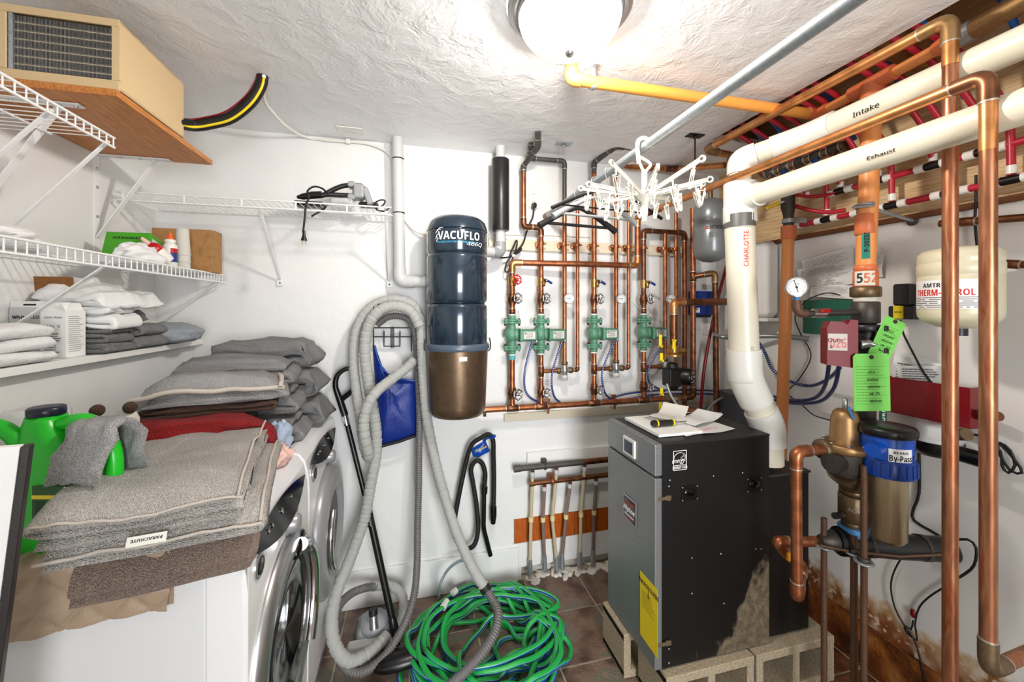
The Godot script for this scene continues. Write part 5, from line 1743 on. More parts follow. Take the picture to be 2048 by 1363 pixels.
func garden_hose() -> void:
	var im := Image.create(96, 4, false, Image.FORMAT_RGB8)
	for x in 96:
		var q := x / 96.0
		var col := Color(0.09, 0.66, 0.28)
		if q > 0.05 and q < 0.09 or q > 0.2 and q < 0.24:
			col = Color(0.55, 0.75, 0.6)
		elif q >= 0.09 and q <= 0.2:
			col = Color(0.1, 0.36, 0.68) if absf(q - 0.145) > 0.02 else Color(0.08, 0.2, 0.5)
		elif q > 0.52 and q < 0.55 or q > 0.68 and q < 0.71:
			col = Color(0.55, 0.75, 0.6)
		elif q >= 0.55 and q <= 0.68:
			col = Color(0.1, 0.36, 0.68)
		for y in 4:
			im.set_pixel(x, y, col)
	var m := plain("striped_hose", Color(1, 1, 1), 0.35)
	m.albedo_texture = ImageTexture.create_from_image(im)
	var c: Vector3 = Vector3(0.333, 0.05, 0.354)
	c.z = 0.405
	var rng := RandomNumberGenerator.new()
	rng.seed = 12
	var pts := []
	var loops := 15
	var per := 14
	var rx := 0.3
	var rz := 0.3
	var off := Vector2.ZERO
	for i in loops * per:
		var k := i / per
		if i % per == 0:
			rx = rng.randf_range(0.2, 0.36)
			rz = rng.randf_range(0.2, 0.33)
			if k % 4 == 3:
				rx *= 0.75
				rz *= 0.7
			off = Vector2(rng.randf_range(-0.03, 0.03) + (0.36 - rx) * rng.randf_range(-0.9, 0.9), (0.33 - rz) * rng.randf_range(-0.9, 0.9))
		var a := TAU * i / per + 0.3
		var wob := 1.0 + 0.05 * sin(a * 3.0 + k)
		pts.append(Vector3(c.x + off.x + rx * wob * cos(a), 0.0, c.z + off.y + rz * wob * sin(a)))
	# let each turn lie on whatever is already under it
	var sm := even(smooth(pts, 0.02), 0.02)
	var cell := {}
	var ys := []
	for i in sm.size():
		var p: Vector3 = sm[i]
		var h := 0.0105
		var key := Vector2i(roundi(p.x / 0.018), roundi(p.z / 0.018))
		for dx in [-1, 0, 1]:
			for dz in [-1, 0, 1]:
				var o: Vector2i = key + Vector2i(dx, dz)
				if cell.has(o) and i - cell[o].y > 8:
					h = maxf(h, cell[o].x + 0.0195)
		h = minf(h, 0.1)
		ys.append(h)
		cell[key] = Vector2(h, i)
	for pas in 3:
		for i in range(1, ys.size() - 1):
			ys[i] = maxf(ys[i] - 0.004, (ys[i - 1] + ys[i] + ys[i + 1]) / 3.0)
	for i in sm.size():
		sm[i] = Vector3(sm[i].x, ys[i], maxf(sm[i].z, 0.03))
	var t := thing("garden_hose", "green garden hose with blue stripes coiled in a loose heap on the floor", "hose", Vector3(c.x, 0, c.z))
	var g := G.new()
	g.tube(smooth(sm, 0.01), 0.0105, 10)
	part(t, "hose", g, m)
	for e in [[Vector3(0.1969, 0.1, 0.1598), Vector3(0.2163, 0.1, 0.1424)], [Vector3(0.1433, 0.1, 0.2439), Vector3(0.1653, 0.1, 0.2088)]]:
		part(t, "coupling", tubed([e[0], e[1]], 0.016, 12), M.white_plastic)
	single("clear_tube", "thin clear grey tube arching above the coiled garden hose", "tube", tubed(smooth([Vector3(0.1339, 0.03, 0.095), Vector3(0.132, 0.1782, 0.2), Vector3(0.1719, 0.2201, 0.16), Vector3(0.2341, 0.2314, 0.12), Vector3(0.294, 0.2205, 0.1)], 0.01), 0.007, 10), plain("grey_tube", Color(0.5, 0.56, 0.58), 0.3))

const PZ := 0.07

# round multi-turn handle: wavy rim, hub and spokes; faces along d
func handwheel(parent: Node3D, at: Vector3, d: Vector3, r: float, mat: Material) -> void:
	d = d.normalized()
	var xf := along(at, d)
	var g := G.new()
	var rim := []
	for i in 36:
		var a := TAU * i / 36
		rim.append(xf * Vector3(r * (1.0 + 0.07 * cos(6 * a)) * cos(a), 0, r * (1.0 + 0.07 * cos(6 * a)) * sin(a)))
	g.tube(rim, r * 0.15, 8, false, true)
	for i in 6:
		var a := TAU * i / 6
		g.tube([xf * Vector3(0, -0.002, 0), xf * Vector3(r * cos(a), 0, r * sin(a))], r * 0.11, 6)
	g.lathe([Vector2(0, -0.006), Vector2(r * 0.3, -0.006), Vector2(r * 0.3, 0.002), Vector2(r * 0.18, 0.005), Vector2(0, 0.005)], xf, 14)
	var w := part(parent, "handwheel", g, mat)
	part(w, "nut", disc(at + d * 0.004, d, r * 0.14, 0.005, 0.001, 6), M.brass)

func gate_valve(t: Node3D, at: Vector3, r: float, wheel: Material, big := 1.0) -> void:
	var g := G.new()
	g.lathe([Vector2(r * 0.9, -0.03), Vector2(r * 1.35, -0.03), Vector2(r * 1.35, -0.016), Vector2(r * 1.6, -0.008), Vector2(r * 1.6, 0.008), Vector2(r * 1.35, 0.016), Vector2(r * 1.35, 0.03), Vector2(r * 0.9, 0.03)], Transform3D(Basis(), at), 16)
	var d := Vector3(0.35, 0.05, 0.94).normalized()
	g.lathe([Vector2(0, 0), Vector2(r * 1.1, 0.0), Vector2(r * 1.05, r * 1.5), Vector2(r * 0.8, r * 2.2), Vector2(r * 0.4, r * 2.3), Vector2(r * 0.35, r * 3.4), Vector2(0, r * 3.4)], along(at, d), 12)
	var b := part(t, "gate_valve", g, M.old_copper)
	handwheel(b, at + d * (r * 3.5), d, 0.0255 * big, wheel)

func drain_cock(t: Node3D, at: Vector3, r: float, lever: Material) -> void:
	var g := G.new()
	g.lathe([Vector2(r * 0.95, -0.024), Vector2(r * 1.3, -0.024), Vector2(r * 1.3, 0.024), Vector2(r * 0.95, 0.024)], Transform3D(Basis(), at), 16)
	var d := Vector3(0.3, 0.15, 0.94).normalized()
	g.lathe([Vector2(0, 0), Vector2(0.009, 0.0), Vector2(0.009, 0.03), Vector2(0.011, 0.032), Vector2(0.011, 0.042), Vector2(0.0, 0.042)], along(at, d), 12)
	g.lathe([Vector2(0.0, 0), Vector2(0.011, 0.0), Vector2(0.011, 0.012), Vector2(0.008, 0.016), Vector2(0.008, 0.03), Vector2(0, 0.03)], along(at + d * 0.028, Vector3(-0.2, -1, 0.5)), 12)
	var b := part(t, "drain_cock", g, M.brass)
	if lever == M.red:
		handwheel(b, at + d * 0.055, d, 0.024, lever)
	else:
		g = G.new()
		g.box(at + d * 0.05 + Vector3(0.014, -0.006, 0), Vector3(0.046, 0.014, 0.008), 0.003, Basis(Vector3(0, 0, 1), -0.5))
		part(b, "lever", g, lever)
		part(b, "screw", disc(at + d * 0.055, Vector3(0.1, 0, 1), 0.006, 0.003), M.steel)

func make_pump() -> Node3D:
	var t := thing("circulator_pump", "green circulator pump", "pump", Vector3.ZERO, "green circulator pumps")
	var g := G.new()
	g.sphere(Vector3(-0.004, 0, 0.002), Vector3(0.036, 0.04, 0.036), 16, 24)
	g.lathe([Vector2(0.018, -0.06), Vector2(0.022, -0.03), Vector2(0.022, 0.03), Vector2(0.018, 0.06)], Transform3D(), 20)
	g.lathe([Vector2(0.0, 0.0), Vector2(0.032, 0.0), Vector2(0.032, 0.012), Vector2(0.026, 0.018), Vector2(0, 0.018)], along(Vector3(0.016, 0, 0.012), Vector3(0.9, 0, 0.25)), 24)
	local_part(t, "volute", g, M.pump_green)
	for s in [1, -1]:
		for k in 2:
			g = G.new()
			var y: float = s * (0.066 + 0.0125 * k)
			g.lathe(ring_profile(0.0, 0.03, -0.006, 0.006, 0.0015), Transform3D(Basis(), Vector3(0, y, 0)), 28)
			for e in [-1, 1]:
				g.lathe(ring_profile(0.0, 0.012, -0.006, 0.006, 0.0015), Transform3D(Basis(), Vector3(0.036 * e, y, 0.006)), 14)
			var fl := local_part(t, "flange", g, M.pump_green)
			if k == 1:
				for e in [-1, 1]:
					g = G.new()
					g.lathe([Vector2(0, -0.03 * s), Vector2(0.0045, -0.03 * s), Vector2(0.0045, 0.012 * s), Vector2(0, 0.012 * s)] if s > 0 else [Vector2(0, -0.012), Vector2(0.0045, -0.012), Vector2(0.0045, 0.03), Vector2(0, 0.03)], Transform3D(Basis(), Vector3(0.039 * e, y, 0.006)), 8)
					g.lathe(ring_profile(0.0, 0.0075, -0.004, 0.004, 0.001), Transform3D(Basis(), Vector3(0.039 * e, y - s * 0.024, 0.006)), 6)
					local_part(fl, "bolt", g, M.dark_steel)
		g = G.new()
		g.lathe(ring_profile(0.012, 0.0205, -0.012, 0.012, 0.002), Transform3D(Basis(), Vector3(0, s * 0.094, 0)), 8)
		local_part(t, "hex_union", g, M.pump_green)
		g = G.new()
		g.lathe(ring_profile(0.01, 0.0185, -0.004, 0.004, 0.001), Transform3D(Basis(), Vector3(0, s * 0.109, 0)), 16)
		local_part(t, "thread_seal", g, M.trim_paint)
	g = G.new()
	g.box(Vector3(0.083, -0.002, 0.022), Vector3(0.1, 0.064, 0.066), 0.012)
	var mo := local_part(t, "motor", g, M.pump_green)
	g = G.new()
	g.box(Vector3(0.038, -0.002, 0.02), Vector3(0.014, 0.074, 0.074), 0.01)
	local_part(t, "motor_ring", g, M.pump_green)
	g = G.new()
	g.box(Vector3(0.084, -0.001, 0.0553), Vector3(0.062, 0.038, 0.0012), 0.0004)
	var pl := local_part(mo, "label_plate", g, M.paper_label)
	pl.set_meta("label", "printed rating plate")
	g = G.new()
	for i in 6:
		g.box(Vector3(0.087 - 0.004 * (i % 3), 0.013 - 0.0055 * i, 0.0562), Vector3(0.046 - 0.008 * (i % 2), 0.0022, 0.0006), 0.0)
	g.box(Vector3(0.061, 0.01, 0.0562), Vector3(0.01, 0.009, 0.0006), 0.0)
	local_part(mo, "printed_text", g, M.faint_ink)
	g = G.new()
	g.lathe(ring_profile(0.0, 0.009, 0.0, 0.022, 0.002), along(Vector3(0.125, -0.026, 0.025), Vector3(0.5, -0.8, 0.1)), 12)
	local_part(t, "cable_gland", g, M.galvanised)
	return t

func thermometer(at: Vector3, r: float, label: String, turn := 2.5) -> void:
	var d := Vector3(-0.12, 0, 1).normalized()
	var t := thing("dial_thermometer", label, "thermometer", at, "dial thermometers on the copper pipes")
	var g := G.new()
	g.lathe([Vector2(0, 0), Vector2(r, 0), Vector2(r, 0.012), Vector2(r * 0.93, 0.015), Vector2(r * 0.9, 0.011), Vector2(0, 0.011)], along(at, d), 32)
	part(t, "case", g, M.chrome)
	part(t, "dial", disc(at + d * 0.0112, d, r * 0.9, 0.001, 0.0003, 32), M.paper)
	var xf := facing(at + d * 0.0126, d)
	g = G.new()
	for i in 15:
		var a := -2.1 + 4.2 * i / 14
		g.box(xf * (Vector3(sin(a), cos(a), 0) * r * 0.72), Vector3(r * 0.045, r * (0.16 if i % 2 == 0 else 0.1), 0.0005), 0.0, xf.basis * Basis(Vector3(0, 0, 1), -a))
	part(t, "scale_marks", g, M.ink)
	g = G.new()
	g.box(xf * (Vector3(cos(turn), sin(turn), 0.0) * r * 0.22), Vector3(r * 0.95, r * 0.09, 0.001), 0.0, xf.basis * Basis(Vector3(0, 0, 1), turn))
	g.lathe(ring_profile(0, r * 0.1, 0, 0.002, 0.0003), along(xf.origin, d), 10)
	part(t, "needle", g, M.black_plastic)
	part(t, "stem", tubed([at, at - d * 0.03], 0.006, 8), M.brass)

func mixing_valve(at: Vector3, label: String) -> void:
	var t := thing("mixing_valve", label, "valve", at, "mixing valves below the thermometers")
	var g := G.new()
	g.lathe([Vector2(0.0, -0.028), Vector2(0.015, -0.028), Vector2(0.017, -0.01), Vector2(0.02, 0.0), Vector2(0.017, 0.012), Vector2(0.014, 0.03), Vector2(0.0, 0.03)], Transform3D(Basis(), at), 20)
	g.tube([at + Vector3(-0.036, 0, 0), at + Vector3(0.036, 0, 0)], 0.0125, 14)
	part(t, "body", g, M.steel)
	for e in [[Vector3(-0.036, 0, 0), Vector3.RIGHT], [Vector3(0.036, 0, 0), Vector3.RIGHT], [Vector3(0, 0.04, 0), Vector3.UP]]:
		g = G.new()
		g.lathe(ring_profile(0.0, 0.0185, -0.01, 0.01, 0.002), along(at + e[0], e[1]), 6)
		part(t, "union_nut", g, M.old_brass)
	g = G.new()
	g.lathe([Vector2(0, -0.058), Vector2(0.015, -0.058), Vector2(0.019, -0.052), Vector2(0.0205, -0.032), Vector2(0.018, -0.026), Vector2(0.0, -0.026)], Transform3D(Basis(), at), 20)
	part(t, "cap", g, M.light_grey_plastic)
	writing(t, "0 1 2", 0.008, facing(at + Vector3(0, -0.044, 0.0206), Vector3(0, 0, 1)), M.ink, {"font": regular, "around": 0.0206})

func split_clamp(at: Vector3, label: String) -> void:
	var t := thing("pipe_clamp", label, "clamp", at, "copper clamps on the upper rail")
	part(t, "band", tubed([at + Vector3(0, -0.008, 0), at + Vector3(0, 0.008, 0)], 0.0175, 16), M.copper)
	var g := G.new()
	g.box(at + Vector3(0, 0, 0.0), Vector3(0.062, 0.011, 0.006), 0.002)
	part(t, "ears", g, M.copper)
	part(t, "base_disc", disc(at + Vector3(-0.004, 0, -0.046), Vector3(0, 0, 1), 0.018, 0.006), M.copper)
	part(t, "stud", tubed([at + Vector3(0, 0, -0.045), at], 0.005, 8), M.copper)
	for e in [-1, 1]:
		part(t, "screw", disc(at + Vector3(0.025 * e, 0, 0.003), Vector3(0, 0, 1), 0.005, 0.003), M.brass)

# armoured cable: a blue sleeve with bright ribs
func armoured(called: String, label: String, pts: Array, r: float, mat: Material, rib: Material, group := "armoured cables") -> void:
	var t := thing(called, label, "cable", pts[-1], group)
	var path := even(smooth(pts, 0.012), 0.0055)
	var g := G.new()
	g.tube(path, r * 0.86, 8)
	part(t, "core", g, mat)
	g = G.new()
	var i := 0
	while i < path.size() - 1:
		g.tube([path[i], (path[i] as Vector3).lerp(path[i + 1], 0.45)], r, 8, false)
		i += 2
	var ribs := part(t, "ribs", g, rib)
	ribs.set_meta("kind", "stuff")

func manifold_wall() -> void:
	var g := G.new()
	var t: Node3D
	var C: Material = M.copper
	var O: Material = M.old_copper
	# backing rails
	single("backing_rail", "cream board across the back wall carrying the copper pipe clamps", "board", boxed((Vector3(0.4095, 1.8976, 0.01) + Vector3(1.7319, 1.8898, 0.01)) / 2, Vector3(Vector3(1.7319, 1.8898, 0.01).x - Vector3(0.4095, 1.8976, 0.01).x, 0.062, 0.02), 0.002), M.cream_board)
	single("backing_rail", "cream board on the back wall under the long bottom header", "board", boxed((Vector3(0.4975, 0.923, 0.01) + Vector3(1.8511, 0.9295, 0.01)) / 2, Vector3(Vector3(1.8511, 0.9295, 0.01).x - Vector3(0.4975, 0.923, 0.01).x, 0.045, 0.02), 0.002), M.cream_board)
	single("surface_cable", "thin white cable stapled above the upper cream board", "cable", tubed([Vector3(0.3765, 1.9467, 0.006), Vector3(0.7703, 1.9586, 0.006), Vector3(1.02, 1.9579, 0.006)], 0.004, 6), M.white_plastic)
	# header at the bottom
	var h0: Vector3 = Vector3(0.3557, 0.9883, 0.08)
	var h1: Vector3 = Vector3(1.6692, 1.0019, 0.08)
	var hy := (h0.y + h1.y) / 2
	t = run("bottom_header", "long horizontal copper header under the four green pumps", "pipe", [Vector3(h0.x, hy, 0.08), Vector3(h1.x, hy, 0.08), Vector3(h1.x, 2.15, 0.08)], 0.0165, C, O, {"bend": 0.035})
	collar(t, "end_cap", Vector3(h0.x, hy, 0.08), Vector3.RIGHT, 0.019, 0.03, O)
	part(t, "drain_nipple", tubed([Vector3(h0.x + 0.02, hy, 0.08), Vector3(h0.x + 0.02, hy - 0.035, 0.08)], 0.008, 10), O)
	for u in [Vector3(0.5261, 1.0376, 0.08), Vector3(0.6916, 1.0284, 0.08), Vector3(1.0103, 1.0108, 0.08), Vector3(1.3286, 0.9931, 0.08)]:
		collar(t, "tee", Vector3(u.x, hy, 0.08), Vector3.RIGHT, 0.0195, 0.07, O)
	for u in [Vector3(0.7353, 1.026, 0.08), Vector3(1.1428, 1.0034, 0.08)]:
		g = G.new()
		g.tube([Vector3(u.x - 0.007, hy, 0.08), Vector3(u.x + 0.007, hy, 0.08)], 0.0205, 18)
		g.box(Vector3(u.x, hy - 0.03, 0.075), Vector3(0.012, 0.03, 0.012), 0.003)
		g.box(Vector3(u.x, hy + 0.028, 0.06), Vector3(0.03, 0.02, 0.012), 0.003)
		part(t, "clamp_band", g, C)
	collar(t, "tee", Vector3(1.6621, 1.731, 0.08) * Vector3(0, 1, 0) + Vector3(h1.x, 0, 0.08), Vector3.UP, 0.0195, 0.06, O)
	# pump risers
	var names := ["copper pump riser with the red handwheel nearest the vacuum canister", "copper pump riser second from the vacuum canister", "copper pump riser third from the vacuum canister", "copper pump riser nearest the boiler's black pump"]
	var tops := [Vector3(0.5286, 1.7863, 0.07), Vector3(0.6948, 1.9717, 0.07), Vector3(1.0151, 2.1164, 0.07), Vector3(1.3349, 1.9723, 0.07)]
	var pumps := ["green circulator pump nearest the vacuum canister", "green circulator pump second from the vacuum canister", "green circulator pump third from the vacuum canister", "green circulator pump behind the yellow valve handles"]
	var proto := make_pump()
	var us := [Vector3(0.5286, 1.3957, 0.07), Vector3(0.6948, 1.3931, 0.07), Vector3(1.0151, 1.394, 0.07), Vector3(1.3349, 1.3892, 0.07)]
	var y0: float = Vector3(0.6948, 1.3931, 0.07).y
	for i in 4:
		var x: float = us[i].x
		var at := Vector3(x, y0, PZ)
		var pump := proto
		if i == 0:
			proto.position = at
			proto.set_meta("label", pumps[0])
		else:
			pump = copy(proto, Transform3D(Basis(), at), pumps[i])
		t = thing("pump_riser", names[i], "pipe", Vector3(x, hy, PZ), "pump risers")
		var top: Vector3 = tops[i]
		var r := 0.0145 if i > 0 else 0.0165
		part(t, "lower_pipe", tubed([Vector3(x, hy, 0.08), Vector3(x, hy + 0.03, PZ), Vector3(x, y0 - 0.108, PZ)], r), C)
		if i == 0:
			add_run(t, [Vector3(x, y0 + 0.108, PZ), Vector3(x, top.y, PZ), Vector3(0.885, 1.79, 0.1) * Vector3(1, 0, 0) + Vector3(0, top.y, PZ + 0.03), Vector3(1.2767, 1.7862, 0.1) * Vector3(1, 0, 0) + Vector3(0, top.y, PZ + 0.03), Vector3(1.2767, 1.7862, 0.1) * Vector3(1, 0, 0) + Vector3(0, 2.07, PZ + 0.03), Vector3(1.29, 2.07, 0.3)], r, C, M.bright_copper, {"bend": 0.03})
		elif i == 1:
			var e: Vector3 = Vector3(0.6948, 1.9856, 0.07)
			var k: Vector3 = Vector3(0.5938, 1.9889, 0.07)
			add_run(t, [Vector3(x, y0 + 0.108, PZ), Vector3(x, e.y, PZ), Vector3(k.x, e.y, PZ), Vector3(k.x, Vector3(0.5938, 2.2832, 0.07).y, PZ)], r, C, O, {"bend": 0.026})
			add_run(t, [Vector3(k.x, Vector3(0.5938, 2.275, 0.07).y, PZ), Vector3(k.x, Vector3(0.5938, 2.319, 0.07).y, PZ), Vector3(0.6161, 2.3531, 0.2618), Vector3(0.5945, 2.4, 0.3293)], r, M.grey_painted_pipe, M.grey_painted_pipe, {"bend": 0.03, "called": "upper_pipe"})
		elif i == 2:
			add_run(t, [Vector3(x, y0 + 0.108, PZ), Vector3(x, Vector3(1.0151, 2.3179, 0.07).y, PZ)], r, C, O)
			add_run(t, [Vector3(x, Vector3(1.0151, 2.3121, 0.07).y, PZ), Vector3(x, Vector3(1.0088, 2.3749, 0.07).y, PZ), Vector3(1.0625, 2.4084, 0.2391), Vector3(1.202, 2.415, 0.2223)], r, M.grey_painted_pipe, M.grey_painted_pipe, {"bend": 0.03, "called": "upper_pipe"})
		else:
			var e: Vector3 = Vector3(1.3349, 1.9991, 0.07)
			add_run(t, [Vector3(x, y0 + 0.108, PZ), Vector3(x, e.y, PZ), Vector3(Vector3(1.6167, 2.0124, 0.07).x, e.y, PZ), Vector3(Vector3(1.6167, 2.0124, 0.07).x, Vector3(1.6167, 0.8832, 0.07).y, PZ)], r, O, O, {"bend": 0.03})
		gate_valve(t, Vector3(x, Vector3(0.6948, 1.5878, 0.07).y, PZ), r, M.chrome)
		gate_valve(t, Vector3(x, Vector3(0.6948, 1.0733, 0.07).y, PZ), r, M.chrome, 1.05 if i == 0 else 0.9)
		drain_cock(t, Vector3(x, Vector3(0.6948, 1.6824, 0.07).y, PZ), r, M.red if i == 0 else M.blue_enamel)
		collar(t, "coupling", Vector3(x, Vector3(0.6948, 1.5211, 0.07).y, PZ), Vector3.UP, r * 1.16, 0.03, O)
		if i == 0:
			part(t, "green_corrosion", tubed([Vector3(x, y0 - 0.135, PZ), Vector3(x, y0 - 0.112, PZ)], 0.019, 14), plain("verdigris", Color(0.35, 0.66, 0.66), 0.9))
		else:
			collar(t, "tee", Vector3(x, Vector3(0.6948, 1.1873, 0.07).y, PZ), Vector3.UP, r * 1.18, 0.06, O)
		# branch to the mixing valve
		if i > 0:
			var my: float = Vector3(0.6948, 1.1873, 0.07).y
			var mx: float = [0.0, Vector3(0.8341, 1.1821, 0.07).x, Vector3(1.1546, 1.1699, 0.07).x, Vector3(1.4807, 1.1576, 0.07).x][i]
			part(t, "branch_pipe", tubed([Vector3(x, my, PZ), Vector3(mx - 0.04, my, PZ)], 0.0115), C)
			mixing_valve(Vector3(mx, my, PZ), ["", "brass mixing valve with grey cap below the first dial thermometer", "brass mixing valve with grey cap below the second dial thermometer", "brass mixing valve with grey cap half hidden by the black pump"][i])
			# hot pipe down from above to the valve's top
			var ty: float = [0.0, 0.0, Vector3(1.1514, 2.3495, 0.07).y, Vector3(1.4704, 1.9844, 0.07).y][i]
			if i == 1:
				var a: Vector3 = Vector3(0.8281, 2.3674, 0.07)
				t = thing("return_pipe", "copper pipe from the grey ceiling elbow down past the first thermometer", "pipe", Vector3(mx, my, PZ))
				add_run(t, [Vector3(mx, my + 0.045, PZ), Vector3(mx, Vector3(0.8281, 2.1332, 0.07).y, PZ)], 0.0125, C, O)
				add_run(t, [Vector3(mx, Vector3(0.8281, 2.1276, 0.07).y, PZ), Vector3(mx, a.y, PZ), Vector3(0.6196, 2.3654, 0.07), Vector3(0.6048, 2.3829, 0.1765), Vector3(0.5985, 2.4, 0.1975)], 0.0125, M.grey_painted_pipe, M.grey_painted_pipe, {"called": "upper_pipe"})
			elif i == 2:
				t = thing("return_pipe", "copper pipe dropping from the orange elbow past the second thermometer", "pipe", Vector3(mx, my, PZ))
				add_run(t, [Vector3(mx, my + 0.045, PZ), Vector3(mx, Vector3(1.1546, 2.3702, 0.07).y, PZ), Vector3(Vector3(1.3786, 2.3896, 0.07).x, Vector3(1.1546, 2.3702, 0.07).y, PZ)], 0.0125, C, M.bright_copper)
			else:
				t = thing("return_pipe", "copper pipe under the copper bridge past the third thermometer", "pipe", Vector3(mx, my, PZ))
				add_run(t, [Vector3(mx, my + 0.045, PZ), Vector3(mx, Vector3(1.4704, 1.9995, 0.07).y, PZ)], 0.0125, C, O)
			var ex: float = [0.0, Vector3(0.913, 1.1791, 0.07).x, Vector3(1.2358, 1.1669, 0.07).x, Vector3(1.5569, 1.1547, 0.07).x][i]
			var etop: float = [0.0, Vector3(0.913, 2.1529, 0.07).y, Vector3(1.2358, 2.1888, 0.07).y, Vector3(1.5465, 2.1185, 0.07).y][i]
			t = thing("supply_pipe", ["", "copper pipe rising from the first mixing valve's side to the drying rod", "copper pipe rising from the second mixing valve's side", "copper pipe rising beside the third thermometer"][i], "pipe", Vector3(ex, my, PZ), "mixing valve supply pipes")
			add_run(t, [Vector3(mx + 0.04, my, PZ), Vector3(ex, my, PZ), Vector3(ex, etop, PZ)], 0.0105, C, O)
			thermometer(Vector3(mx + 0.012, Vector3(0.8552, 1.5916, 0.07).y, PZ + 0.035), 0.0285, ["", "dial thermometer nearest the vacuum canister on a copper pipe", "dial thermometer in the middle of the three", "dial thermometer nearest the blue control box"][i], [0.0, 3.0, 3.1, 2.9][i])
	# clamps along the upper rail
	var k := 0
	var ry: float = Vector3(0.9995, 1.8972, 0.05).y
	for e in [[Vector3(0.6948, 1.9161, 0.07), "at the pipe second from the canister"], [Vector3(0.8281, 1.9216, 0.07), "on the first thermometer's pipe"], [Vector3(0.9099, 1.925, 0.07), "beside the first thermometer's pipe"], [Vector3(1.0151, 1.9293, 0.07), "on the third pump riser"], [Vector3(1.1546, 1.9351, 0.07), "on the second thermometer's pipe"], [Vector3(1.2358, 1.9385, 0.07), "beside the second thermometer's pipe"], [Vector3(1.3349, 1.9426, 0.07), "on the riser nearest the boiler pump"], [Vector3(1.4704, 1.9482, 0.07), "on the third thermometer's pipe"], [Vector3(1.55, 1.9515, 0.07), "beside the third thermometer's pipe"]]:
		split_clamp(Vector3(e[0].x, ry, PZ), "copper split clamp " + e[1])
	# armoured cables from the pumps
	armoured("armoured_cable", "blue armoured cable hanging from the pump nearest the canister", [Vector3(0.6394, 1.3569, 0.09), Vector3(0.6137, 1.2754, 0.09), Vector3(0.5938, 1.186, 0.09), Vector3(0.5967, 1.0959, 0.09), Vector3(0.6308, 1.0449, 0.09), Vector3(0.6981, 1.0124, 0.06), Vector3(0.7697, 1.0005, 0.05)], 0.0065, M.blue_enamel, M.steel)
	armoured("armoured_cable", "blue armoured cable hanging from the second pump", [Vector3(0.8114, 1.3535, 0.09), Vector3(0.7759, 1.2541, 0.09), Vector3(0.7523, 1.1715, 0.09), Vector3(0.7523, 1.0966, 0.09), Vector3(0.7736, 1.0378, 0.08), Vector3(0.8169, 1.0029, 0.06)], 0.0065, M.blue_enamel, M.steel)
	armoured("armoured_cable", "blue armoured cable hanging from the third pump", [Vector3(1.1374, 1.3529, 0.09), Vector3(1.0867, 1.2532, 0.09), Vector3(1.0553, 1.1681, 0.09), Vector3(1.0616, 1.0905, 0.09), Vector3(1.0887, 1.0353, 0.08), Vector3(1.1472, 0.9988, 0.06)], 0.0065, M.blue_enamel, M.steel)
	armoured("armoured_cable", "blue armoured cable hanging from the pump behind the yellow handles", [Vector3(1.4531, 1.3319, 0.09), Vector3(1.399, 1.2528, 0.09), Vector3(1.3555, 1.1772, 0.09), Vector3(1.3555, 1.1122, 0.09), Vector3(1.399, 1.0728, 0.08), Vector3(1.4877, 1.0345, 0.06)], 0.0065, M.blue_enamel, M.steel)
	armoured("armoured_cable", "blue armoured cable running level above the header towards the corner", [Vector3(0.9838, 0.9882, 0.05), Vector3(1.1106, 1.0044, 0.05), Vector3(1.2573, 1.0321, 0.05), Vector3(1.4947, 1.0383, 0.05), Vector3(1.7437, 1.026, 0.05), Vector3(1.8468, 1.0177, 0.05)], 0.0065, M.blue_enamel, M.steel)
	armoured("armoured_cable", "blue armoured cable sagging just above the header near the black pump", [Vector3(1.0894, 0.9845, 0.06), Vector3(1.2515, 1.0019, 0.06), Vector3(1.4532, 1.0181, 0.06), Vector3(1.7355, 1.0066, 0.06), Vector3(1.8382, 0.9982, 0.06)], 0.0065, M.blue_enamel, M.steel)
	# boiler circuit with the black pump
	var bx: Vector3 = Vector3(1.3725, 1.5269, 0.3)
	t = thing("boiler_supply_pipe", "thick copper pipe crossing to the flue and dropping to the boiler", "pipe", Vector3(1.3725, 0.9719, 0.3))
	add_run(t, [Vector3(1.3725, 1.3374, 0.3), Vector3(1.3725, 1.5702, 0.3), Vector3(1.8051, 1.5747, 0.3)], 0.0195, M.old_copper, M.bright_copper, {"bend": 0.036})
	part(t, "lower_pipe", tubed([Vector3(1.3725, 1.0071, 0.3), Vector3(bx.x, 1.03, 0.55), Vector3(bx.x, 1.02, 0.55)], 0.0185), C)
	t = thing("isolating_flange", "brass flange valve with yellow levers above the black pump", "valve", Vector3(1.3725, 1.2778, 0.3))
	var q: Vector3 = Vector3(1.3725, 1.3103, 0.3)
	g = G.new()
	g.lathe([Vector2(0.018, 0.03), Vector2(0.026, 0.028), Vector2(0.03, 0.012), Vector2(0.028, -0.01), Vector2(0.044, -0.02), Vector2(0.044, -0.03), Vector2(0.0, -0.03)].duplicate(), Transform3D(Basis(), q), 24)
	g.tube([q + Vector3(-0.04, 0, 0.01), q + Vector3(0.06, 0, 0.01)], 0.014, 12)
	part(t, "body", g, M.brass)
	lever(t, Vector3(1.2583, 1.3704, 0.35), Vector3(0, 1, 0), 0.06)
	lever(t, Vector3(1.3319, 1.3436, 0.36), Vector3(0, -1, 0), 0.045)
	lever(t, Vector3(1.2574, 1.2854, 0.36), Vector3(0, 1, 0), 0.04)
	t = thing("boiler_pump", "black boiler pump with round end label above the boiler", "pump", Vector3(1.3508, 1.1488, 0.3))
	q = Vector3(1.3663, 1.1698, 0.3)
	g = G.new()
	g.box(q + Vector3(-0.018, 0.0, 0.02), Vector3(0.075, 0.095, 0.075), 0.006)
	part(t, "terminal_box", g, M.black_plastic)
	g = G.new()
	g.lathe(ring_profile(0.0, 0.03, -0.075, 0.075, 0.01), Transform3D(Basis(), q), 24)
	part(t, "volute", g, M.black_metal)
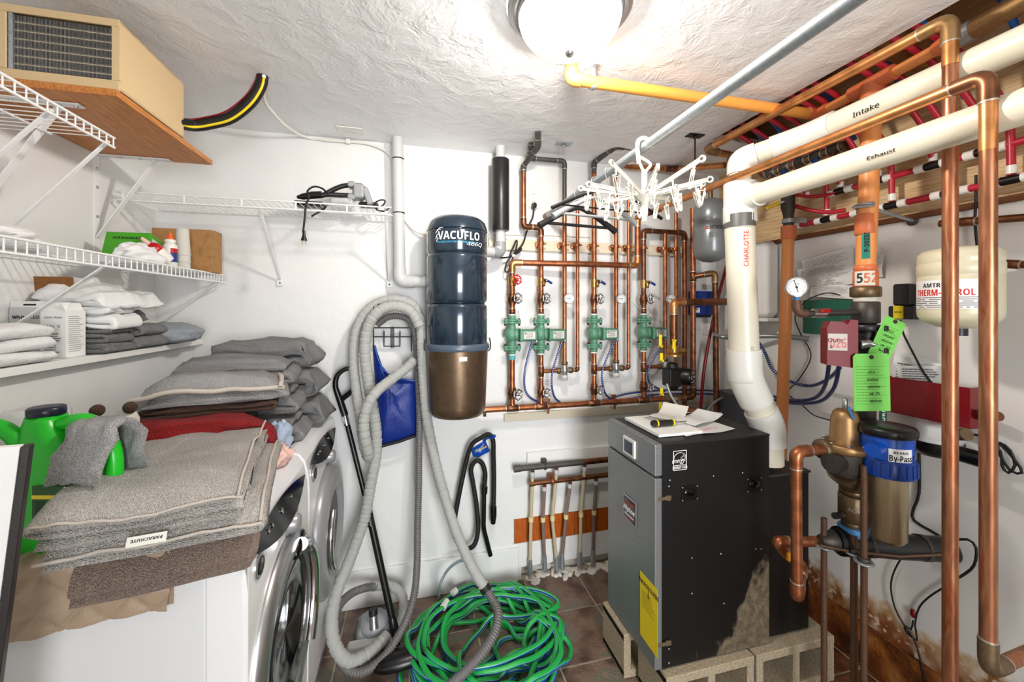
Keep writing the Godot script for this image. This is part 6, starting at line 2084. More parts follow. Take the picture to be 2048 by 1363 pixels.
	g = G.new()
	var ax := Vector3(0.55, 0, 0.835)
	g.lathe([Vector2(0, 0), Vector2(0.044, 0.0), Vector2(0.046, 0.004), Vector2(0.046, 0.082), Vector2(0.042, 0.088), Vector2(0, 0.088)], along(q + Vector3(0.02, 0.003, 0.0), ax), 32)
	part(t, "motor", g, M.black_plastic)
	var face := q + Vector3(0.02, 0.003, 0) + ax * 0.0885
	part(t, "end_label", disc(face, ax, 0.036, 0.0006, 0.0002, 28), M.gloss_black)
	writing(t, "3L", 0.014, facing(face + ax * 0.0008 + Vector3(-0.016, 0, 0.01), ax), M.white_ink)
	writing(t, "230", 0.008, facing(face + ax * 0.0008 + Vector3(0.016, 0.0, -0.01), ax), M.white_ink)
	g = G.new()
	for a in [0.9, 1.4, 1.9, -0.9, -1.4, -1.9]:
		var fx := facing(face + ax * 0.0007, ax)
		g.box(fx * Vector3(cos(a) * 0.026, sin(a) * 0.026, 0), Vector3(0.014, 0.003, 0.0006), 0.0, fx.basis * Basis(Vector3(0, 0, 1), a + PI / 2))
	part(t, "label_print", g, M.white_ink)
	t = thing("isolating_flange", "brass flange valve with yellow lever below the black pump", "valve", Vector3(1.3725, 1.0666, 0.3))
	q = Vector3(1.3694, 1.0533, 0.3)
	g = G.new()
	g.lathe([Vector2(0.0, -0.04), Vector2(0.022, -0.04), Vector2(0.028, -0.012), Vector2(0.044, -0.004), Vector2(0.044, 0.012), Vector2(0.0, 0.012)], Transform3D(Basis(), q), 24)
	part(t, "body", g, M.old_brass)
	lever(t, Vector3(1.2643, 1.1037, 0.35), Vector3(0, 1, 0), 0.035)
	lever(t, Vector3(1.2515, 1.018, 0.36), Vector3(0, 1, 0), 0.06)
	armoured("armoured_cable", "silver flexible conduit curving from the black pump to the boiler top", [Vector3(1.29, 1.1409, 0.36), Vector3(1.2852, 1.0922, 0.4), Vector3(1.2865, 1.0526, 0.45), Vector3(1.2859, 1.0278, 0.5), Vector3(bx.x + 0.06, 1.035, 0.58)], 0.0075, M.galvanised, M.steel)
	# copper loop to the right of it
	t = thing("loop_pipe", "copper pipe with a bronze elbow in front of the blue control box", "pipe", Vector3(1.8044, 0.8687, 0.12))
	add_run(t, [Vector3(h1.x, Vector3(1.6621, 1.731, 0.08).y, 0.08), Vector3(1.7589, 1.7506, 0.16), Vector3(1.7695, 0.8516, 0.16)], 0.0165, M.old_copper, M.bronze, {"bend": 0.032})
	armoured("armoured_cable", "silver conduit bending from the header corner to behind the flue", [Vector3(1.5529, 0.9246, 0.3), Vector3(1.6306, 0.9573, 0.25), Vector3(1.7138, 0.9971, 0.22), Vector3(1.8116, 1.0167, 0.2), Vector3(1.8826, 1.019, 0.2)], 0.009, M.galvanised, M.steel)
	# blue control box
	var cb: Vector3 = Vector3(1.7637, 1.5697, 0.03)
	t = thing("control_box", "blue boiler control box with a white label behind the copper pipes", "control box", cb)
	part(t, "case", boxed(cb, Vector3(0.135, 0.15, 0.06), 0.004), M.blue_enamel)
	part(t, "label", boxed(Vector3(1.6986, 1.5257, 0.061), Vector3(0.07, 0.03, 0.001), 0.0003), M.paper)
	writing(t, "Fuelguard", 0.009, facing(Vector3(1.6902, 1.5319, 0.0625), Vector3(0, 0, 1)), M.ink)
	part(t, "base_strip", boxed(cb + Vector3(0.01, -0.082, 0), Vector3(0.11, 0.014, 0.04), 0.002), M.dark_plastic)
	single("red_tube", "dark red tube slanting down the corner behind the flue pipe", "tube", tubed(smooth([Vector3(1.9027, 1.8211, 0.1), Vector3(1.8474, 1.6495, 0.1), Vector3(1.7819, 1.4028, 0.1), Vector3(1.7315, 1.1588, 0.1), Vector3(1.7101, 0.946, 0.1), Vector3(1.703, 0.8854, 0.1)], 0.02), 0.0095, 10), M.dark_red)
	single("loose_wire", "thin white wire sagging across the wall from the last pump to the corner", "wire", tubed(smooth([Vector3(1.3075, 1.5685, 0.005), Vector3(1.3596, 1.5198, 0.02), Vector3(1.4805, 1.4642, 0.02), Vector3(1.6584, 1.4159, 0.02), Vector3(1.8341, 1.3858, 0.03)], 0.02), 0.0022, 6), M.white_plastic)

func lever(t: Node3D, at: Vector3, up: Vector3, long: float) -> void:
	var g := G.new()
	g.box(at, Vector3(0.019, long, 0.008), 0.0035)
	g.box(at - up * (long * 0.55) + Vector3(0.01, 0, -0.012), Vector3(0.012, 0.012, 0.03), 0.003)
	part(t, "lever", g, M.yellow)

func floor_manifold() -> void:
	var t := thing("floor_manifold", "upper grey and copper manifold pipe low on the back wall", "pipe", Vector3(0.5481, 0.6553, 0.06))
	var y: float = Vector3(0.5481, 0.6553, 0.06).y
	var x0: float = Vector3(0.5481, 0.6553, 0.06).x
	part(t, "painted_pipe", tubed([Vector3(x0, y, .06), Vector3(Vector3(0.9481, 0.651, 0.06).x, y, .06)], 0.0165, 16), M.grey_painted_pipe)
	part(t, "pipe", tubed([Vector3(Vector3(0.9481, 0.651, 0.06).x, y, .06), Vector3(1.25, y, .06)], 0.016, 16), M.old_copper)
	part(t, "end_cap", tubed([Vector3(x0 - 0.006, y, .06), Vector3(x0 + 0.03, y, .06)], 0.0195, 16), M.grey_painted_pipe)
	var t2 := thing("floor_manifold", "lower copper manifold pipe feeding mauve floor tubes", "pipe", Vector3(0.6413, 0.5664, 0.055))
	var y2: float = Vector3(0.6413, 0.5636, 0.055).y
	var xx: float = Vector3(0.6413, 0.5636, 0.055).x
	part(t2, "pipe", tubed([Vector3(xx, y2, .055), Vector3(1.25, y2, .055)], 0.014, 16), M.old_copper)
	part(t2, "end_cap", tubed([Vector3(xx - 0.01, y2, .055), Vector3(xx + 0.02, y2, .055)], 0.017, 16), M.old_copper)
	single("mounting_board", "grey-painted board behind the upper floor manifold pipe", "board", boxed(Vector3(0.99, y + 0.028, 0.011), Vector3(0.72, 0.075, 0.02), 0.002), M.trim_paint)
	for e in [[t, y, .06, Vector3(0.7216, 0.6581, 0.06).x], [t2, y2, .055, Vector3(0.7631, 0.5838, 0.06).x]]:
		var g := G.new()
		g.tube([Vector3(e[3] - 0.006, e[1], e[2]), Vector3(e[3] + 0.006, e[1], e[2])], 0.021, 16)
		g.box(Vector3(e[3], e[1] + 0.02, e[2] - 0.02), Vector3(0.03, 0.03, 0.02), 0.004)
		part(e[0], "clamp_band", g, M.iron if e[0] == t else M.copper)
	var top := [Vector3(0.6485, 0.6456, 0.06).x, Vector3(0.7204, 0.5552, 0.055).x, Vector3(0.7899, 0.6319, 0.06).x, Vector3(0.8735, 0.5562, 0.055).x, Vector3(0.9605, 0.6355, 0.06).x, Vector3(1.0348, 0.554, 0.055).x]
	var mid := [Vector3(0.6443, 0.3577, 0.045), Vector3(0.7149, 0.3487, 0.045), Vector3(0.7715, 0.3472, 0.045), Vector3(0.8531, 0.3483, 0.045), Vector3(0.9455, 0.3482, 0.045), Vector3(1.027, 0.3497, 0.045)]
	var low := [Vector3(0.643, 0.0969, 0.03), Vector3(0.7288, 0.1064, 0.03), Vector3(0.8011, 0.0954, 0.03), Vector3(0.8346, 0.0989, 0.03), Vector3(0.9458, 0.0966, 0.03), Vector3(1.0278, 0.0961, 0.03)]
	var lab := ["pale floor-heating tube at the capped end of the manifold", "mauve floor-heating tube nearest the capped end", "pale floor-heating tube in the middle of the row", "mauve floor-heating tube in the middle of the row", "pale floor-heating tube nearest the boiler", "mauve floor-heating tube nearest the boiler"]
	for i in 6:
		var yy := y if i % 2 == 0 else y2
		var zz := 0.06 if i % 2 == 0 else 0.055
		var a := Vector3(top[i], yy, zz)
		t = thing("heating_tube", lab[i], "tube", low[i], "floor-heating tubes")
		part(t, "stub", tubed([a, a - Vector3(0, 0.03, 0)], 0.011, 12), M.old_copper)
		part(t, "crimp_ring", tubed([a - Vector3(0, 0.026, 0), a - Vector3(0, 0.048, 0)], 0.0135, 14), M.light_grey_plastic)
		part(t, "tube", tubed(smooth([a - Vector3(0, 0.04, 0), a.lerp(mid[i], 0.5) + Vector3(0, -0.02, 0), mid[i], (mid[i] as Vector3).lerp(low[i], 0.6), low[i]], 0.015), 0.0098, 12), M.pale_tube if i % 2 == 0 else M.mauve_tube)
		part(t, "tube_ring", tubed([mid[i] + Vector3(0, 0.012, 0), mid[i] - Vector3(0, 0.012, 0)], 0.0135, 14), plain("cream_ring", Color(0.9, 0.84, 0.62), 0.4))
		part(t, "floor_sleeve", tubed([low[i] + Vector3(0, 0.03, 0), low[i] - Vector3(0, 0.05, 0)], [0.012, 0.016], 12), M.galvanised)
	# old panelling showing through the cut in the drywall
	var panel := thing("wall_panelling", "strip of orange wood panelling showing through the cut drywall", "panelling", Vector3(0.93, 0.206, -0.014))
	var g := boxed(Vector3.ZERO, Vector3(0.071, 0.138, 0.01), 0.0012)
	var mesh := g.mesh()
	for i in 10:
		var p := MeshInstance3D.new()
		p.name = "plank"
		p.mesh = mesh
		p.set_surface_override_material(0, M.orange_wood)
		panel.add_child(p, true)
		p.position = Vector3(0.5975 + 0.0735 * i, 0.276, -0.0085) - panel.position
	# broken mortar round the tubes
	var rng := RandomNumberGenerator.new()
	rng.seed = 9
	g = G.new()
	for i in 46:
		g.sphere(Vector3(rng.randf_range(0.6, 1.25), 0.004, rng.randf_range(-0.03, 0.045)), Vector3(rng.randf_range(0.012, 0.05), rng.randf_range(0.006, 0.016), rng.randf_range(0.01, 0.03)), 5, 7, Basis(Vector3.UP, rng.randf() * TAU))
	var o := single("mortar_rubble", "crumbled white mortar along the floor round the heating tubes", "rubble", g, M.mortar)
	o.set_meta("kind", "stuff")

func dusty_side() -> StandardMaterial3D:
	# black enamel with a patch of pale dust, drawn with a ragged edge
	var im := Image.create(512, 768, false, Image.FORMAT_RGB8)
	var f := FastNoiseLite.new()
	f.seed = 21
	f.frequency = 0.012
	f.fractal_octaves = 5
	var q := FastNoiseLite.new()
	q.seed = 4
	q.frequency = 0.09
	for x in 512:
		for y in 768:
			var c := Color(0.045, 0.044, 0.043)
			var u := x / 512.0
			var v := y / 768.0
			var edge := 0.98 - 0.42 * smoothstep(0.42, 1.0, u) + 0.1 * f.get_noise_2d(x, y)
			if u > 0.3 and v > edge:
				var k := clampf((v - edge) / 0.06, 0.0, 1.0) * clampf(0.8 + 0.15 * q.get_noise_2d(x, y) + 0.3 * f.get_noise_2d(x * 2.0, y * 2.0), 0.0, 1.0)
				c = c.lerp(Color(0.5, 0.44, 0.36), k)
			im.set_pixel(x, y, c)
	var m := plain("dusty_black", Color(1, 1, 1), 0.42)
	m.albedo_texture = ImageTexture.create_from_image(im)
	m.texture_repeat = false
	return m

func block(label: String, at: Vector3, size: Vector3) -> void:
	var t := thing("concrete_block", label, "concrete block", at - Vector3(0, size.y / 2, 0), "concrete blocks under the boiler")
	var w := 0.034
	var g := G.new()
	g.box(at + Vector3(0, size.y / 2 - w / 2, 0), Vector3(size.x, w, size.z), 0.004)
	g.box(at - Vector3(0, size.y / 2 - w / 2, 0), Vector3(size.x, w, size.z), 0.004)
	for x in [-size.x / 2 + w / 2, 0.0, size.x / 2 - w / 2]:
		g.box(at + Vector3(x, 0, 0), Vector3(w, size.y - 0.01, size.z - 0.002), 0.004)
	part(t, "body", g, M.concrete_block)

func sheet(t: Node3D, c: Vector3, w: float, d: float, yaw: float, curl: float, mat: Material) -> MeshInstance3D:
	var lay := []
	for i in 14:
		var q := i / 13.0
		lay.append(Vector2((q - 0.5) * w, curl * pow(maxf(q - 0.45, 0.0) * 1.8, 2.5) + 0.003 * sin(q * 7.0)))
	var g := G.new()
	g.ribbon(lay, 0.0007, Transform3D(Basis(Vector3.UP, yaw), c), d, 6, func(p: Vector3) -> Vector3: return p)
	return part(t, "sheet", g, mat)

func boiler_things() -> void:
	var g := G.new()
	var x0 := 0.87
	var x1 := 1.395
	var z0 := 0.52
	var z1 := 0.88
	var t := thing("boiler", "tall black boiler with a brushed grey front standing on concrete blocks", "boiler", Vector3(1.13, 0.19, 0.7))
	part(t, "casing", boxed(Vector3((0.9 + x1) / 2, 0.61, (z0 + z1) / 2 - 0.003), Vector3(x1 - 0.9, 0.836, z1 - z0 - 0.006), 0.004), M.black_metal)
	g = G.new(); g.box(Vector3((0.9 + x1) / 2, 0.61, z1 - 0.003), Vector3(x1 - 0.902, 0.836, 0.006), 0.002)
	part(t, "side_panel", g, dusty_side())
	part(t, "top_panel", boxed(Vector3((0.9 + x1) / 2, 1.028, (z0 + z1) / 2), Vector3(x1 - 0.898, 0.008, z1 - z0 + 0.002), 0.002), plain("top_black", Color(0.11, 0.11, 0.11), 0.5))
	var front := mapped(plain("boiler_grey", Color(0.56, 0.57, 0.58), 0.38, 0.5), Vector3(2, 40, 2), M.galvanised.albedo_texture)
	var hood := part(t, "control_panel", boxed(Vector3(x0 + 0.016, 0.972, (z0 + z1) / 2), Vector3(0.034, 0.122, z1 - z0 + 0.008), 0.006), front)
	var door := part(t, "front_door", boxed(Vector3(x0 + 0.016, 0.55, (z0 + z1) / 2), Vector3(0.034, 0.714, z1 - z0 + 0.008), 0.006), front)
	var fx := x0 - 0.0012
	var dp: Vector3 = Vector3(0.868, 0.968, 0.7127)
	part(hood, "display_frame", boxed(Vector3(fx - 0.004, dp.y, dp.z), Vector3(0.01, 0.072, 0.088), 0.002), M.white_plastic)
	part(hood, "display", boxed(Vector3(fx - 0.0095, dp.y, dp.z), Vector3(0.001, 0.05, 0.064), 0.0003), plain("lcd", Color(0.14, 0.2, 0.28), 0.15))
	var bp: Vector3 = Vector3(0.868, 0.7111, 0.7165)
	part(door, "badge", boxed(Vector3(fx - 0.003, bp.y, bp.z), Vector3(0.007, 0.1, 0.1), 0.003), M.chrome)
	part(door, "badge_face", boxed(Vector3(fx - 0.0068, bp.y, bp.z), Vector3(0.001, 0.09, 0.09), 0.0003), M.gloss_black)
	var n := Vector3(-1, 0, 0)
	writing(door, "Burnham", 0.011, facing(Vector3(fx - 0.0075, bp.y + 0.026, bp.z), n), M.red_ink, {"stretch": 0.95})
	writing(door, "Alpine", 0.02, facing(Vector3(fx - 0.0075, bp.y + 0.001, bp.z), n), M.white_ink, {"lean": 0.25})
	writing(door, "HIGH EFFICIENCY", 0.006, facing(Vector3(fx - 0.0075, bp.y - 0.024, bp.z), n), M.white_ink)
	writing(door, "BOILER", 0.006, facing(Vector3(fx - 0.0075, bp.y - 0.036, bp.z), n), M.red_ink)
	var ep: Vector3 = Vector3(0.868, 0.3838, 0.8453)
	part(door, "energy_label", boxed(Vector3(fx - 0.0006, ep.y, ep.z), Vector3(0.001, 0.25, 0.115), 0.0003), M.yellow)
	writing(door, "ENERGYGUIDE", 0.0155, facing(Vector3(fx - 0.0013, ep.y + 0.092, ep.z), n), M.ink, {"stretch": 0.88})
	print_lines(door, facing(Vector3(fx - 0.0013, ep.y + 0.03, ep.z), n), 0.09, 0.07, 7, plain("olive_ink", Color(0.5, 0.44, 0.08), 0.7), 6, 0.2)
	g = G.new()
	var tip := Vector3(fx - 0.0012, ep.y + 0.072, ep.z + 0.0)
	g.box(tip, Vector3(0.001, 0.025, 0.003), 0.0)
	g.box(tip + Vector3(0, -0.014, 0.004), Vector3(0.001, 0.012, 0.003), 0.0, Basis(Vector3.RIGHT, 0.7))
	g.box(tip + Vector3(0, -0.014, -0.004), Vector3(0.001, 0.012, 0.003), 0.0, Basis(Vector3.RIGHT, -0.7))
	part(door, "label_arrow", g, M.ink)
	# side: star mark, two recessed grips, clips and screws
	var zf := z1 + 0.0004
	var sp: Vector3 = Vector3(0.9791, 0.964, 0.8804)
	g = G.new()
	for e in [[Vector2(0, 0.036), Vector2(0.056, 0.0022)], [Vector2(0, -0.036), Vector2(0.056, 0.0022)], [Vector2(0, -0.018), Vector2(0.056, 0.0018)], [Vector2(-0.028, 0), Vector2(0.0022, 0.072)], [Vector2(0.028, 0), Vector2(0.0022, 0.072)]]:
		g.box(Vector3(sp.x + e[0].x, sp.y + e[0].y, zf), Vector3(e[1].x, e[1].y, 0.0008), 0.0)
	var arc := []
	for i in 15:
		var a := PI * i / 14
		arc.append(Vector3(sp.x - 0.027 * cos(a), sp.y + 0.005 + 0.024 * sin(a), zf))
	g.tube(arc, 0.0011, 6)
	var star := []
	for i in 10:
		var a := PI / 2 + TAU * i / 10
		var rr := 0.0125 if i % 2 == 0 else 0.0055
		star.append(Vector3(sp.x + 0.015 + rr * cos(a), sp.y + 0.007 + rr * sin(a), zf))
	g.tube(star, 0.0009, 6, false, true)
	part(t, "star_emblem", g, M.white_ink)
	writing(t, "ENERGY STAR", 0.0098, facing(Vector3(sp.x, sp.y - 0.027, zf), Vector3(0, 0, 1)), M.white_ink, {"stretch": 0.72})
	writing(t, "energy", 0.016, facing(Vector3(sp.x - 0.006, sp.y - 0.001, zf), Vector3(0, 0, 1)), M.white_ink, {"font": regular, "lean": 0.4, "stretch": 0.8})
	for p in [Vector3(1.0209, 0.8367, 0.88), Vector3(1.318, 0.8374, 0.88)]:
		var gr := part(t, "grip_plate", boxed(Vector3(p.x, p.y, z1 + 0.001), Vector3(0.074, 0.058, 0.004), 0.002), M.black_plastic)
		g = G.new(); g.sphere(Vector3(p.x, p.y + 0.002, z1 + 0.003), Vector3(0.028, 0.016, 0.007), 10, 18)
		part(gr, "grip", g, M.gloss_black)
		for e in [[-1, -1], [1, -1], [-1, 1], [1, 1]]:
			part(gr, "rivet", disc(Vector3(p.x + e[0] * 0.032, p.y + e[1] * 0.024, z1 + 0.003), Vector3(0, 0, 1), 0.003, 0.0015, 0.0006, 10), M.steel)
	for p in [Vector3(0.9384, 0.8309, 0.88), Vector3(0.9406, 0.2911, 0.88)]:
		g = G.new()
		g.box(Vector3(x0 + 0.03, p.y, z1 + 0.006), Vector3(0.036, 0.012, 0.006), 0.001)
		g.box(Vector3(x0 + 0.055, p.y + 0.001, z1 + 0.006), Vector3(0.022, 0.018, 0.009), 0.002)
		part(t, "latch", g, M.brushed_steel)
	for p in [Vector3(0.9363, 0.8929, 0.88), Vector3(0.932, 0.8709, 0.88), Vector3(0.932, 0.8185, 0.88), Vector3(1.1282, 0.8904, 0.88), Vector3(1.263, 0.8886, 0.88), Vector3(1.0319, 0.5883, 0.88), Vector3(1.1625, 0.5842, 0.88), Vector3(1.0319, 0.4534, 0.88), Vector3(1.1764, 0.3896, 0.88), Vector3(1.3252, 0.58, 0.88), Vector3(1.3519, 0.5761, 0.88), Vector3(0.932, 0.2629, 0.88), Vector3(0.932, 0.2105, 0.88)]:
		part(t, "screw", disc(Vector3(maxf(p.x, 0.915), p.y, z1), Vector3(0, 0, 1), 0.0035, 0.002, 0.001, 10), M.steel)
	# rear cover
	t = thing("rear_cover", "black sheet-metal cover behind the boiler on the blocks", "cover", Vector3(1.5, 0.19, 0.74))
	part(t, "box", boxed(Vector3(1.51, 0.52, 0.74), Vector3(0.22, 0.655, 0.24), 0.004), M.black_metal)
	part(t, "top_edge", boxed(Vector3(1.51, 0.852, 0.74), Vector3(0.23, 0.01, 0.25), 0.002), M.iron)
	var db: Vector3 = Vector3(1.7779, 1.0454, 0.3)
	single("duct_box", "dark grey metal box in the corner behind the flue elbow", "box", boxed(Vector3(db.x + 0.1, db.y - 0.21, 0.22), Vector3(0.2, 0.42, 0.16), 0.004), plain("slate_metal", Color(0.27, 0.28, 0.3), 0.5))
	# blocks
	block("dusty concrete block with square holes under the boiler's front corner", Vector3(1.095, 0.095, 0.815), Vector3(0.39, 0.186, 0.195))
	block("dusty concrete block with square holes below the black rear cover", Vector3(1.495, 0.095, 0.815), Vector3(0.39, 0.186, 0.195))
	block("concrete block with grooved end showing under the boiler's grey front", Vector3(1.045, 0.095, 0.6), Vector3(0.39, 0.186, 0.195))
	block("concrete block behind, mostly hidden below the boiler and rear cover", Vector3(1.445, 0.095, 0.6), Vector3(0.39, 0.186, 0.195))
	# papers and screwdriver on top
	var y := 1.0335
	t = thing("manual", "thick white instruction booklet on the boiler top", "booklet", Vector3(1.02, y, 0.7))
	part(t, "pages", boxed(Vector3(1.03, y + 0.006, 0.69), Vector3(0.2, 0.011, 0.26), 0.002), M.paper)
	g = G.new(); g.box(Vector3(1.03, y + 0.0125, 0.69), Vector3(0.2, 0.0012, 0.26), 0.0003)
	part(t, "cover", g, M.paper)
	print_lines(t, Transform3D(Basis(Vector3.RIGHT, -PI / 2), Vector3(1.06, y + 0.0135, 0.65)), 0.1, 0.14, 9, M.faint_ink, 21)
	writing(t, "GAS", 0.016, Transform3D(Basis(Vector3.RIGHT, -PI / 2) * Basis(Vector3(0, 0, 1), -0.6), Vector3(1.1, y + 0.0135, 0.6)), M.ink)
	for e in [["loose white sheet curling up over the booklet on the boiler", Vector3(1.13, y + 0.016, 0.6), 0.14, 0.12, 0.5, 0.04, "paper_label"], ["long white paper sheet trailing across the boiler top", Vector3(1.22, y + 0.016, 0.67), 0.22, 0.12, 0.35, 0.015, "paper"], ["printed white form with red marks along the boiler's edge", Vector3(1.16, y + 0.004, 0.76), 0.26, 0.13, 0.12, 0.0, "paper"]]:
		t = thing("paper_sheet", e[0], "paper", e[1], "papers on the boiler")
		sheet(t, e[1], e[2], e[3], e[4], e[5], M[e[6]])
	print_lines(t, Transform3D(Basis(Vector3.RIGHT, -PI / 2) * Basis(Vector3(0, 0, 1), 0.12), Vector3(1.17, y + 0.009, 0.79)), 0.2, 0.03, 3, M.red_ink, 8, 0.2)
	var s0 := Vector3(0.955, y + 0.03, 0.735)
	var sd := Vector3(0.97, -0.03, -0.05).normalized()
	t = thing("screwdriver", "black and grey screwdriver with yellow bands lying on the booklet", "screwdriver", s0)
	part(t, "handle", tubed([s0, s0 + sd * 0.008, s0 + sd * 0.06, s0 + sd * 0.105], [0.011, 0.0135, 0.0125, 0.0115], 14), M.dark_plastic)
	for k in [0.02, 0.098]:
		part(t, "band", tubed([s0 + sd * k, s0 + sd * (k + 0.006)], 0.0138, 14), M.yellow)
	part(t, "shaft", tubed([s0 + sd * 0.105, s0 + sd * 0.17], 0.0035, 8), M.steel)
	# grey expansion tank in the corner
	var ec: Vector3 = Vector3(1.5915, 1.9667, 0.3195)
	t = thing("expansion_tank", "grey expansion tank with a red logo hanging beside the flue pipe", "tank", ec - Vector3(0, 0.17, 0))
	g = G.new()
	g.lathe([Vector2(0.0, -0.178), Vector2(0.04, -0.172), Vector2(0.078, -0.15), Vector2(0.09, -0.12), Vector2(0.09, 0.03), Vector2(0.087, 0.04), Vector2(0.087, 0.05), Vector2(0.09, 0.06), Vector2(0.088, 0.12), Vector2(0.07, 0.155), Vector2(0.03, 0.172), Vector2(0.0, 0.174)], Transform3D(Basis(), ec), 40)
	part(t, "shell", g, plain("tank_grey", Color(0.5, 0.52, 0.53), 0.3, 0.3))
	part(t, "nipple", tubed([ec + Vector3(0, 0.17, 0), ec + Vector3(0, 0.22, 0)], 0.012, 10), M.old_brass)
	var en := Vector3(-0.45, 0, 0.9).normalized()
	writing(t, "AMTROL", 0.018, facing(ec + en * 0.0905 + Vector3(0, 0.0, 0), en), M.ink, {"around": 0.0905, "stretch": 0.8})
	var tri_at := facing(ec + en.rotated(Vector3.UP, -0.45) * 0.091 + Vector3(0, 0.0, 0), en.rotated(Vector3.UP, -0.45))
	g = G.new(); g.slab([Vector2(-0.01, -0.008), Vector2(0.01, -0.008), Vector2(0, 0.01)], tri_at, 0.001)
	part(t, "logo", g, M.red_ink)
	print_lines(t, facing(ec + en * 0.0905 + Vector3(0, -0.04, 0), en), 0.06, 0.03, 5, M.faint_ink, 5)

func overhead_pipes() -> void:
	var g := G.new()
	var t: Node3D
	# two big copper risers nearest the camera
	t = thing("tall_copper_pipe", "tall stained copper pipe turning under the ceiling at an elbow, nearest the flue", "pipe", Vector3(1.43, 0.0, 1.417))
	add_run(t, [Vector3(1.66, 2.3, 0.5), Vector3(1.425, 2.33, 0.48), Vector3(1.43, 2.33, 1.417), Vector3(1.43, 2.2, 1.417)], 0.0172, M.bright_copper, M.bronze, {"bend": 0.045, "sides": 18})
	part(t, "drop_pipe", tubed([Vector3(1.43, 2.22, 1.417), Vector3(1.43, 0.002, 1.417)], 0.0165, 20), M.stained_copper)
	t = thing("tall_copper_pipe", "tall stained copper pipe ending in an elbow low by the wall", "pipe", Vector3(1.29, 0.69, 1.56))
	add_run(t, [Vector3(1.29, 2.075, 0.29), Vector3(1.29, 2.075, 1.56), Vector3(1.29, 1.9, 1.56)], 0.0155, M.bright_copper, M.old_copper, {"bend": 0.04, "sides": 18})
	add_run(t, [Vector3(1.29, 1.92, 1.56), Vector3(1.29, 0.7, 1.56), Vector3(1.89, 0.66, 1.5)], 0.015, M.stained_copper, M.old_brass, {"bend": 0.05, "sides": 20, "called": "drop_pipe"})
	# plastic flue: exhaust, intake and the vertical leg to the boiler
	var P: Material = M.pvc
	t = thing("flue_pipe", "white plastic flue dropping beside the boiler through a double bend", "pipe", Vector3(1.5, 0.86, 0.78))
	var e0 := Vector3(1.336, 1.99, 0.79)
	add_run(t, [Vector3(1.336, 1.85, 0.79), Vector3(1.356, 1.2452, 0.7966), Vector3(1.4669, 1.0356, 0.8037), Vector3(1.469, 0.8805, 0.8042)], 0.057, P, M.white_plastic, {"bend": 0.045, "solder": false, "sides": 28})
	part(t, "upper_pipe", tubed([Vector3(1.336, 1.84, 0.79), Vector3(1.336, 1.96, 0.79)], 0.0575, 28), P)
	part(t, "tape_band", tubed([Vector3(1.3316, 1.8742, 0.7957), Vector3(1.3316, 1.9265, 0.7957)], 0.0585, 28), plain("grey_tape", Color(0.42, 0.41, 0.4), 0.35, 0.3))
	var fn := Vector3(-0.55, 0, 0.83).normalized()
	writing(t, "CHARLOTTE", 0.018, facing(Vector3(1.3458, 1.78, 0.7993) * Vector3(1, 1, 1) + fn * 0.0572, fn, Vector3.UP, PI / 2), M.red_ink, {"font": regular, "stretch": 1.1})
	writing(t, "18 3A EXT 35", 0.013, facing(Vector3(1.3678, 1.3296, 0.8027) + fn * 0.0572, fn, Vector3.UP, PI / 2), M.faint_ink, {"font": regular})
	collar(t, "fitting", Vector3(1.336, 1.93, 0.79), Vector3.UP, 0.064, 0.075, M.white_plastic, false)
	collar(t, "fitting", Vector3(1.356, 1.2599, 0.7966), Vector3.UP, 0.064, 0.06, M.white_plastic, false)
	g = G.new()
	g.tube([Vector3(1.336, 1.95, 0.79), e0, Vector3(1.336, 2.06, 0.79)], 0.062, 28)
	g.tube([e0, e0 + Vector3(0, 0, 0.1)], 0.047, 28)
	part(t, "tee", g, M.white_plastic)
	t = thing("exhaust_pipe", "white plastic pipe marked Exhaust running below the ceiling", "pipe", e0 + Vector3(0, 0, 0.1))
	part(t, "pipe", tubed([e0 + Vector3(0, 0, 0.09), Vector3(1.336, 1.99, 2.9)], 0.041, 32), P)
	var wn := Vector3(-0.94, -0.1, 0.3).normalized()
	wn = Vector3(-0.97, -0.24, 0).normalized()
	writing(t, "Exhaust", 0.0105, facing(Vector3(1.336, 1.985, Vector3(1.28, 1.9873, 1.3364).z + 0.0) + wn * 0.0412, wn), M.ink, {"font": regular, "stretch": 1.4, "called": "handwriting", "lean": 0.15})
	t = thing("intake_pipe", "white plastic pipe marked Intake running higher under the joists", "pipe", Vector3(1.48, 2.2, 0.9))
	add_run(t, [Vector3(1.336, 2.04, 0.79), Vector3(1.336, 2.16, 0.79), Vector3(1.48, 2.2, 0.96), Vector3(1.48, 2.2, 2.9)], 0.042, P, M.white_plastic, {"bend": 0.06, "solder": false, "sides": 32})
	writing(t, "Intake", 0.0155, facing(Vector3(1.48, 2.195, Vector3(1.42, 2.1742, 1.1996).z) + wn * 0.0422, wn), M.ink, {"font": regular, "stretch": 1.3, "called": "handwriting", "lean": 0.2})
	for z in [Vector3(1.44, 2.1853, 0.8577).z]:
		part(t, "joint_ring", tubed([Vector3(1.48, 2.2, z - 0.002), Vector3(1.48, 2.2, z + 0.002)], 0.049, 28), M.grey_plastic)
	# orange sprinkler main with tees
	var F: Material = M.orange_fitting
	t = thing("sprinkler_main", "orange plastic sprinkler main under the joists with tees and adapter", "pipe", Vector3(1.62, 2.35, 1.1))
	var s := Vector3(1.65, 2.35, 0.868)
	part(t, "pipe", tubed([s, Vector3(1.6, 2.35, 1.3)], 0.0185, 18), M.orange_pipe)
	g = G.new()
	g.tube([s + Vector3(-0.05, 0, 0), s + Vector3(0.04, 0, 0)], 0.024, 18)
	g.tube([s, s + Vector3(-0.006, 0, 0.055)], 0.024, 18)
	part(t, "tee", g, F)
	var r0 := Vector3(1.617, 2.35, 1.1)
	g = G.new()
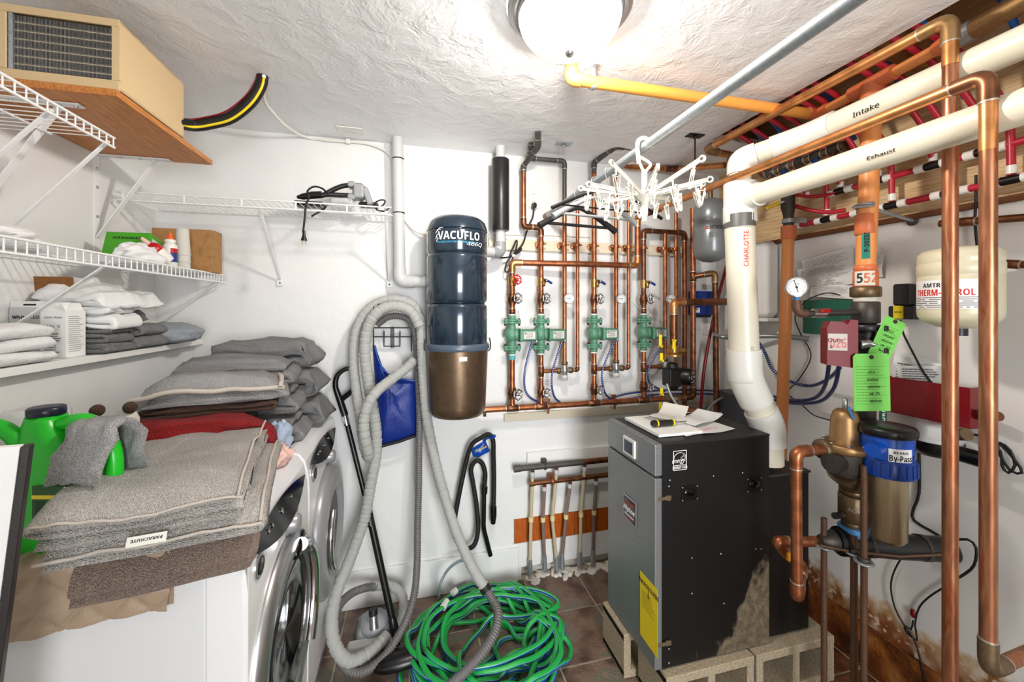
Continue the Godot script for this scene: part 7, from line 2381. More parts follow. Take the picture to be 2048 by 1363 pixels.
	g.tube([r0 + Vector3(0.008, 0, -0.075), r0 + Vector3(-0.008, 0, 0.075)], 0.0265, 18)
	g.tube([r0, r0 - Vector3(0, 0.07, 0)], 0.0345, 18)
	part(t, "tee", g, F)
	var ad := Vector3(1.6, 2.35, 1.29)
	part(t, "adapter", tubed([ad, ad + Vector3(-0.006, 0, 0.04), ad + Vector3(-0.007, 0, 0.06)], [0.022, 0.031, 0.031], 18), F)
	part(t, "steel_union", tubed([ad + Vector3(-0.007, 0, 0.058), ad + Vector3(-0.01, 0, 0.095)], 0.03, 18), M.galvanised)
	part(t, "brass_pipe", tubed([ad + Vector3(-0.01, 0, 0.09), ad + Vector3(-0.05, 0.0, 0.34)], 0.0285, 18), M.bronze)
	part(t, "hex_nut", tubed([ad + Vector3(-0.033, 0, 0.24), ad + Vector3(-0.039, 0, 0.28)], 0.035, 6), M.brass)
	part(t, "blue_thread_tape", tubed([ad + Vector3(-0.043, 0, 0.285), ad + Vector3(-0.046, 0, 0.315)], 0.0295, 18), M.blue_tape)
	part(t, "stub_pipe", tubed([s, s + Vector3(0.1, 0, 0)], 0.018, 16), M.orange_pipe)
	# red and blue tubes from the floor above
	var zs := [0.56, 0.64, 0.74, 0.8, 0.9, 0.95, 1.0, 1.13, 1.18, 1.27, 1.33]
	for i in zs.size():
		var z: float = zs[i]
		var low := i % 2 == 0
		t = thing("heating_supply_tube", "red tube from the joists to the " + ("lower" if low else "upper") + " manifold, " + ["first", "second", "third", "fourth", "fifth", "sixth", "seventh", "eighth", "ninth", "tenth", "eleventh"][i] + " from the back wall", "tube", Vector3(1.86, 2.0, z), "red tubes from the joists")
		part(t, "tube", tubed(smooth([Vector3(1.25, 2.5, z - 0.1), Vector3(1.45, 2.47, z - 0.08), Vector3(1.62, 2.4, z - 0.05), Vector3(1.75, 2.3, z - 0.02), Vector3(1.84, 2.18, z), Vector3(1.865, 2.1, z), Vector3(1.87, 1.965 if low else 2.08, z)], 0.03), 0.0105, 12), M.red_tube)
		part(t, "crimp_ring", tubed([Vector3(1.87, 1.995 if low else 2.105, z), Vector3(1.87, 1.968 if low else 2.08, z)], 0.0135, 12), M.white_plastic)
	zs = [0.5, 0.6, 0.86, 1.08, 1.22, 1.38, 1.46]
	for i in zs.size():
		var z: float = zs[i]
		t = thing("heating_return_tube", "blue plastic tube slanting down from the joists, " + ["first", "second", "third", "fourth", "fifth", "sixth", "seventh"][i] + " from the back wall", "tube", Vector3(1.88, 2.3, z), "blue tubes from the joists")
		part(t, "tube", tubed(smooth([Vector3(1.3, 2.52, z + 0.05), Vector3(1.5, 2.5, z + 0.04), Vector3(1.68, 2.44, z + 0.02), Vector3(1.8, 2.36, z), Vector3(1.87, 2.27, z)], 0.03), 0.0095, 12), M.blue_tube)
	# manifolds on the timber
	for k in 2:
		var y: float = [1.95, 2.065][k]
		t = thing("tube_manifold", ["lower red tube manifold with black tees on the timber band", "upper red tube manifold with black tees on the timber band"][k], "manifold", Vector3(1.87, y, 1.0), "red tube manifolds")
		var z0: float = [0.56, 0.86][k]
		part(t, "tube", tubed([Vector3(1.87, y, z0), Vector3(1.87, y, 1.62)], 0.0125, 12), M.red_tube)
		for z in ([0.56, 0.74, 0.9, 1.0, 1.18, 1.33] if k == 0 else [0.8, 0.95, 1.13, 1.27]):
			part(t, "black_tee", tubed([Vector3(1.87, y, z - 0.022), Vector3(1.87, y, z + 0.022)], 0.0145, 12), M.black_plastic)
			part(t, "crimp_ring", tubed([Vector3(1.87, y, z - 0.052), Vector3(1.87, y, z - 0.024)], 0.016, 12), M.white_plastic)
			part(t, "crimp_ring", tubed([Vector3(1.87, y, z + 0.024), Vector3(1.87, y, z + 0.052)], 0.016, 12), M.white_plastic)
	single("heating_supply_tube", "red plastic tube curving level from the dark valve to the manifold", "tube", tubed(smooth([Vector3(1.8, 2.0318, 0.6406), Vector3(1.84, 1.9993, 0.6955), Vector3(1.86, 1.9778, 0.762), Vector3(1.87, 1.9737, 0.8202)], 0.02), 0.0095, 12), M.red_tube)
	single("heating_supply_tube", "red plastic tube arching behind the exhaust pipe", "tube", tubed(smooth([Vector3(1.8, 2.0914, 0.6354), Vector3(1.84, 2.069, 0.6832), Vector3(1.86, 2.0604, 0.762), Vector3(1.87, 2.0727, 0.8245)], 0.02), 0.0085, 12), M.red_tube)
	# dark bronze manifold between the two white pipes
	t = thing("bronze_manifold", "dark bronze manifold with stub outlets between the white pipes", "manifold", Vector3(1.68, 2.17, 0.6))
	var m0: Vector3 = Vector3(1.66, 2.1777, 0.6044)
	var m1: Vector3 = Vector3(1.66, 2.1854, 0.9741)
	var my := (m0.y + m1.y) / 2
	part(t, "pipe", tubed([Vector3(1.66, my, m0.z), Vector3(1.66, my, m1.z), Vector3(1.66, my - 0.05, m1.z + 0.01)], 0.0175, 14), M.old_brass)
	for k in 5:
		var z := lerpf(m0.z, m1.z, (k + 0.5) / 5)
		collar(t, "tee", Vector3(1.66, my, z), Vector3(0, 0, 1), 0.0215, 0.045, M.iron)
		part(t, "outlet", tubed([Vector3(1.66, my, z), Vector3(1.64, my - 0.045, z)], 0.0105, 10), M.blue_tube if k % 2 else M.old_brass)
	var vb: Vector3 = Vector3(1.5148, 2.2638, 0.558)
	t = thing("brass_valve_cluster", "old brass elbows and valve bodies under the ceiling beside the flue", "valve", vb)
	g = G.new()
	g.lathe([Vector2(0, -0.03), Vector2(0.022, -0.028), Vector2(0.026, 0.0), Vector2(0.018, 0.025), Vector2(0, 0.027)], Transform3D(Basis(), vb), 18)
	g.tube(rounded([vb, vb + Vector3(0.05, 0.02, 0.02), vb + Vector3(0.14, 0.02, 0.0)], 0.03), 0.017, 12)
	g.tube(rounded([vb + Vector3(0.02, -0.01, 0), vb + Vector3(0.01, -0.09, 0.0), vb + Vector3(-0.03, -0.13, 0)], 0.03), 0.016, 12)
	part(t, "body", g, M.old_brass)
	part(t, "pipe", tubed([vb + Vector3(0.05, 0.02, 0.02), Vector3(1.66, my, m0.z)], 0.0165, 12), M.old_copper)
	t = thing("header_cross_pipe", "golden copper cross pipe behind the drying rack below the ceiling", "pipe", Vector3(1.2874, 2.249, 0.3467))
	add_run(t, [Vector3(1.2522, 2.3698, 0.07), Vector3(1.5325, 2.3817, 0.07), Vector3(1.631, 2.3063, 0.3808)], 0.0165, M.bright_copper, M.old_copper)
	# second orange pipe with its valve and bracket
	t = thing("orange_drop_pipe", "orange plastic pipe dropping from a dark iron valve beside the flue", "pipe", Vector3(1.74, 0.786, 0.6189))
	part(t, "pipe", tubed([Vector3(1.75, 1.9233, 0.6501), Vector3(1.74, 0.785, 0.6162)], 0.0255, 20), M.orange_pipe)
	part(t, "socket", tubed([Vector3(1.75, 1.8682, 0.6501), Vector3(1.75, 1.9305, 0.6501)], 0.032, 20), F)
	part(t, "iron_valve", tubed([Vector3(1.75, 1.9233, 0.6501), Vector3(1.75, 1.9832, 0.6501), Vector3(1.75, 2.0198, 0.6475), Vector3(1.75, 2.0918, 0.6475)], [0.022, 0.022, 0.03, 0.028], 16), M.iron)
	var yl: Vector3 = Vector3(1.68, 2.0294, 0.6302)
	g = G.new(); g.box(yl, Vector3(0.012, 0.016, 0.075), 0.004, Basis(Vector3.RIGHT, -0.15))
	part(t, "yellow_lever", g, M.yellow)
	part(t, "lever_plate", boxed((yl + Vector3(1.75, 2.0483, 0.6395)) / 2 + Vector3(0.01, 0.004, 0), Vector3(0.03, 0.012, 0.05), 0.002), M.steel)
	part(t, "strap", tubed([Vector3(1.75, 1.9449, 0.6501), Vector3(1.75, 1.964, 0.6501)], 0.0275, 18), M.galvanised)
	part(t, "strap_plate", boxed(Vector3(1.8, 1.9595, 0.6613), Vector3(0.09, 0.026, 0.006), 0.002), M.galvanised)
	# white conduit low on the right of the corner
	armoured("armoured_cable", "grey flexible conduit running level behind the flue to the green box", [Vector3(1.7173, 1.3854, 0.2), Vector3(1.776, 1.3682, 0.22), Vector3(1.8, 1.3839, 0.3744), Vector3(1.86, 1.3916, 0.5048), Vector3(1.87, 1.3872, 0.6587)], 0.0135, M.galvanised, M.steel)
	armoured("armoured_cable", "blue and white armoured cable dipping behind the orange drop pipe", [Vector3(1.8, 1.3758, 0.4139), Vector3(1.82, 1.301, 0.4516), Vector3(1.84, 1.2165, 0.4786), Vector3(1.86, 1.1671, 0.5617), Vector3(1.87, 1.1619, 0.6587), Vector3(1.8, 1.22, 0.797), Vector3(1.7, 1.2933, 0.9252)], 0.0085, M.blue_enamel, M.steel)
	armoured("armoured_cable", "blue and white armoured cable from the red box sweeping low to the corner", [Vector3(1.62, 1.3126, 0.9423), Vector3(1.7, 1.2103, 0.8639), Vector3(1.8, 1.125, 0.7399), Vector3(1.85, 1.0792, 0.5976), Vector3(1.85, 1.0719, 0.4693)], 0.0085, M.blue_enamel, M.steel)
	armoured("armoured_cable", "blue and white armoured cable hanging lowest from the red box", [Vector3(1.62, 1.3139, 0.981), Vector3(1.7, 1.2068, 0.9012), Vector3(1.8, 1.1141, 0.7631), Vector3(1.85, 1.0642, 0.5976), Vector3(1.85, 1.0554, 0.4784)], 0.0085, M.blue_enamel, M.steel)
	single("loose_wire", "thin black wire curling down the wall from the gauge to the regulator", "wire", tubed(smooth([Vector3(1.6, 1.587, 0.9996), Vector3(1.65, 1.5989, 0.9029), Vector3(1.8, 1.5681, 0.6915), Vector3(1.88, 1.497, 0.5718), Vector3(1.89, 1.4144, 0.5902), Vector3(1.89, 1.3078, 0.6474), Vector3(1.89, 1.1884, 0.5902), Vector3(1.89, 1.0989, 0.5212), Vector3(1.88, 1.0653, 0.5987), Vector3(1.8, 1.046, 0.728), Vector3(1.6, 1.0949, 0.9616)], 0.02), 0.0026, 6), M.black_rubber)

func clothes_drying() -> void:
	# hanging rod
	var g := G.new()
	var t := thing("hanging_rod", "long galvanised clothes rod running from the back wall overhead", "rod", Vector3(0.74, 2.07, 0.02))
	part(t, "rod", tubed([Vector3(0.745, 2.065, 0.03), Vector3(0.735, 2.07, 2.6)], 0.0155, 18), M.galvanised)
	part(t, "wall_socket", tubed([Vector3(0.746, 2.065, 0.002), Vector3(0.746, 2.065, 0.05)], 0.019, 16), M.old_brass)
	part(t, "clip_ring", tubed([Vector3(0.744, 2.066, 0.2), Vector3(0.744, 2.066, 0.212)], 0.018, 16), M.steel)
	# octopus airer
	var W: Material = plain("airer_white", Color(0.9, 0.89, 0.84), 0.4)
	var c := Vector3(0.74, 1.905, 1.02)
	t = thing("octopus_airer", "white plastic clothes airer with radiating arms and pegs on the rod", "airer", c)
	g = G.new()
	g.lathe([Vector2(0, -0.085), Vector2(0.006, -0.085), Vector2(0.011, -0.06), Vector2(0.013, -0.02), Vector2(0.032, -0.004), Vector2(0.034, 0.006), Vector2(0.014, 0.012), Vector2(0.009, 0.02), Vector2(0.009, 0.085), Vector2(0, 0.087)], Transform3D(Basis(), c), 24)
	part(t, "hub", g, W)
	g = G.new()
	var hk := smooth([c + Vector3(-0.02, 0.105, 0), c + Vector3(-0.022, 0.125, 0), c + Vector3(-0.026, 0.16, 0), c + Vector3(-0.02, 0.182, 0), c + Vector3(0.0, 0.19, 0), c + Vector3(0.02, 0.182, 0), c + Vector3(0.024, 0.16, 0.004)], 0.008)
	g.tube(hk, 0.007, 10)
	g.tube(rounded([c + Vector3(-0.02, 0.11, 0), c + Vector3(0.0, 0.075, 0), c + Vector3(0.026, 0.105, 0), c + Vector3(0.012, 0.115, 0), c + Vector3(-0.02, 0.128, 0)], 0.008), 0.005, 8)
	part(t, "hook", g, W)
	var peg := peg_shape()
	var mesh := peg.mesh()
	var rng := RandomNumberGenerator.new()
	rng.seed = 6
	for i in 10:
		var a := TAU * (i + 0.1) / 10
		var d := Vector3(cos(a), 0, sin(a))
		var p0 := c + d * 0.025 + Vector3(0, 0.004, 0)
		var p1 := c + d * (0.205 if i % 2 == 0 else 0.185) + Vector3(0, 0.05 if i % 2 == 0 else 0.026, 0)
		var ag := G.new()
		var dir := (p1 - p0).normalized()
		var up := Vector3.UP - dir * dir.y
		up = up.normalized()
		var bs := Basis(dir, up, dir.cross(up))
		ag.box((p0 + p1) / 2, Vector3(p0.distance_to(p1), 0.013, 0.006), 0.002, bs)
		ag.box((p0 + p1) / 2 + up * 0.006, Vector3(p0.distance_to(p1), 0.0025, 0.01), 0.001, bs)
		ag.lathe(ring_profile(0.0055, 0.0105, -0.004, 0.004, 0.001), along(p1 + dir * 0.008, bs.z), 18)
		var arm := part(t, "arm", ag, W)
		for k in 2:
			var hp := p0.lerp(p1, 0.9 if k == 0 else 0.48) - Vector3(0, 0.008, 0)
			var pg := MeshInstance3D.new()
			pg.name = "peg"
			pg.mesh = mesh
			pg.set_surface_override_material(0, W)
			t.add_child(pg, true)
			pg.transform = Transform3D(Basis(Vector3.UP, rng.randf() * TAU).rotated(Vector3(0, 0, 1), rng.randf_range(-0.25, 0.25)), hp - c)
	# two coat hangers further back
	hanger("black plastic coat hanger on the rod behind the white airer", Vector3(0.742, 2.068, 0.78), 0.25, M.black_plastic, 0.006)
	hanger("grey broad-shouldered coat hanger on the rod behind the white airer", Vector3(0.742, 2.068, 0.66), 0.2, M.grey_plastic, 0.011)
	hanger("black broad-shouldered coat hanger nearest the back wall", Vector3(0.743, 2.067, 0.48), 0.2, M.dark_plastic, 0.013)

func peg_shape() -> G:
	var g := G.new()
	g.tube([Vector3(0, 0.0, 0), Vector3(0, -0.014, 0)], 0.0028, 8)
	g.sphere(Vector3(0, -0.001, 0), Vector3(0.0045, 0.004, 0.0045), 6, 10)
	for s in [-1, 1]:
		var a := Vector3(0.010 * s, -0.014, 0)
		var b := Vector3(0.0025 * s, -0.062, 0)
		var dir := (b - a).normalized()
		var bs := Basis(Vector3(0, 0, 1).cross(dir).normalized(), dir, Vector3(0, 0, 1))
		g.box((a + b) / 2 + Vector3(0, 0, 0.0045), Vector3(0.003, a.distance_to(b), 0.0025), 0.0006, bs)
		g.box((a + b) / 2 - Vector3(0, 0, 0.0045), Vector3(0.003, a.distance_to(b), 0.0025), 0.0006, bs)
		g.box(a.lerp(b, 0.85), Vector3(0.004, 0.014, 0.012), 0.001, bs)
		g.box(a.lerp(b, 0.06), Vector3(0.004, 0.008, 0.012), 0.001, bs)
	g.lathe(ring_profile(0.0, 0.006, -0.003, 0.003, 0.001), along(Vector3(0, -0.062, 0), Vector3(1, 0, 0)), 14)
	var spring := []
	for i in 14:
		var a := TAU * i / 14
		spring.append(Vector3(0.013 * cos(a), -0.03 + 0.012 * sin(a), 0))
	g.tube(spring, 0.0011, 6, false, true)
	return g

func hanger(label: String, at: Vector3, half: float, mat: Material, r: float) -> void:
	var t := thing("coat_hanger", label, "hanger", at, "coat hangers on the rod")
	var g := G.new()
	var hk := []
	for i in 12:
		var a := -0.4 + (PI + 0.5) * i / 11
		hk.append(at + Vector3(0.021 * cos(a), 0.021 * sin(a) - 0.003, 0))
	hk.append(at + Vector3(-0.012, -0.04, 0))
	hk.append(at + Vector3(0, -0.07, 0))
	g.tube(smooth(hk, 0.006), 0.0018, 6)
	part(t, "hook", g, M.steel)
	var yaw := Basis(Vector3.UP, 0.12)
	var pts := []
	for i in 17:
		var q := -1.0 + i / 8.0
		pts.append(at + yaw * Vector3(q * half, -0.07 - 0.095 * pow(absf(q), 1.3), 0))
	g = G.new()
	var rad := []
	for i in 17:
		rad.append(r * (0.6 + 0.6 * absf(i - 8) / 8.0))
	g.tube(pts, rad, 10)
	part(t, "shoulders", g, mat)
	g = G.new()
	g.tube([pts[1], pts[15]], r * 0.55, 8)
	part(t, "bar", g, mat)

# stacked round pieces on one vertical axis: [name, radius, v0.y, v1.y, material, sides]
func stack(t: Node3D, at: Vector3, list: Array) -> void:
	for e in list:
		var g := G.new()
		g.lathe(ring_profile(0.0, e[1], e[2], e[3], minf(0.004, (e[3] - e[2]) * 0.25)), Transform3D(Basis(), Vector3(at.x, 0, at.z)), e[5])
		part(t, e[0], g, e[4])

func sprinkler_things() -> void:
	var g := G.new()
	var t: Node3D
	var see := Vector3(-0.76, 0, 0.65).normalized()
	# riser from the orange tee
	var a: Vector3 = Vector3(1.5997, 1.6387, 1.0893)
	t = thing("sprinkler_riser", "orange sprinkler riser with teal sticker, brass nut and iron fittings", "pipe", Vector3(a.x, 0.9, a.z))
	part(t, "pipe", tubed([Vector3(1.617, 2.3, 1.1), Vector3(a.x, Vector3(1.5997, 1.6841, 1.0893).y, a.z)], 0.0295, 24), M.orange_pipe)
	stack(t, a, [
		["coupling", 0.0317, Vector3(1.5997, 1.8024, 1.0893).y, Vector3(1.5997, 1.8787, 1.0893).y, M.orange_fitting, 24],
		["end_ring", 0.0348, Vector3(1.5997, 1.6714, 1.0893).y, Vector3(1.5997, 1.6932, 1.0893).y, M.orange_fitting, 24],
		["adapter", 0.0365, Vector3(1.5997, 1.6132, 1.0893).y, Vector3(1.5997, 1.6732, 1.0893).y, M.orange_fitting, 24],
		["brass_nut", 0.0458, Vector3(1.5997, 1.5768, 1.0893).y, Vector3(1.5997, 1.615, 1.0893).y, M.old_brass, 8],
		["thread_seal", 0.0352, Vector3(1.5997, 1.5586, 1.0893).y, Vector3(1.5997, 1.5786, 1.0893).y, M.mortar, 20],
		["iron_tee", 0.0414, Vector3(1.5997, 1.4823, 1.0893).y, Vector3(1.5997, 1.5605, 1.0893).y, M.iron, 24],
		["coupling_body", 0.0317, Vector3(1.5997, 1.3731, 1.0893).y, Vector3(1.5997, 1.4841, 1.0893).y, M.black_metal, 24],
		["lower_pipe", 0.0299, Vector3(1.5997, 1.1203, 1.0893).y, Vector3(1.5997, 1.3768, 1.0893).y, M.iron, 24]])
	for v in [Vector3(1.5997, 1.4659, 1.0893).y, Vector3(1.5997, 1.3877, 1.0893).y]:
		g = G.new()
		g.lathe(ring_profile(0.03, 0.045, v - 0.012, v + 0.012, 0.003), Transform3D(Basis(), Vector3(a.x, 0, a.z)), 24)
		g.box(Vector3(a.x, v, a.z) + see.rotated(Vector3.UP, 1.2) * 0.05, Vector3(0.03, 0.022, 0.03), 0.004)
		part(t, "grooved_clamp", g, M.dark_steel)
	g = G.new()
	g.tube([Vector3(1.5239, 1.4107, 1.1271), Vector3(1.54, 1.4151, 1.1414), Vector3(1.5523, 1.4091, 1.1548)], [0.016, 0.014, 0.004], 12)
	part(t, "drain_nozzle", g, M.steel)
	g = G.new(); g.lathe([Vector2(0.0302, Vector3(1.5942, 1.7144, 1.0931).y), Vector2(0.0302, Vector3(1.5942, 1.8123, 1.0931).y)], Transform3D(Basis(), Vector3(a.x + 0.001, 0, a.z)), 8, -1.35, -0.55)
	part(t, "sticker", g, plain("teal", Color(0.03, 0.52, 0.44), 0.5))
	writing(t, "P-20235", 0.014, facing(Vector3(a.x, Vector3(1.5942, 1.7742, 1.0931).y, a.z) + see * 0.031, see, Vector3.UP, PI / 2), M.ink)
	g = G.new(); g.lathe([Vector2(0.0370, Vector3(1.5997, 1.6187, 1.0893).y), Vector2(0.0370, Vector3(1.5997, 1.6696, 1.0893).y)], Transform3D(Basis(), Vector3(a.x, 0, a.z)), 12, -1.9, -0.2)
	part(t, "paper_sticker", g, M.paper_label)
	writing(t, "52", 0.034, facing(Vector3(a.x, Vector3(1.5997, 1.6441, 1.0893).y, a.z) + see.rotated(Vector3.UP, 0.3) * 0.0374, see.rotated(Vector3.UP, 0.3)), M.orange_fitting, {"around": 0.0374, "stretch": 0.8})
	writing(t, "5", 0.034, facing(Vector3(a.x, Vector3(1.5997, 1.6441, 1.0893).y, a.z) + see.rotated(Vector3.UP, -0.55) * 0.0374, see.rotated(Vector3.UP, -0.55)), M.ink, {"around": 0.0374, "stretch": 0.8})
	g = G.new()
	g.tube([Vector3(1.5181, 1.8953, 1.105), Vector3(1.5905, 1.9024, 1.1231)], 0.006, 8)
	g.lathe(ring_profile(0.029, 0.033, Vector3(1.5997, 1.9006, 1.0893).y, Vector3(1.5997, 1.9169, 1.0893).y, 0.001), Transform3D(Basis(), Vector3(a.x + 0.004, 0, a.z)), 24)
	part(t, "pipe_clamp", g, M.galvanised)
	part(t, "support_rod", tubed([Vector3(1.5913, 1.8943, 1.113), Vector3(1.89, 1.8773, 1.0576)], 0.006, 10), M.galvanised)
	part(t, "rod_washer", disc(Vector3(1.895, 1.8782, 1.0546), Vector3(-1, 0, 0), 0.02, 0.006), M.iron)
	# gauge on an iron elbow
	var gc: Vector3 = Vector3(1.3235, 1.6113, 1.0565)
	t = thing("pressure_gauge", "large round white pressure gauge with chrome rim on an iron elbow", "gauge", gc)
	var gd := Vector3(-0.62, 0.0, 0.78).normalized()
	g = G.new()
	g.lathe([Vector2(0, -0.03), Vector2(0.0313, -0.03), Vector2(0.0339, -0.004), Vector2(0.0352, 0.0), Vector2(0.0348, 0.006), Vector2(0.0313, 0.007), Vector2(0.0305, 0.002), Vector2(0, 0.002)], along(gc, gd), 40)
	part(t, "case", g, M.chrome)
	part(t, "dial", disc(gc + gd * 0.0022, gd, 0.0300, 0.001, 0.0002, 36), M.paper)
	var fx := facing(gc + gd * 0.0036, gd)
	g = G.new()
	for i in 25:
		var q := -2.3 + 4.6 * i / 24
		g.box(fx * (Vector3(sin(q), cos(q), 0) * 0.0252), Vector3(0.001, 0.006 if i % 4 == 0 else 0.003, 0.0006), 0.0, fx.basis * Basis(Vector3(0, 0, 1), -q))
	part(t, "scale_marks", g, M.ink)
	g = G.new(); g.box(fx * Vector3(-0.002, 0.004, 0.0006), Vector3(0.0024, 0.044, 0.001), 0.0, fx.basis * Basis(Vector3(0, 0, 1), 0.28))
	g.lathe(ring_profile(0, 0.004, 0, 0.002, 0.0004), along(fx.origin, gd), 10)
	part(t, "needle", g, M.black_plastic)
	writing(t, "PSI", 0.006, fx * Transform3D(Basis(), Vector3(0, 0.012, 0)), M.faint_ink)
	part(t, "iron_elbow", tubed(smooth([Vector3(1.3421, 1.5656, 1.0406), Vector3(1.3421, 1.544, 1.0406), Vector3(1.3509, 1.5224, 1.0427), Vector3(1.3753, 1.517, 1.0488)], 0.008), 0.0155, 14), M.rusty_rod)
	part(t, "socket", tubed([Vector3(1.3421, 1.58, 1.0406), Vector3(1.3421, 1.5548, 1.0406)], 0.0105, 12), M.blue_tape)
	part(t, "nipple", tubed([Vector3(1.3718, 1.517, 1.048), Vector3(1.55, 1.5224, 1.0924)], 0.0115, 14), M.iron)
	part(t, "test_valve", tubed([Vector3(1.398, 1.5188, 1.0545), Vector3(1.4417, 1.5188, 1.0654)], 0.016, 8), M.steel)
	g = G.new(); g.box(Vector3(1.4251, 1.5279, 1.0819), Vector3(0.055, 0.016, 0.008), 0.004, Basis(Vector3.UP, 0.2))
	part(t, "red_lever", g, M.red)
	# red flow switch
	var rc: Vector3 = Vector3(1.4509, 1.4177, 1.1089)
	var rn := Vector3(-0.5, 0, 0.87).normalized()
	var rb := facing(rc, rn)
	t = thing("flow_switch", "glossy dark red flow switch box with a pink paper label", "switch box", rc)
	g = G.new(); g.slab([Vector2(-0.058, -0.078), Vector2(0.046, -0.086), Vector2(0.058, -0.08), Vector2(0.058, 0.078), Vector2(0.03, 0.08), Vector2(0.02, 0.062), Vector2(0.0, 0.072), Vector2(-0.044, 0.074), Vector2(-0.058, 0.05)], Transform3D(rb.basis * Basis.from_scale(Vector3(0.78, 1, 1)), rc - rn * 0.03), 0.05, 0.006)
	part(t, "cover", g, M.dark_red)
	g = G.new(); g.box(rc + rn * 0.0205 + rb.basis * Vector3(-0.014, 0.002, 0), Vector3(0.056, 0.058, 0.0008), 0.0, rb.basis)
	part(t, "label", g, M.paper_label)
	writing(t, "026", 0.032, Transform3D(rb.basis, rc + rn * 0.0212 + rb.basis * Vector3(-0.013, -0.002, 0)), M.pink_ink, {"stretch": 0.68})
	writing(t, "Ours", 0.014, Transform3D(rb.basis, rc + rn * 0.0216 + rb.basis * Vector3(-0.022, 0.008, 0)), M.ink, {"font": regular, "called": "handwriting"})
	writing(t, "x", 0.014, Transform3D(rb.basis, rc + rn * 0.0216 + rb.basis * Vector3(-0.034, -0.014, 0)), M.ink, {"font": regular, "called": "handwriting"})
	part(t, "shaft", tubed([rc, Vector3(a.x, rc.y, a.z)], 0.016, 12), M.iron)
	# green tags
	for e in [[Vector3(1.6122, 1.4317, 1.1491), -0.42, 0.075, 0.145, "green inspection tag hanging tilted beside the iron clamps"], [Vector3(1.515, 1.2851, 1.1661), 0.02, 0.118, 0.195, "green inspection tag with handwriting hanging in front of the riser"]]:
		var p: Vector3 = e[0]
		t = thing("inspection_tag", e[4], "tag", p, "green inspection tags")
		var tx := facing(p, Vector3(-0.3, 0, 0.95), Vector3.UP, e[1])
		g = G.new()
		var w: float = e[2] / 2
		var h: float = e[3] / 2
		g.slab([Vector2(-w, -h), Vector2(w, -h), Vector2(w, h * 0.9), Vector2(w * 0.85, h), Vector2(-w * 0.85, h), Vector2(-w, h * 0.9)], tx, 0.0008)
		part(t, "card", g, M.green_card)
		part(t, "eyelet", disc(tx * Vector3(0, h * 0.88, 0.001), tx.basis.z, 0.007, 0.001), M.towel_brown)
		print_lines(t, tx * Transform3D(Basis(), Vector3(0, -h * 0.1, 0.001)), w * 1.7, h * 1.4, 14, plain("green_ink", Color(0.25, 0.5, 0.2), 0.8), 31, 0.12)
		for k in 5:
			writing(t, ["253", "tested", "alarms", "ok  15", "Nelson"][k], 0.009, tx * Transform3D(Basis(), Vector3(w * 0.05 * k, h * (0.35 - 0.25 * k), 0.0014)), M.ink, {"font": regular, "called": "handwriting", "lean": 0.3})
	# pressure regulator
	var q: Vector3 = Vector3(1.4696, 1.0397, 1.1135)
	t = thing("pressure_regulator", "bronze bell-topped pressure regulator on a grey cast body", "valve", q)
	var Y := [Vector3(1.4696, 1.1832, 1.1135).y, Vector3(1.4696, 1.0642, 1.1135).y, Vector3(1.4696, 1.0397, 1.1135).y, Vector3(1.4696, 0.961, 1.1135).y]
	g = G.new()
	g.lathe([Vector2(0.05, Y[1]), Vector2(0.045, Y[1] + 0.012), Vector2(0.04, Y[0] - 0.03), Vector2(0.034, Y[0] - 0.01), Vector2(0.024, Y[0]), Vector2(0, Y[0] + 0.002)], Transform3D(Basis(), Vector3(q.x, 0, q.z)), 32)
	part(t, "bell", g, M.bronze)
	stack(t, q, [["flange", 0.072, Y[2], Y[1] + 0.004, M.bronze, 32], ["adjuster", 0.008, Y[0], Y[0] + 0.04, M.steel, 10]])
	for i in 8:
		var an := TAU * i / 8
		part(t, "bolt", disc(Vector3(q.x + 0.062 * cos(an), Y[1] + 0.004, q.z + 0.062 * sin(an)), Vector3.UP, 0.007, 0.006, 0.002, 6), M.steel)
	g = G.new()
	g.lathe([Vector2(0.0, Y[3] - 0.005), Vector2(0.05, Y[3] - 0.003), Vector2(0.062, Y[3] + 0.02), Vector2(0.066, Y[2])], Transform3D(Basis(), Vector3(q.x, 0, q.z)), 10)
	g.tube([q + Vector3(-0.09, -0.03, 0.02), q + Vector3(0.08, -0.03, -0.01)], 0.032, 14)
	part(t, "cast_body", g, M.iron)
	var u: Vector3 = Vector3(1.5181, 0.8552, 1.105)
	g = G.new(); g.tube([Vector3(q.x, Y[3] + 0.012, q.z), Vector3(1.504, 0.934, 1.1118), Vector3(1.5181, 0.8942, 1.105)], [0.056, 0.046, 0.034], 20)
	g.tube([Vector3(1.422, 0.9842, 1.112), Vector3(1.39, 1.0054, 1.1143)], 0.012, 10)
	part(t, "strainer_neck", g, M.old_brass)
	stack(t, u, [["union_ring", 0.041, Vector3(1.5181, 0.8782, 1.105).y, Vector3(1.5181, 0.8995, 1.105).y, M.old_brass, 24], ["union_body", 0.043, Vector3(1.5181, 0.7842, 1.105).y, Vector3(1.5181, 0.8782, 1.105).y, M.old_brass, 24], ["hex_nut", 0.037, Vector3(1.5181, 0.7629, 1.105).y, Vector3(1.5181, 0.7877, 1.105).y, M.old_brass, 6], ["blue_seal", 0.044, Vector3(1.5181, 0.738, 1.105).y, Vector3(1.5181, 0.7664, 1.105).y, M.blue_tape, 24]])
	writing(t, "AGV", 0.014, facing(u + see * 0.0435 + Vector3(0, -0.02, 0), see), M.solder, {"around": 0.0435, "font": regular})
	part(t, "bleed_valve", tubed([Vector3(1.5181, 0.8055, 1.105), Vector3(1.4287, 0.8174, 1.1137)], 0.008, 10), M.old_brass)
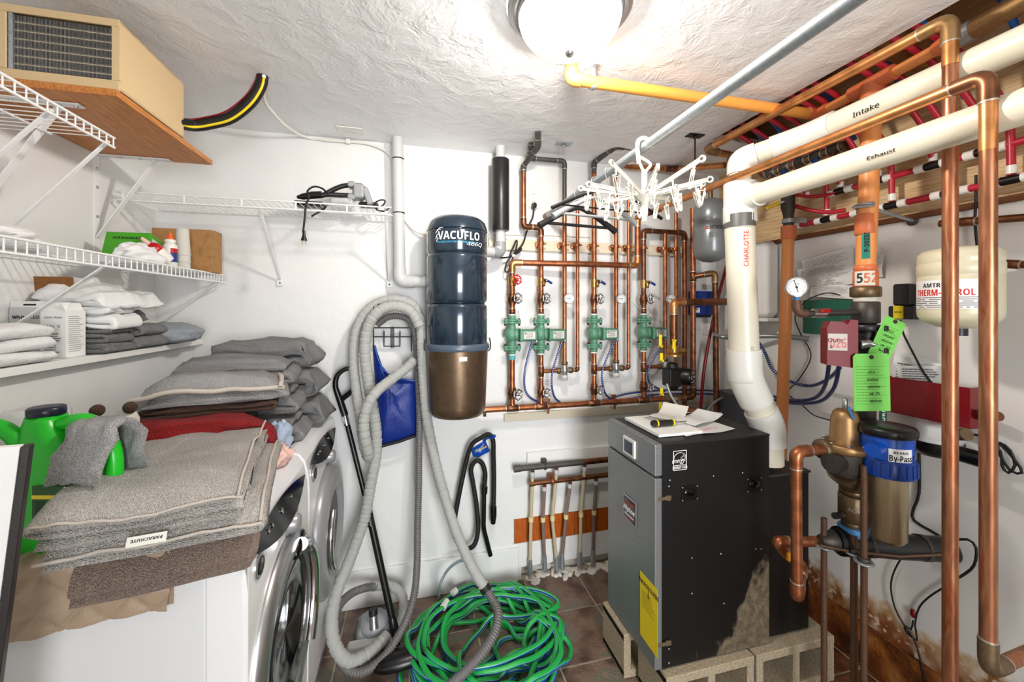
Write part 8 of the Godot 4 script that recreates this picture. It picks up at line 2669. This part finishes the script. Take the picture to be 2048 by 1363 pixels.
	part(t, "knob", tubed([Vector3(1.444, 0.8148, 1.1123), Vector3(1.4185, 0.8183, 1.1163)], 0.011, 12), M.dark_plastic)
	g = G.new(); g.box(Vector3(1.4474, 1.1797, 1.1492), Vector3(0.012, 0.05, 0.003), 0.001, Basis(Vector3(0, 0, 1), 0.5))
	part(t, "blue_tag", g, M.blue_tape)
	# copper to its left
	t = thing("regulator_inlet_pipe", "copper pipe looping down from the regulator beside the black cover", "pipe", Vector3(1.2599, 0.5562, 1.1128))
	add_run(t, [Vector3(1.4186, 1.045, 1.1008), Vector3(1.2659, 1.0488, 1.104), Vector3(1.2692, 0.5507, 1.1048), Vector3(1.3803, 0.5951, 1.0294), Vector3(1.3236, 0.6426, 1.0153), Vector3(1.2723, 0.698, 1.0231), Vector3(1.4417, 0.698, 1.0654)], 0.0175, M.copper, M.copper, {"bend": 0.03})
	collar(t, "union_nut", Vector3(1.3983, 1.045, 1.0958), Vector3(1.4186, 1.045, 1.1008) - Vector3(1.2979, 1.0468, 1.0914), 0.034, 0.035, M.old_brass, false)
	g = G.new(); g.box(Vector3(1.3068, 0.6502, 1.042), Vector3(0.014, 0.03, 0.014), 0.003)
	part(t, "yellow_lever", g, plain("amber", Color(0.9, 0.6, 0.15), 0.4))
	# wrapped horizontal main with clamps and rods
	t = thing("wrapped_main", "dark wrapped horizontal water main clamped under the blue filter", "pipe", Vector3(1.5078, 0.7043, 1.1025))
	part(t, "pipe", tubed([Vector3(1.4596, 0.7132, 1.0904), Vector3(1.6224, 0.7037, 1.1516), Vector3(1.7822, 0.7173, 1.2327)], 0.04, 24), M.dark_plastic)
	part(t, "end_fitting", tubed([Vector3(1.4527, 0.7132, 1.0887), Vector3(1.4251, 0.7132, 1.0819), Vector3(1.4045, 0.7132, 1.0767)], [0.036, 0.026, 0.018], 18), M.iron)
	part(t, "clamp_band", tubed([Vector3(1.4699, 0.7114, 1.093), Vector3(1.4906, 0.7096, 1.0982)], 0.048, 24), M.black_metal)
	for e in [[Vector3(1.5485, 0.7066, 1.1229), Vector3(1.569, 0.7049, 1.128)], [Vector3(1.6963, 0.7122, 1.1907), Vector3(1.7164, 0.7104, 1.1957)]]:
		part(t, "foil_wrap", tubed([e[0], e[1]], 0.0425, 20), M.iron)
	g = G.new(); g.tube([Vector3(1.3847, 0.7072, 1.0924), Vector3(1.4653, 0.6984, 1.1331), Vector3(1.609, 0.6935, 1.1895), Vector3(1.7187, 0.7187, 1.2478)], 0.005, 8)
	part(t, "tie_rod", g, M.rusty_rod)
	for e in [[Vector3(1.4182, 0.7931, 1.0801), "rusty threaded rod standing left of the wrapped main's end", 0.0095], [Vector3(1.4787, 0.7501, 1.1364), "rusty threaded rod standing under the bronze regulator", 0.0105], [Vector3(1.4574, 1.0146, 1.1827), "long rusty rod standing in front of the regulator body", 0.0095]]:
		var p: Vector3 = e[0]
		t = thing("support_rod", e[1], "rod", Vector3(p.x, 0, p.z), "rusty support rods")
		part(t, "rod", tubed([p, Vector3(p.x, 0.0, p.z)], e[2], 12), M.rusty_rod)
		part(t, "nut", disc(Vector3(p.x, Vector3(1.4866, 0.7072, 1.1178).y - 0.01, p.z), Vector3.UP, 0.02, 0.012, 0.002, 6), M.iron)
		part(t, "washer", disc(Vector3(p.x, Vector3(1.4866, 0.7072, 1.1178).y - 0.016, p.z), Vector3.UP, 0.028, 0.005, 0.001), M.galvanised)
	# blue filter
	var f: Vector3 = Vector3(1.5316, 1.0645, 1.2012)
	t = thing("water_filter", "blue-headed water filter with a black lid and steel canister", "filter", Vector3(f.x, Vector3(1.5316, 0.7736, 1.2012).y, f.z))
	var V := func(v: float) -> float: return 1.535 - (v - 617.0) / 800.0 * 1.33
	var FT := Transform3D(Basis(), Vector3(f.x, 0, f.z))
	g = G.new(); g.lathe([Vector2(0, V.call(1078)), Vector2(0.0425, V.call(1077)), Vector2(0.0510, V.call(1070)), Vector2(0.0527, V.call(940))], FT, 40)
	part(t, "canister", g, M.brushed_steel)
	g = G.new(); g.lathe([Vector2(0.0476, V.call(947)), Vector2(0.0714, V.call(945)), Vector2(0.0731, V.call(940)), Vector2(0.0731, V.call(912)), Vector2(0.0697, V.call(910))], FT, 48)
	var nut := part(t, "ring_nut", g, plain("deep_blue", Color(0.02, 0.2, 0.5), 0.3))
	for i in 22:
		var an := TAU * i / 22
		var rp := Vector3(f.x + 0.0735 * sin(an), (V.call(943) + V.call(914)) / 2, f.z + 0.0735 * cos(an))
		part(nut, "rib", boxed_turned(rp, Vector3(0.007, 0.044, 0.006), an), M.deep_blue)
	g = G.new(); g.lathe([Vector2(0.0680, V.call(911)), Vector2(0.0680, V.call(866)), Vector2(0.0646, V.call(862))], FT, 48)
	g.tube([Vector3(f.x, V.call(888), f.z) - Vector3(0.11, 0, -0.03), Vector3(f.x, V.call(888), f.z) + Vector3(0.11, 0, -0.03)], 0.022, 18)
	part(t, "head", g, M.blue_plastic)
	g = G.new(); g.lathe([Vector2(0.0595, V.call(868)), Vector2(0.0739, V.call(867)), Vector2(0.0765, V.call(862)), Vector2(0.0765, V.call(855)), Vector2(0.0714, V.call(850)), Vector2(0.0510, V.call(848)), Vector2(0, V.call(847))], FT, 48)
	part(t, "lid", g, M.black_plastic)
	g = G.new(); g.lathe([Vector2(0.0685, V.call(910)), Vector2(0.0685, V.call(885))], FT, 16, -0.95, 0.0)
	part(t, "label", g, M.white_ink)
	var ln := Vector3(-0.36, 0, 0.93).normalized()
	writing(t, "By-Pass F", 0.018, facing(FT.origin + Vector3(0, V.call(903), 0) + ln * 0.0688, ln), M.ink, {"around": 0.0688, "stretch": 0.7})
	writing(t, "BY-PASS", 0.0075, facing(FT.origin + Vector3(0, V.call(892), 0) + ln.rotated(Vector3.UP, -0.12) * 0.0688, ln.rotated(Vector3.UP, -0.12)), M.ink, {"around": 0.0688})
	part(t, "copper_stub", tubed([Vector3(1.5068, 1.0658, 1.164), Vector3(1.5012, 1.0607, 1.1317)], 0.019, 14), M.old_copper)
	# meter and its cables
	var mc: Vector3 = Vector3(1.78, 1.1059, 1.1898)
	t = thing("water_meter", "grey plastic meter head with black base beside the blue filter", "meter", mc)
	g = G.new(); g.lathe([Vector2(0.0, -0.03), Vector2(0.066, -0.03), Vector2(0.066, -0.018), Vector2(0.056, -0.012), Vector2(0.05, 0.018), Vector2(0.044, 0.024), Vector2(0, 0.026)], Transform3D(Basis(), mc), 28)
	part(t, "head", g, M.light_grey_plastic)
	g = G.new(); g.lathe([Vector2(0, -0.085), Vector2(0.05, -0.08), Vector2(0.07, -0.055), Vector2(0.07, -0.03), Vector2(0, -0.03)], Transform3D(Basis(), mc), 28)
	g.tube([mc + Vector3(-0.03, -0.05, 0.14), mc + Vector3(-0.0, -0.05, -0.14)], 0.025, 14)
	part(t, "base", g, M.black_plastic)
	part(t, "end_union", tubed([Vector3(1.75, 1.1202, 1.2639), Vector3(1.74, 1.1293, 1.2912)], 0.02, 14), M.old_brass)
	for e in [["black cable coil hanging on the wall beside the tall pipe", [Vector3(1.87, 1.1033, 1.2381), Vector3(1.87, 1.1001, 1.2928), Vector3(1.87, 1.0506, 1.3381), Vector3(1.87, 1.0166, 1.3532), Vector3(1.87, 1.0143, 1.3271), Vector3(1.87, 1.0694, 1.2998), Vector3(1.87, 1.0956, 1.3044), Vector3(1.87, 1.0788, 1.3271), Vector3(1.87, 1.0346, 1.3381), Vector3(1.87, 1.0044, 1.3226), Vector3(1.87, 1.0236, 1.309), Vector3(1.87, 1.071, 1.3044), Vector3(1.87, 1.0886, 1.2568)], 0.004], ["black wire loop with a red connector hanging near the stained wall", [Vector3(1.88, 0.633, 1.1802), Vector3(1.88, 0.6399, 1.1307), Vector3(1.88, 0.6081, 1.0699), Vector3(1.88, 0.5359, 1.0211), Vector3(1.88, 0.426, 0.9903), Vector3(1.88, 0.3349, 1.0041), Vector3(1.88, 0.2831, 1.041), Vector3(1.88, 0.262, 1.0636), Vector3(1.88, 0.2266, 1.0793), Vector3(1.88, 0.1255, 1.1009), Vector3(1.88, 0.067, 1.113)], 0.003], ["black wire hanging beside the looped wire near the stained wall", [Vector3(1.885, 0.5497, 1.1775), Vector3(1.885, 0.462, 1.1161), Vector3(1.885, 0.3887, 1.0795), Vector3(1.885, 0.3119, 1.0669), Vector3(1.885, 0.2591, 1.0733), Vector3(1.885, 0.266, 1.0379), Vector3(1.885, 0.2871, 1.0346), Vector3(1.885, 0.2866, 1.0542), Vector3(1.885, 0.3265, 1.0606)], 0.003], ["black cables curving out between the two tall copper pipes", [Vector3(1.86, 0.7136, 1.1909), Vector3(1.86, 0.7392, 1.2305), Vector3(1.86, 0.7223, 1.2519), Vector3(1.86, 0.6597, 1.2469), Vector3(1.86, 0.6065, 1.2175), Vector3(1.86, 0.5716, 1.1909)], 0.004], ["brown cable dropping from the meter to the wrapped main", [Vector3(1.89, 0.9815, 1.0766), Vector3(1.89, 0.8277, 1.0766), Vector3(1.89, 0.7512, 1.0576), Vector3(1.89, 0.7139, 1.0608), Vector3(1.89, 0.7017, 1.1102), Vector3(1.89, 0.6937, 1.1468)], 0.005], ["black cable from the power adapter sagging to the meter", [Vector3(1.85, 1.4901, 1.0414), Vector3(1.85, 1.4418, 1.0496), Vector3(1.85, 1.3675, 1.0815), Vector3(1.85, 1.2965, 1.1153), Vector3(1.85, 1.2315, 1.1619), Vector3(1.85, 1.2032, 1.1963)], 0.0035]]:
		t = thing("hanging_cable", e[0], "cable", e[1][-1], "dark cables on the right wall")
		part(t, "cable", tubed(smooth(e[1], 0.02), e[2], 8), M.black_rubber)
	g = G.new(); g.sphere(Vector3(1.885, 0.3536, 1.0606), Vector3(0.006, 0.018, 0.01), 8, 12)
	part(t, "connector", g, M.dark_red)
	single("valve_label", "green label strip with white letters behind the filter", "label", boxed(Vector3(1.7128, 1.1319, 1.0711), Vector3(0.035, 0.12, 0.004), 0.001), plain("zurn_green", Color(0.05, 0.3, 0.2), 0.5))
	writing(get_node("valve_label"), "ZURN", 0.018, facing(Vector3(1.7094, 1.1327, 1.0734), Vector3(-0.2, 0, 1), Vector3.UP, PI / 2), M.white_ink)

func boxed_turned(c: Vector3, s: Vector3, yaw: float) -> G:
	var g := G.new()
	g.box(c, s, 0.0015, Basis(Vector3.UP, yaw))
	return g

func right_wall_things() -> void:
	var g := G.new()
	var t: Node3D
	# green electrical box and papers above it
	var g0: Vector3 = Vector3(1.88, 1.577, 0.6197)
	var g1: Vector3 = Vector3(1.88, 1.4141, 0.8464)
	single("junction_box", "dark green metal box on the right wall behind the red-handled valve", "box", boxed(Vector3(1.885, (g0.y + g1.y) / 2, (g0.z + g1.z) / 2), Vector3(0.03, g0.y - g1.y, g1.z - g0.z), 0.003), M.box_green)
	var n := Vector3(-1, 0, 0)
	for e in [[Vector3(1.88, 1.7426, 0.7351), 0.24, 0.1, 0.16, "printed sheet pinned highest above the green box"], [Vector3(1.875, 1.6872, 0.7274), 0.26, 0.11, 0.1, "wide printed sheet pinned above the green box"], [Vector3(1.87, 1.6153, 0.7656), 0.2, 0.06, -0.1, "crumpled printed sheet just over the green box"], [Vector3(1.885, 1.7277, 0.933), 0.06, 0.12, -0.05, "white sheet edge showing behind the orange riser"]]:
		t = thing("pinned_paper", e[4], "paper", e[0], "papers on the right wall")
		var px := facing(e[0], n, Vector3.UP, e[3])
		g = G.new()
		g.ribbon([Vector2(-e[1] / 2, 0.004), Vector2(-e[1] / 4, -0.004), Vector2(0, 0.003), Vector2(e[1] / 4, -0.003), Vector2(e[1] / 2, 0.006)], 0.0006, Transform3D(Basis(px.basis.x, px.basis.z, -px.basis.y), e[0]), e[2], 6, func(p: Vector3) -> Vector3: return p + Vector3(0, 0.004 * sin(p.z * 70.0), 0))
		part(t, "sheet", g, M.paper)
		print_lines(t, Transform3D(px.basis, e[0] + n * 0.009), e[1] * 0.85, e[2] * 0.8, 11, plain("form_ink", Color(0.62, 0.62, 0.62), 0.8), 41, 0.3)
	# red document tray with papers
	g0 = Vector3(1.86, 1.2535, 0.9961)
	g1 = Vector3(1.86, 1.1592, 1.2519)
	t = thing("document_tray", "dark red metal document tray on the right wall holding papers", "tray", Vector3(1.87, g1.y, (g0.z + g1.z) / 2))
	var h := 0.14
	var zc := (g0.z + g1.z) / 2
	var w := g1.z - g0.z
	var yc: float = Vector3(1.84, 1.1966, 1.1241).y
	part(t, "front", boxed(Vector3(1.835, yc, zc), Vector3(0.004, h, w), 0.0015), M.dark_red)
	part(t, "end_plate", boxed(Vector3(1.866, yc, zc + w / 2 - 0.002), Vector3(0.062, h, 0.004), 0.0015), M.dark_red)
	part(t, "end_plate", boxed(Vector3(1.866, yc, zc - w / 2 + 0.002), Vector3(0.062, h, 0.004), 0.0015), M.dark_red)
	part(t, "floor_plate", boxed(Vector3(1.866, yc - h / 2 + 0.002, zc), Vector3(0.062, 0.004, w), 0.0015), M.dark_red)
	for e in [[0.0, "white letter with a printed heading standing in the red tray", 0.17, 0.17, 0.1, -0.04], [0.018, "white envelope tilted forward in the red tray", 0.14, 0.13, -0.12, -0.02], [-0.012, "printed sheet at the back of the red tray", 0.12, 0.2, 0.2, -0.08]]:
		var p := Vector3(1.87 - e[0], yc + h * 0.42, zc + e[5])
		t = thing("tray_paper", e[1], "paper", p, "papers in the red tray")
		g = G.new(); g.box(p, Vector3(0.0012, e[3], e[2]), 0.0, Basis(Vector3.RIGHT, e[4]))
		part(t, "sheet", g, M.paper)
		print_lines(t, Transform3D(Basis(Vector3.RIGHT, e[4]) * facing(Vector3.ZERO, n).basis, p + Vector3(-0.0016, 0.03, 0)), e[2] * 0.8, e[3] * 0.4, 6, M.faint_ink, 51 + int(e[2] * 100))
		if e[0] > 0.01:
			writing(t, "sals Sign", 0.014, facing(p + Vector3(-0.003, -0.006, 0.01), n), M.ink)
	# power adapter
	var ap: Vector3 = Vector3(1.86, 1.5546, 1.0418)
	t = thing("power_adapter", "black power adapter with a yellow label plugged into the wall", "adapter", ap)
	part(t, "body", boxed(ap + Vector3(0.01, 0.035, 0), Vector3(0.045, 0.085, 0.055), 0.006), M.dark_plastic)
	part(t, "base", boxed(ap + Vector3(0.012, -0.035, 0), Vector3(0.05, 0.052, 0.085), 0.005), M.dark_plastic)
	part(t, "label", boxed(ap + Vector3(-0.0135, -0.033, -0.006), Vector3(0.001, 0.05, 0.034), 0.0003), M.yellow)
	writing(t, "12V DC", 0.006, facing(ap + Vector3(-0.0144, -0.033, -0.006), n), M.ink)
	# cream expansion tank
	var c: Vector3 = Vector3(1.6843, 1.5937, 1.3011)
	var y0: float = Vector3(1.6843, 1.4699, 1.3011).y
	var y1: float = Vector3(1.6843, 1.7303, 1.3011).y
	t = thing("expansion_tank", "cream domed expansion tank with a printed label behind the tall copper pipes", "tank", Vector3(c.x, y0, c.z))
	var T := Transform3D(Basis(), Vector3(c.x, 0, c.z))
	g = G.new()
	g.lathe([Vector2(0, y0), Vector2(0.0470, y0 + 0.006), Vector2(0.0842, y0 + 0.024), Vector2(0.0940, y0 + 0.04), Vector2(0.0956, y0 + 0.055), Vector2(0.0956, 1.635), Vector2(0.0940, 1.638), Vector2(0.0940, 1.64), Vector2(0.0964, 1.643), Vector2(0.0964, 1.675), Vector2(0.0944, 1.678), Vector2(0.0944, 1.68), Vector2(0.0956, 1.684), Vector2(0.0940, y1 - 0.022), Vector2(0.0810, y1 - 0.008), Vector2(0.0405, y1), Vector2(0, y1)], T, 56)
	part(t, "shell", g, plain("tank_cream", Color(0.86, 0.83, 0.72), 0.3))
	g = G.new()
	g.lathe([Vector2(0.0969, 1.535), Vector2(0.0969, 1.624)], T, 30, -2.4, -0.55)
	part(t, "label", g, M.white_ink)
	var c0 := -1.5
	var d0 := Vector3(sin(c0), 0, cos(c0))
	writing(t, "THERM-X-TROL", 0.019, facing(T.origin + d0 * 0.0971 + Vector3(0, 1.585, 0), d0), M.red_ink, {"around": 0.0971, "stretch": 0.78})
	writing(t, "AMTROL", 0.013, facing(T.origin + d0.rotated(Vector3.UP, -0.12) * 0.0971 + Vector3(0, 1.608, 0), d0.rotated(Vector3.UP, -0.12)), M.ink, {"around": 0.0971})
	g = G.new()
	var rng := RandomNumberGenerator.new()
	rng.seed = 2
	for r in 6:
		var yy := 1.57 - r * 0.006
		for k in 22:
			if rng.randf() < 0.85:
				var an := -2.3 + k * 0.078
				g.box(T.origin + Vector3(0.0971 * sin(an), yy, 0.0971 * cos(an)), Vector3(0.008, 0.0022, 0.0006), 0.0, Basis(Vector3.UP, an))
	part(t, "printed_text", g, M.faint_ink)
	part(t, "outlet", tubed([T.origin + Vector3(0, y0 + 0.004, 0), T.origin + Vector3(0, y0 - 0.02, 0)], 0.02, 12), M.dark_steel)
	# small copper lines on the right wall
	for e in [[Vector3(1.86, 1.8438, 1.1563), Vector3(1.86, 1.8189, 1.3745), 0.0125, "level copper line high on the right wall behind the tall pipes"], [Vector3(1.84, 1.6802, 1.3186), Vector3(1.84, 1.6675, 1.3934), 0.0115, "short copper line entering the cream tank's side"]]:
		t = thing("wall_copper_line", e[3], "pipe", e[0])
		part(t, "pipe", tubed([e[0], e[1]], e[2], 12), M.old_copper)
		collar(t, "coupling", (e[0] as Vector3).lerp(e[1], 0.35), e[1] - e[0], e[2] * 1.25, 0.04, M.old_copper)
	single("pipe_stub", "copper pipe stub with bracket on the wall beside the tall pipe", "pipe", tubed([Vector3(1.88, 1.1691, 1.2292), Vector3(1.82, 1.1907, 1.3236)], 0.016, 12), M.old_copper)
	g = G.new(); g.tube(smooth([Vector3(1.88, 1.9938, 1.2418), Vector3(1.88, 1.9079, 1.2418), Vector3(1.88, 1.8397, 1.2393), Vector3(1.88, 1.7529, 1.2444)], 0.02), 0.004, 8)
	single("black_cord", "thin black cord dropping behind the tall pipes to the cream tank", "cord", g, M.black_rubber)
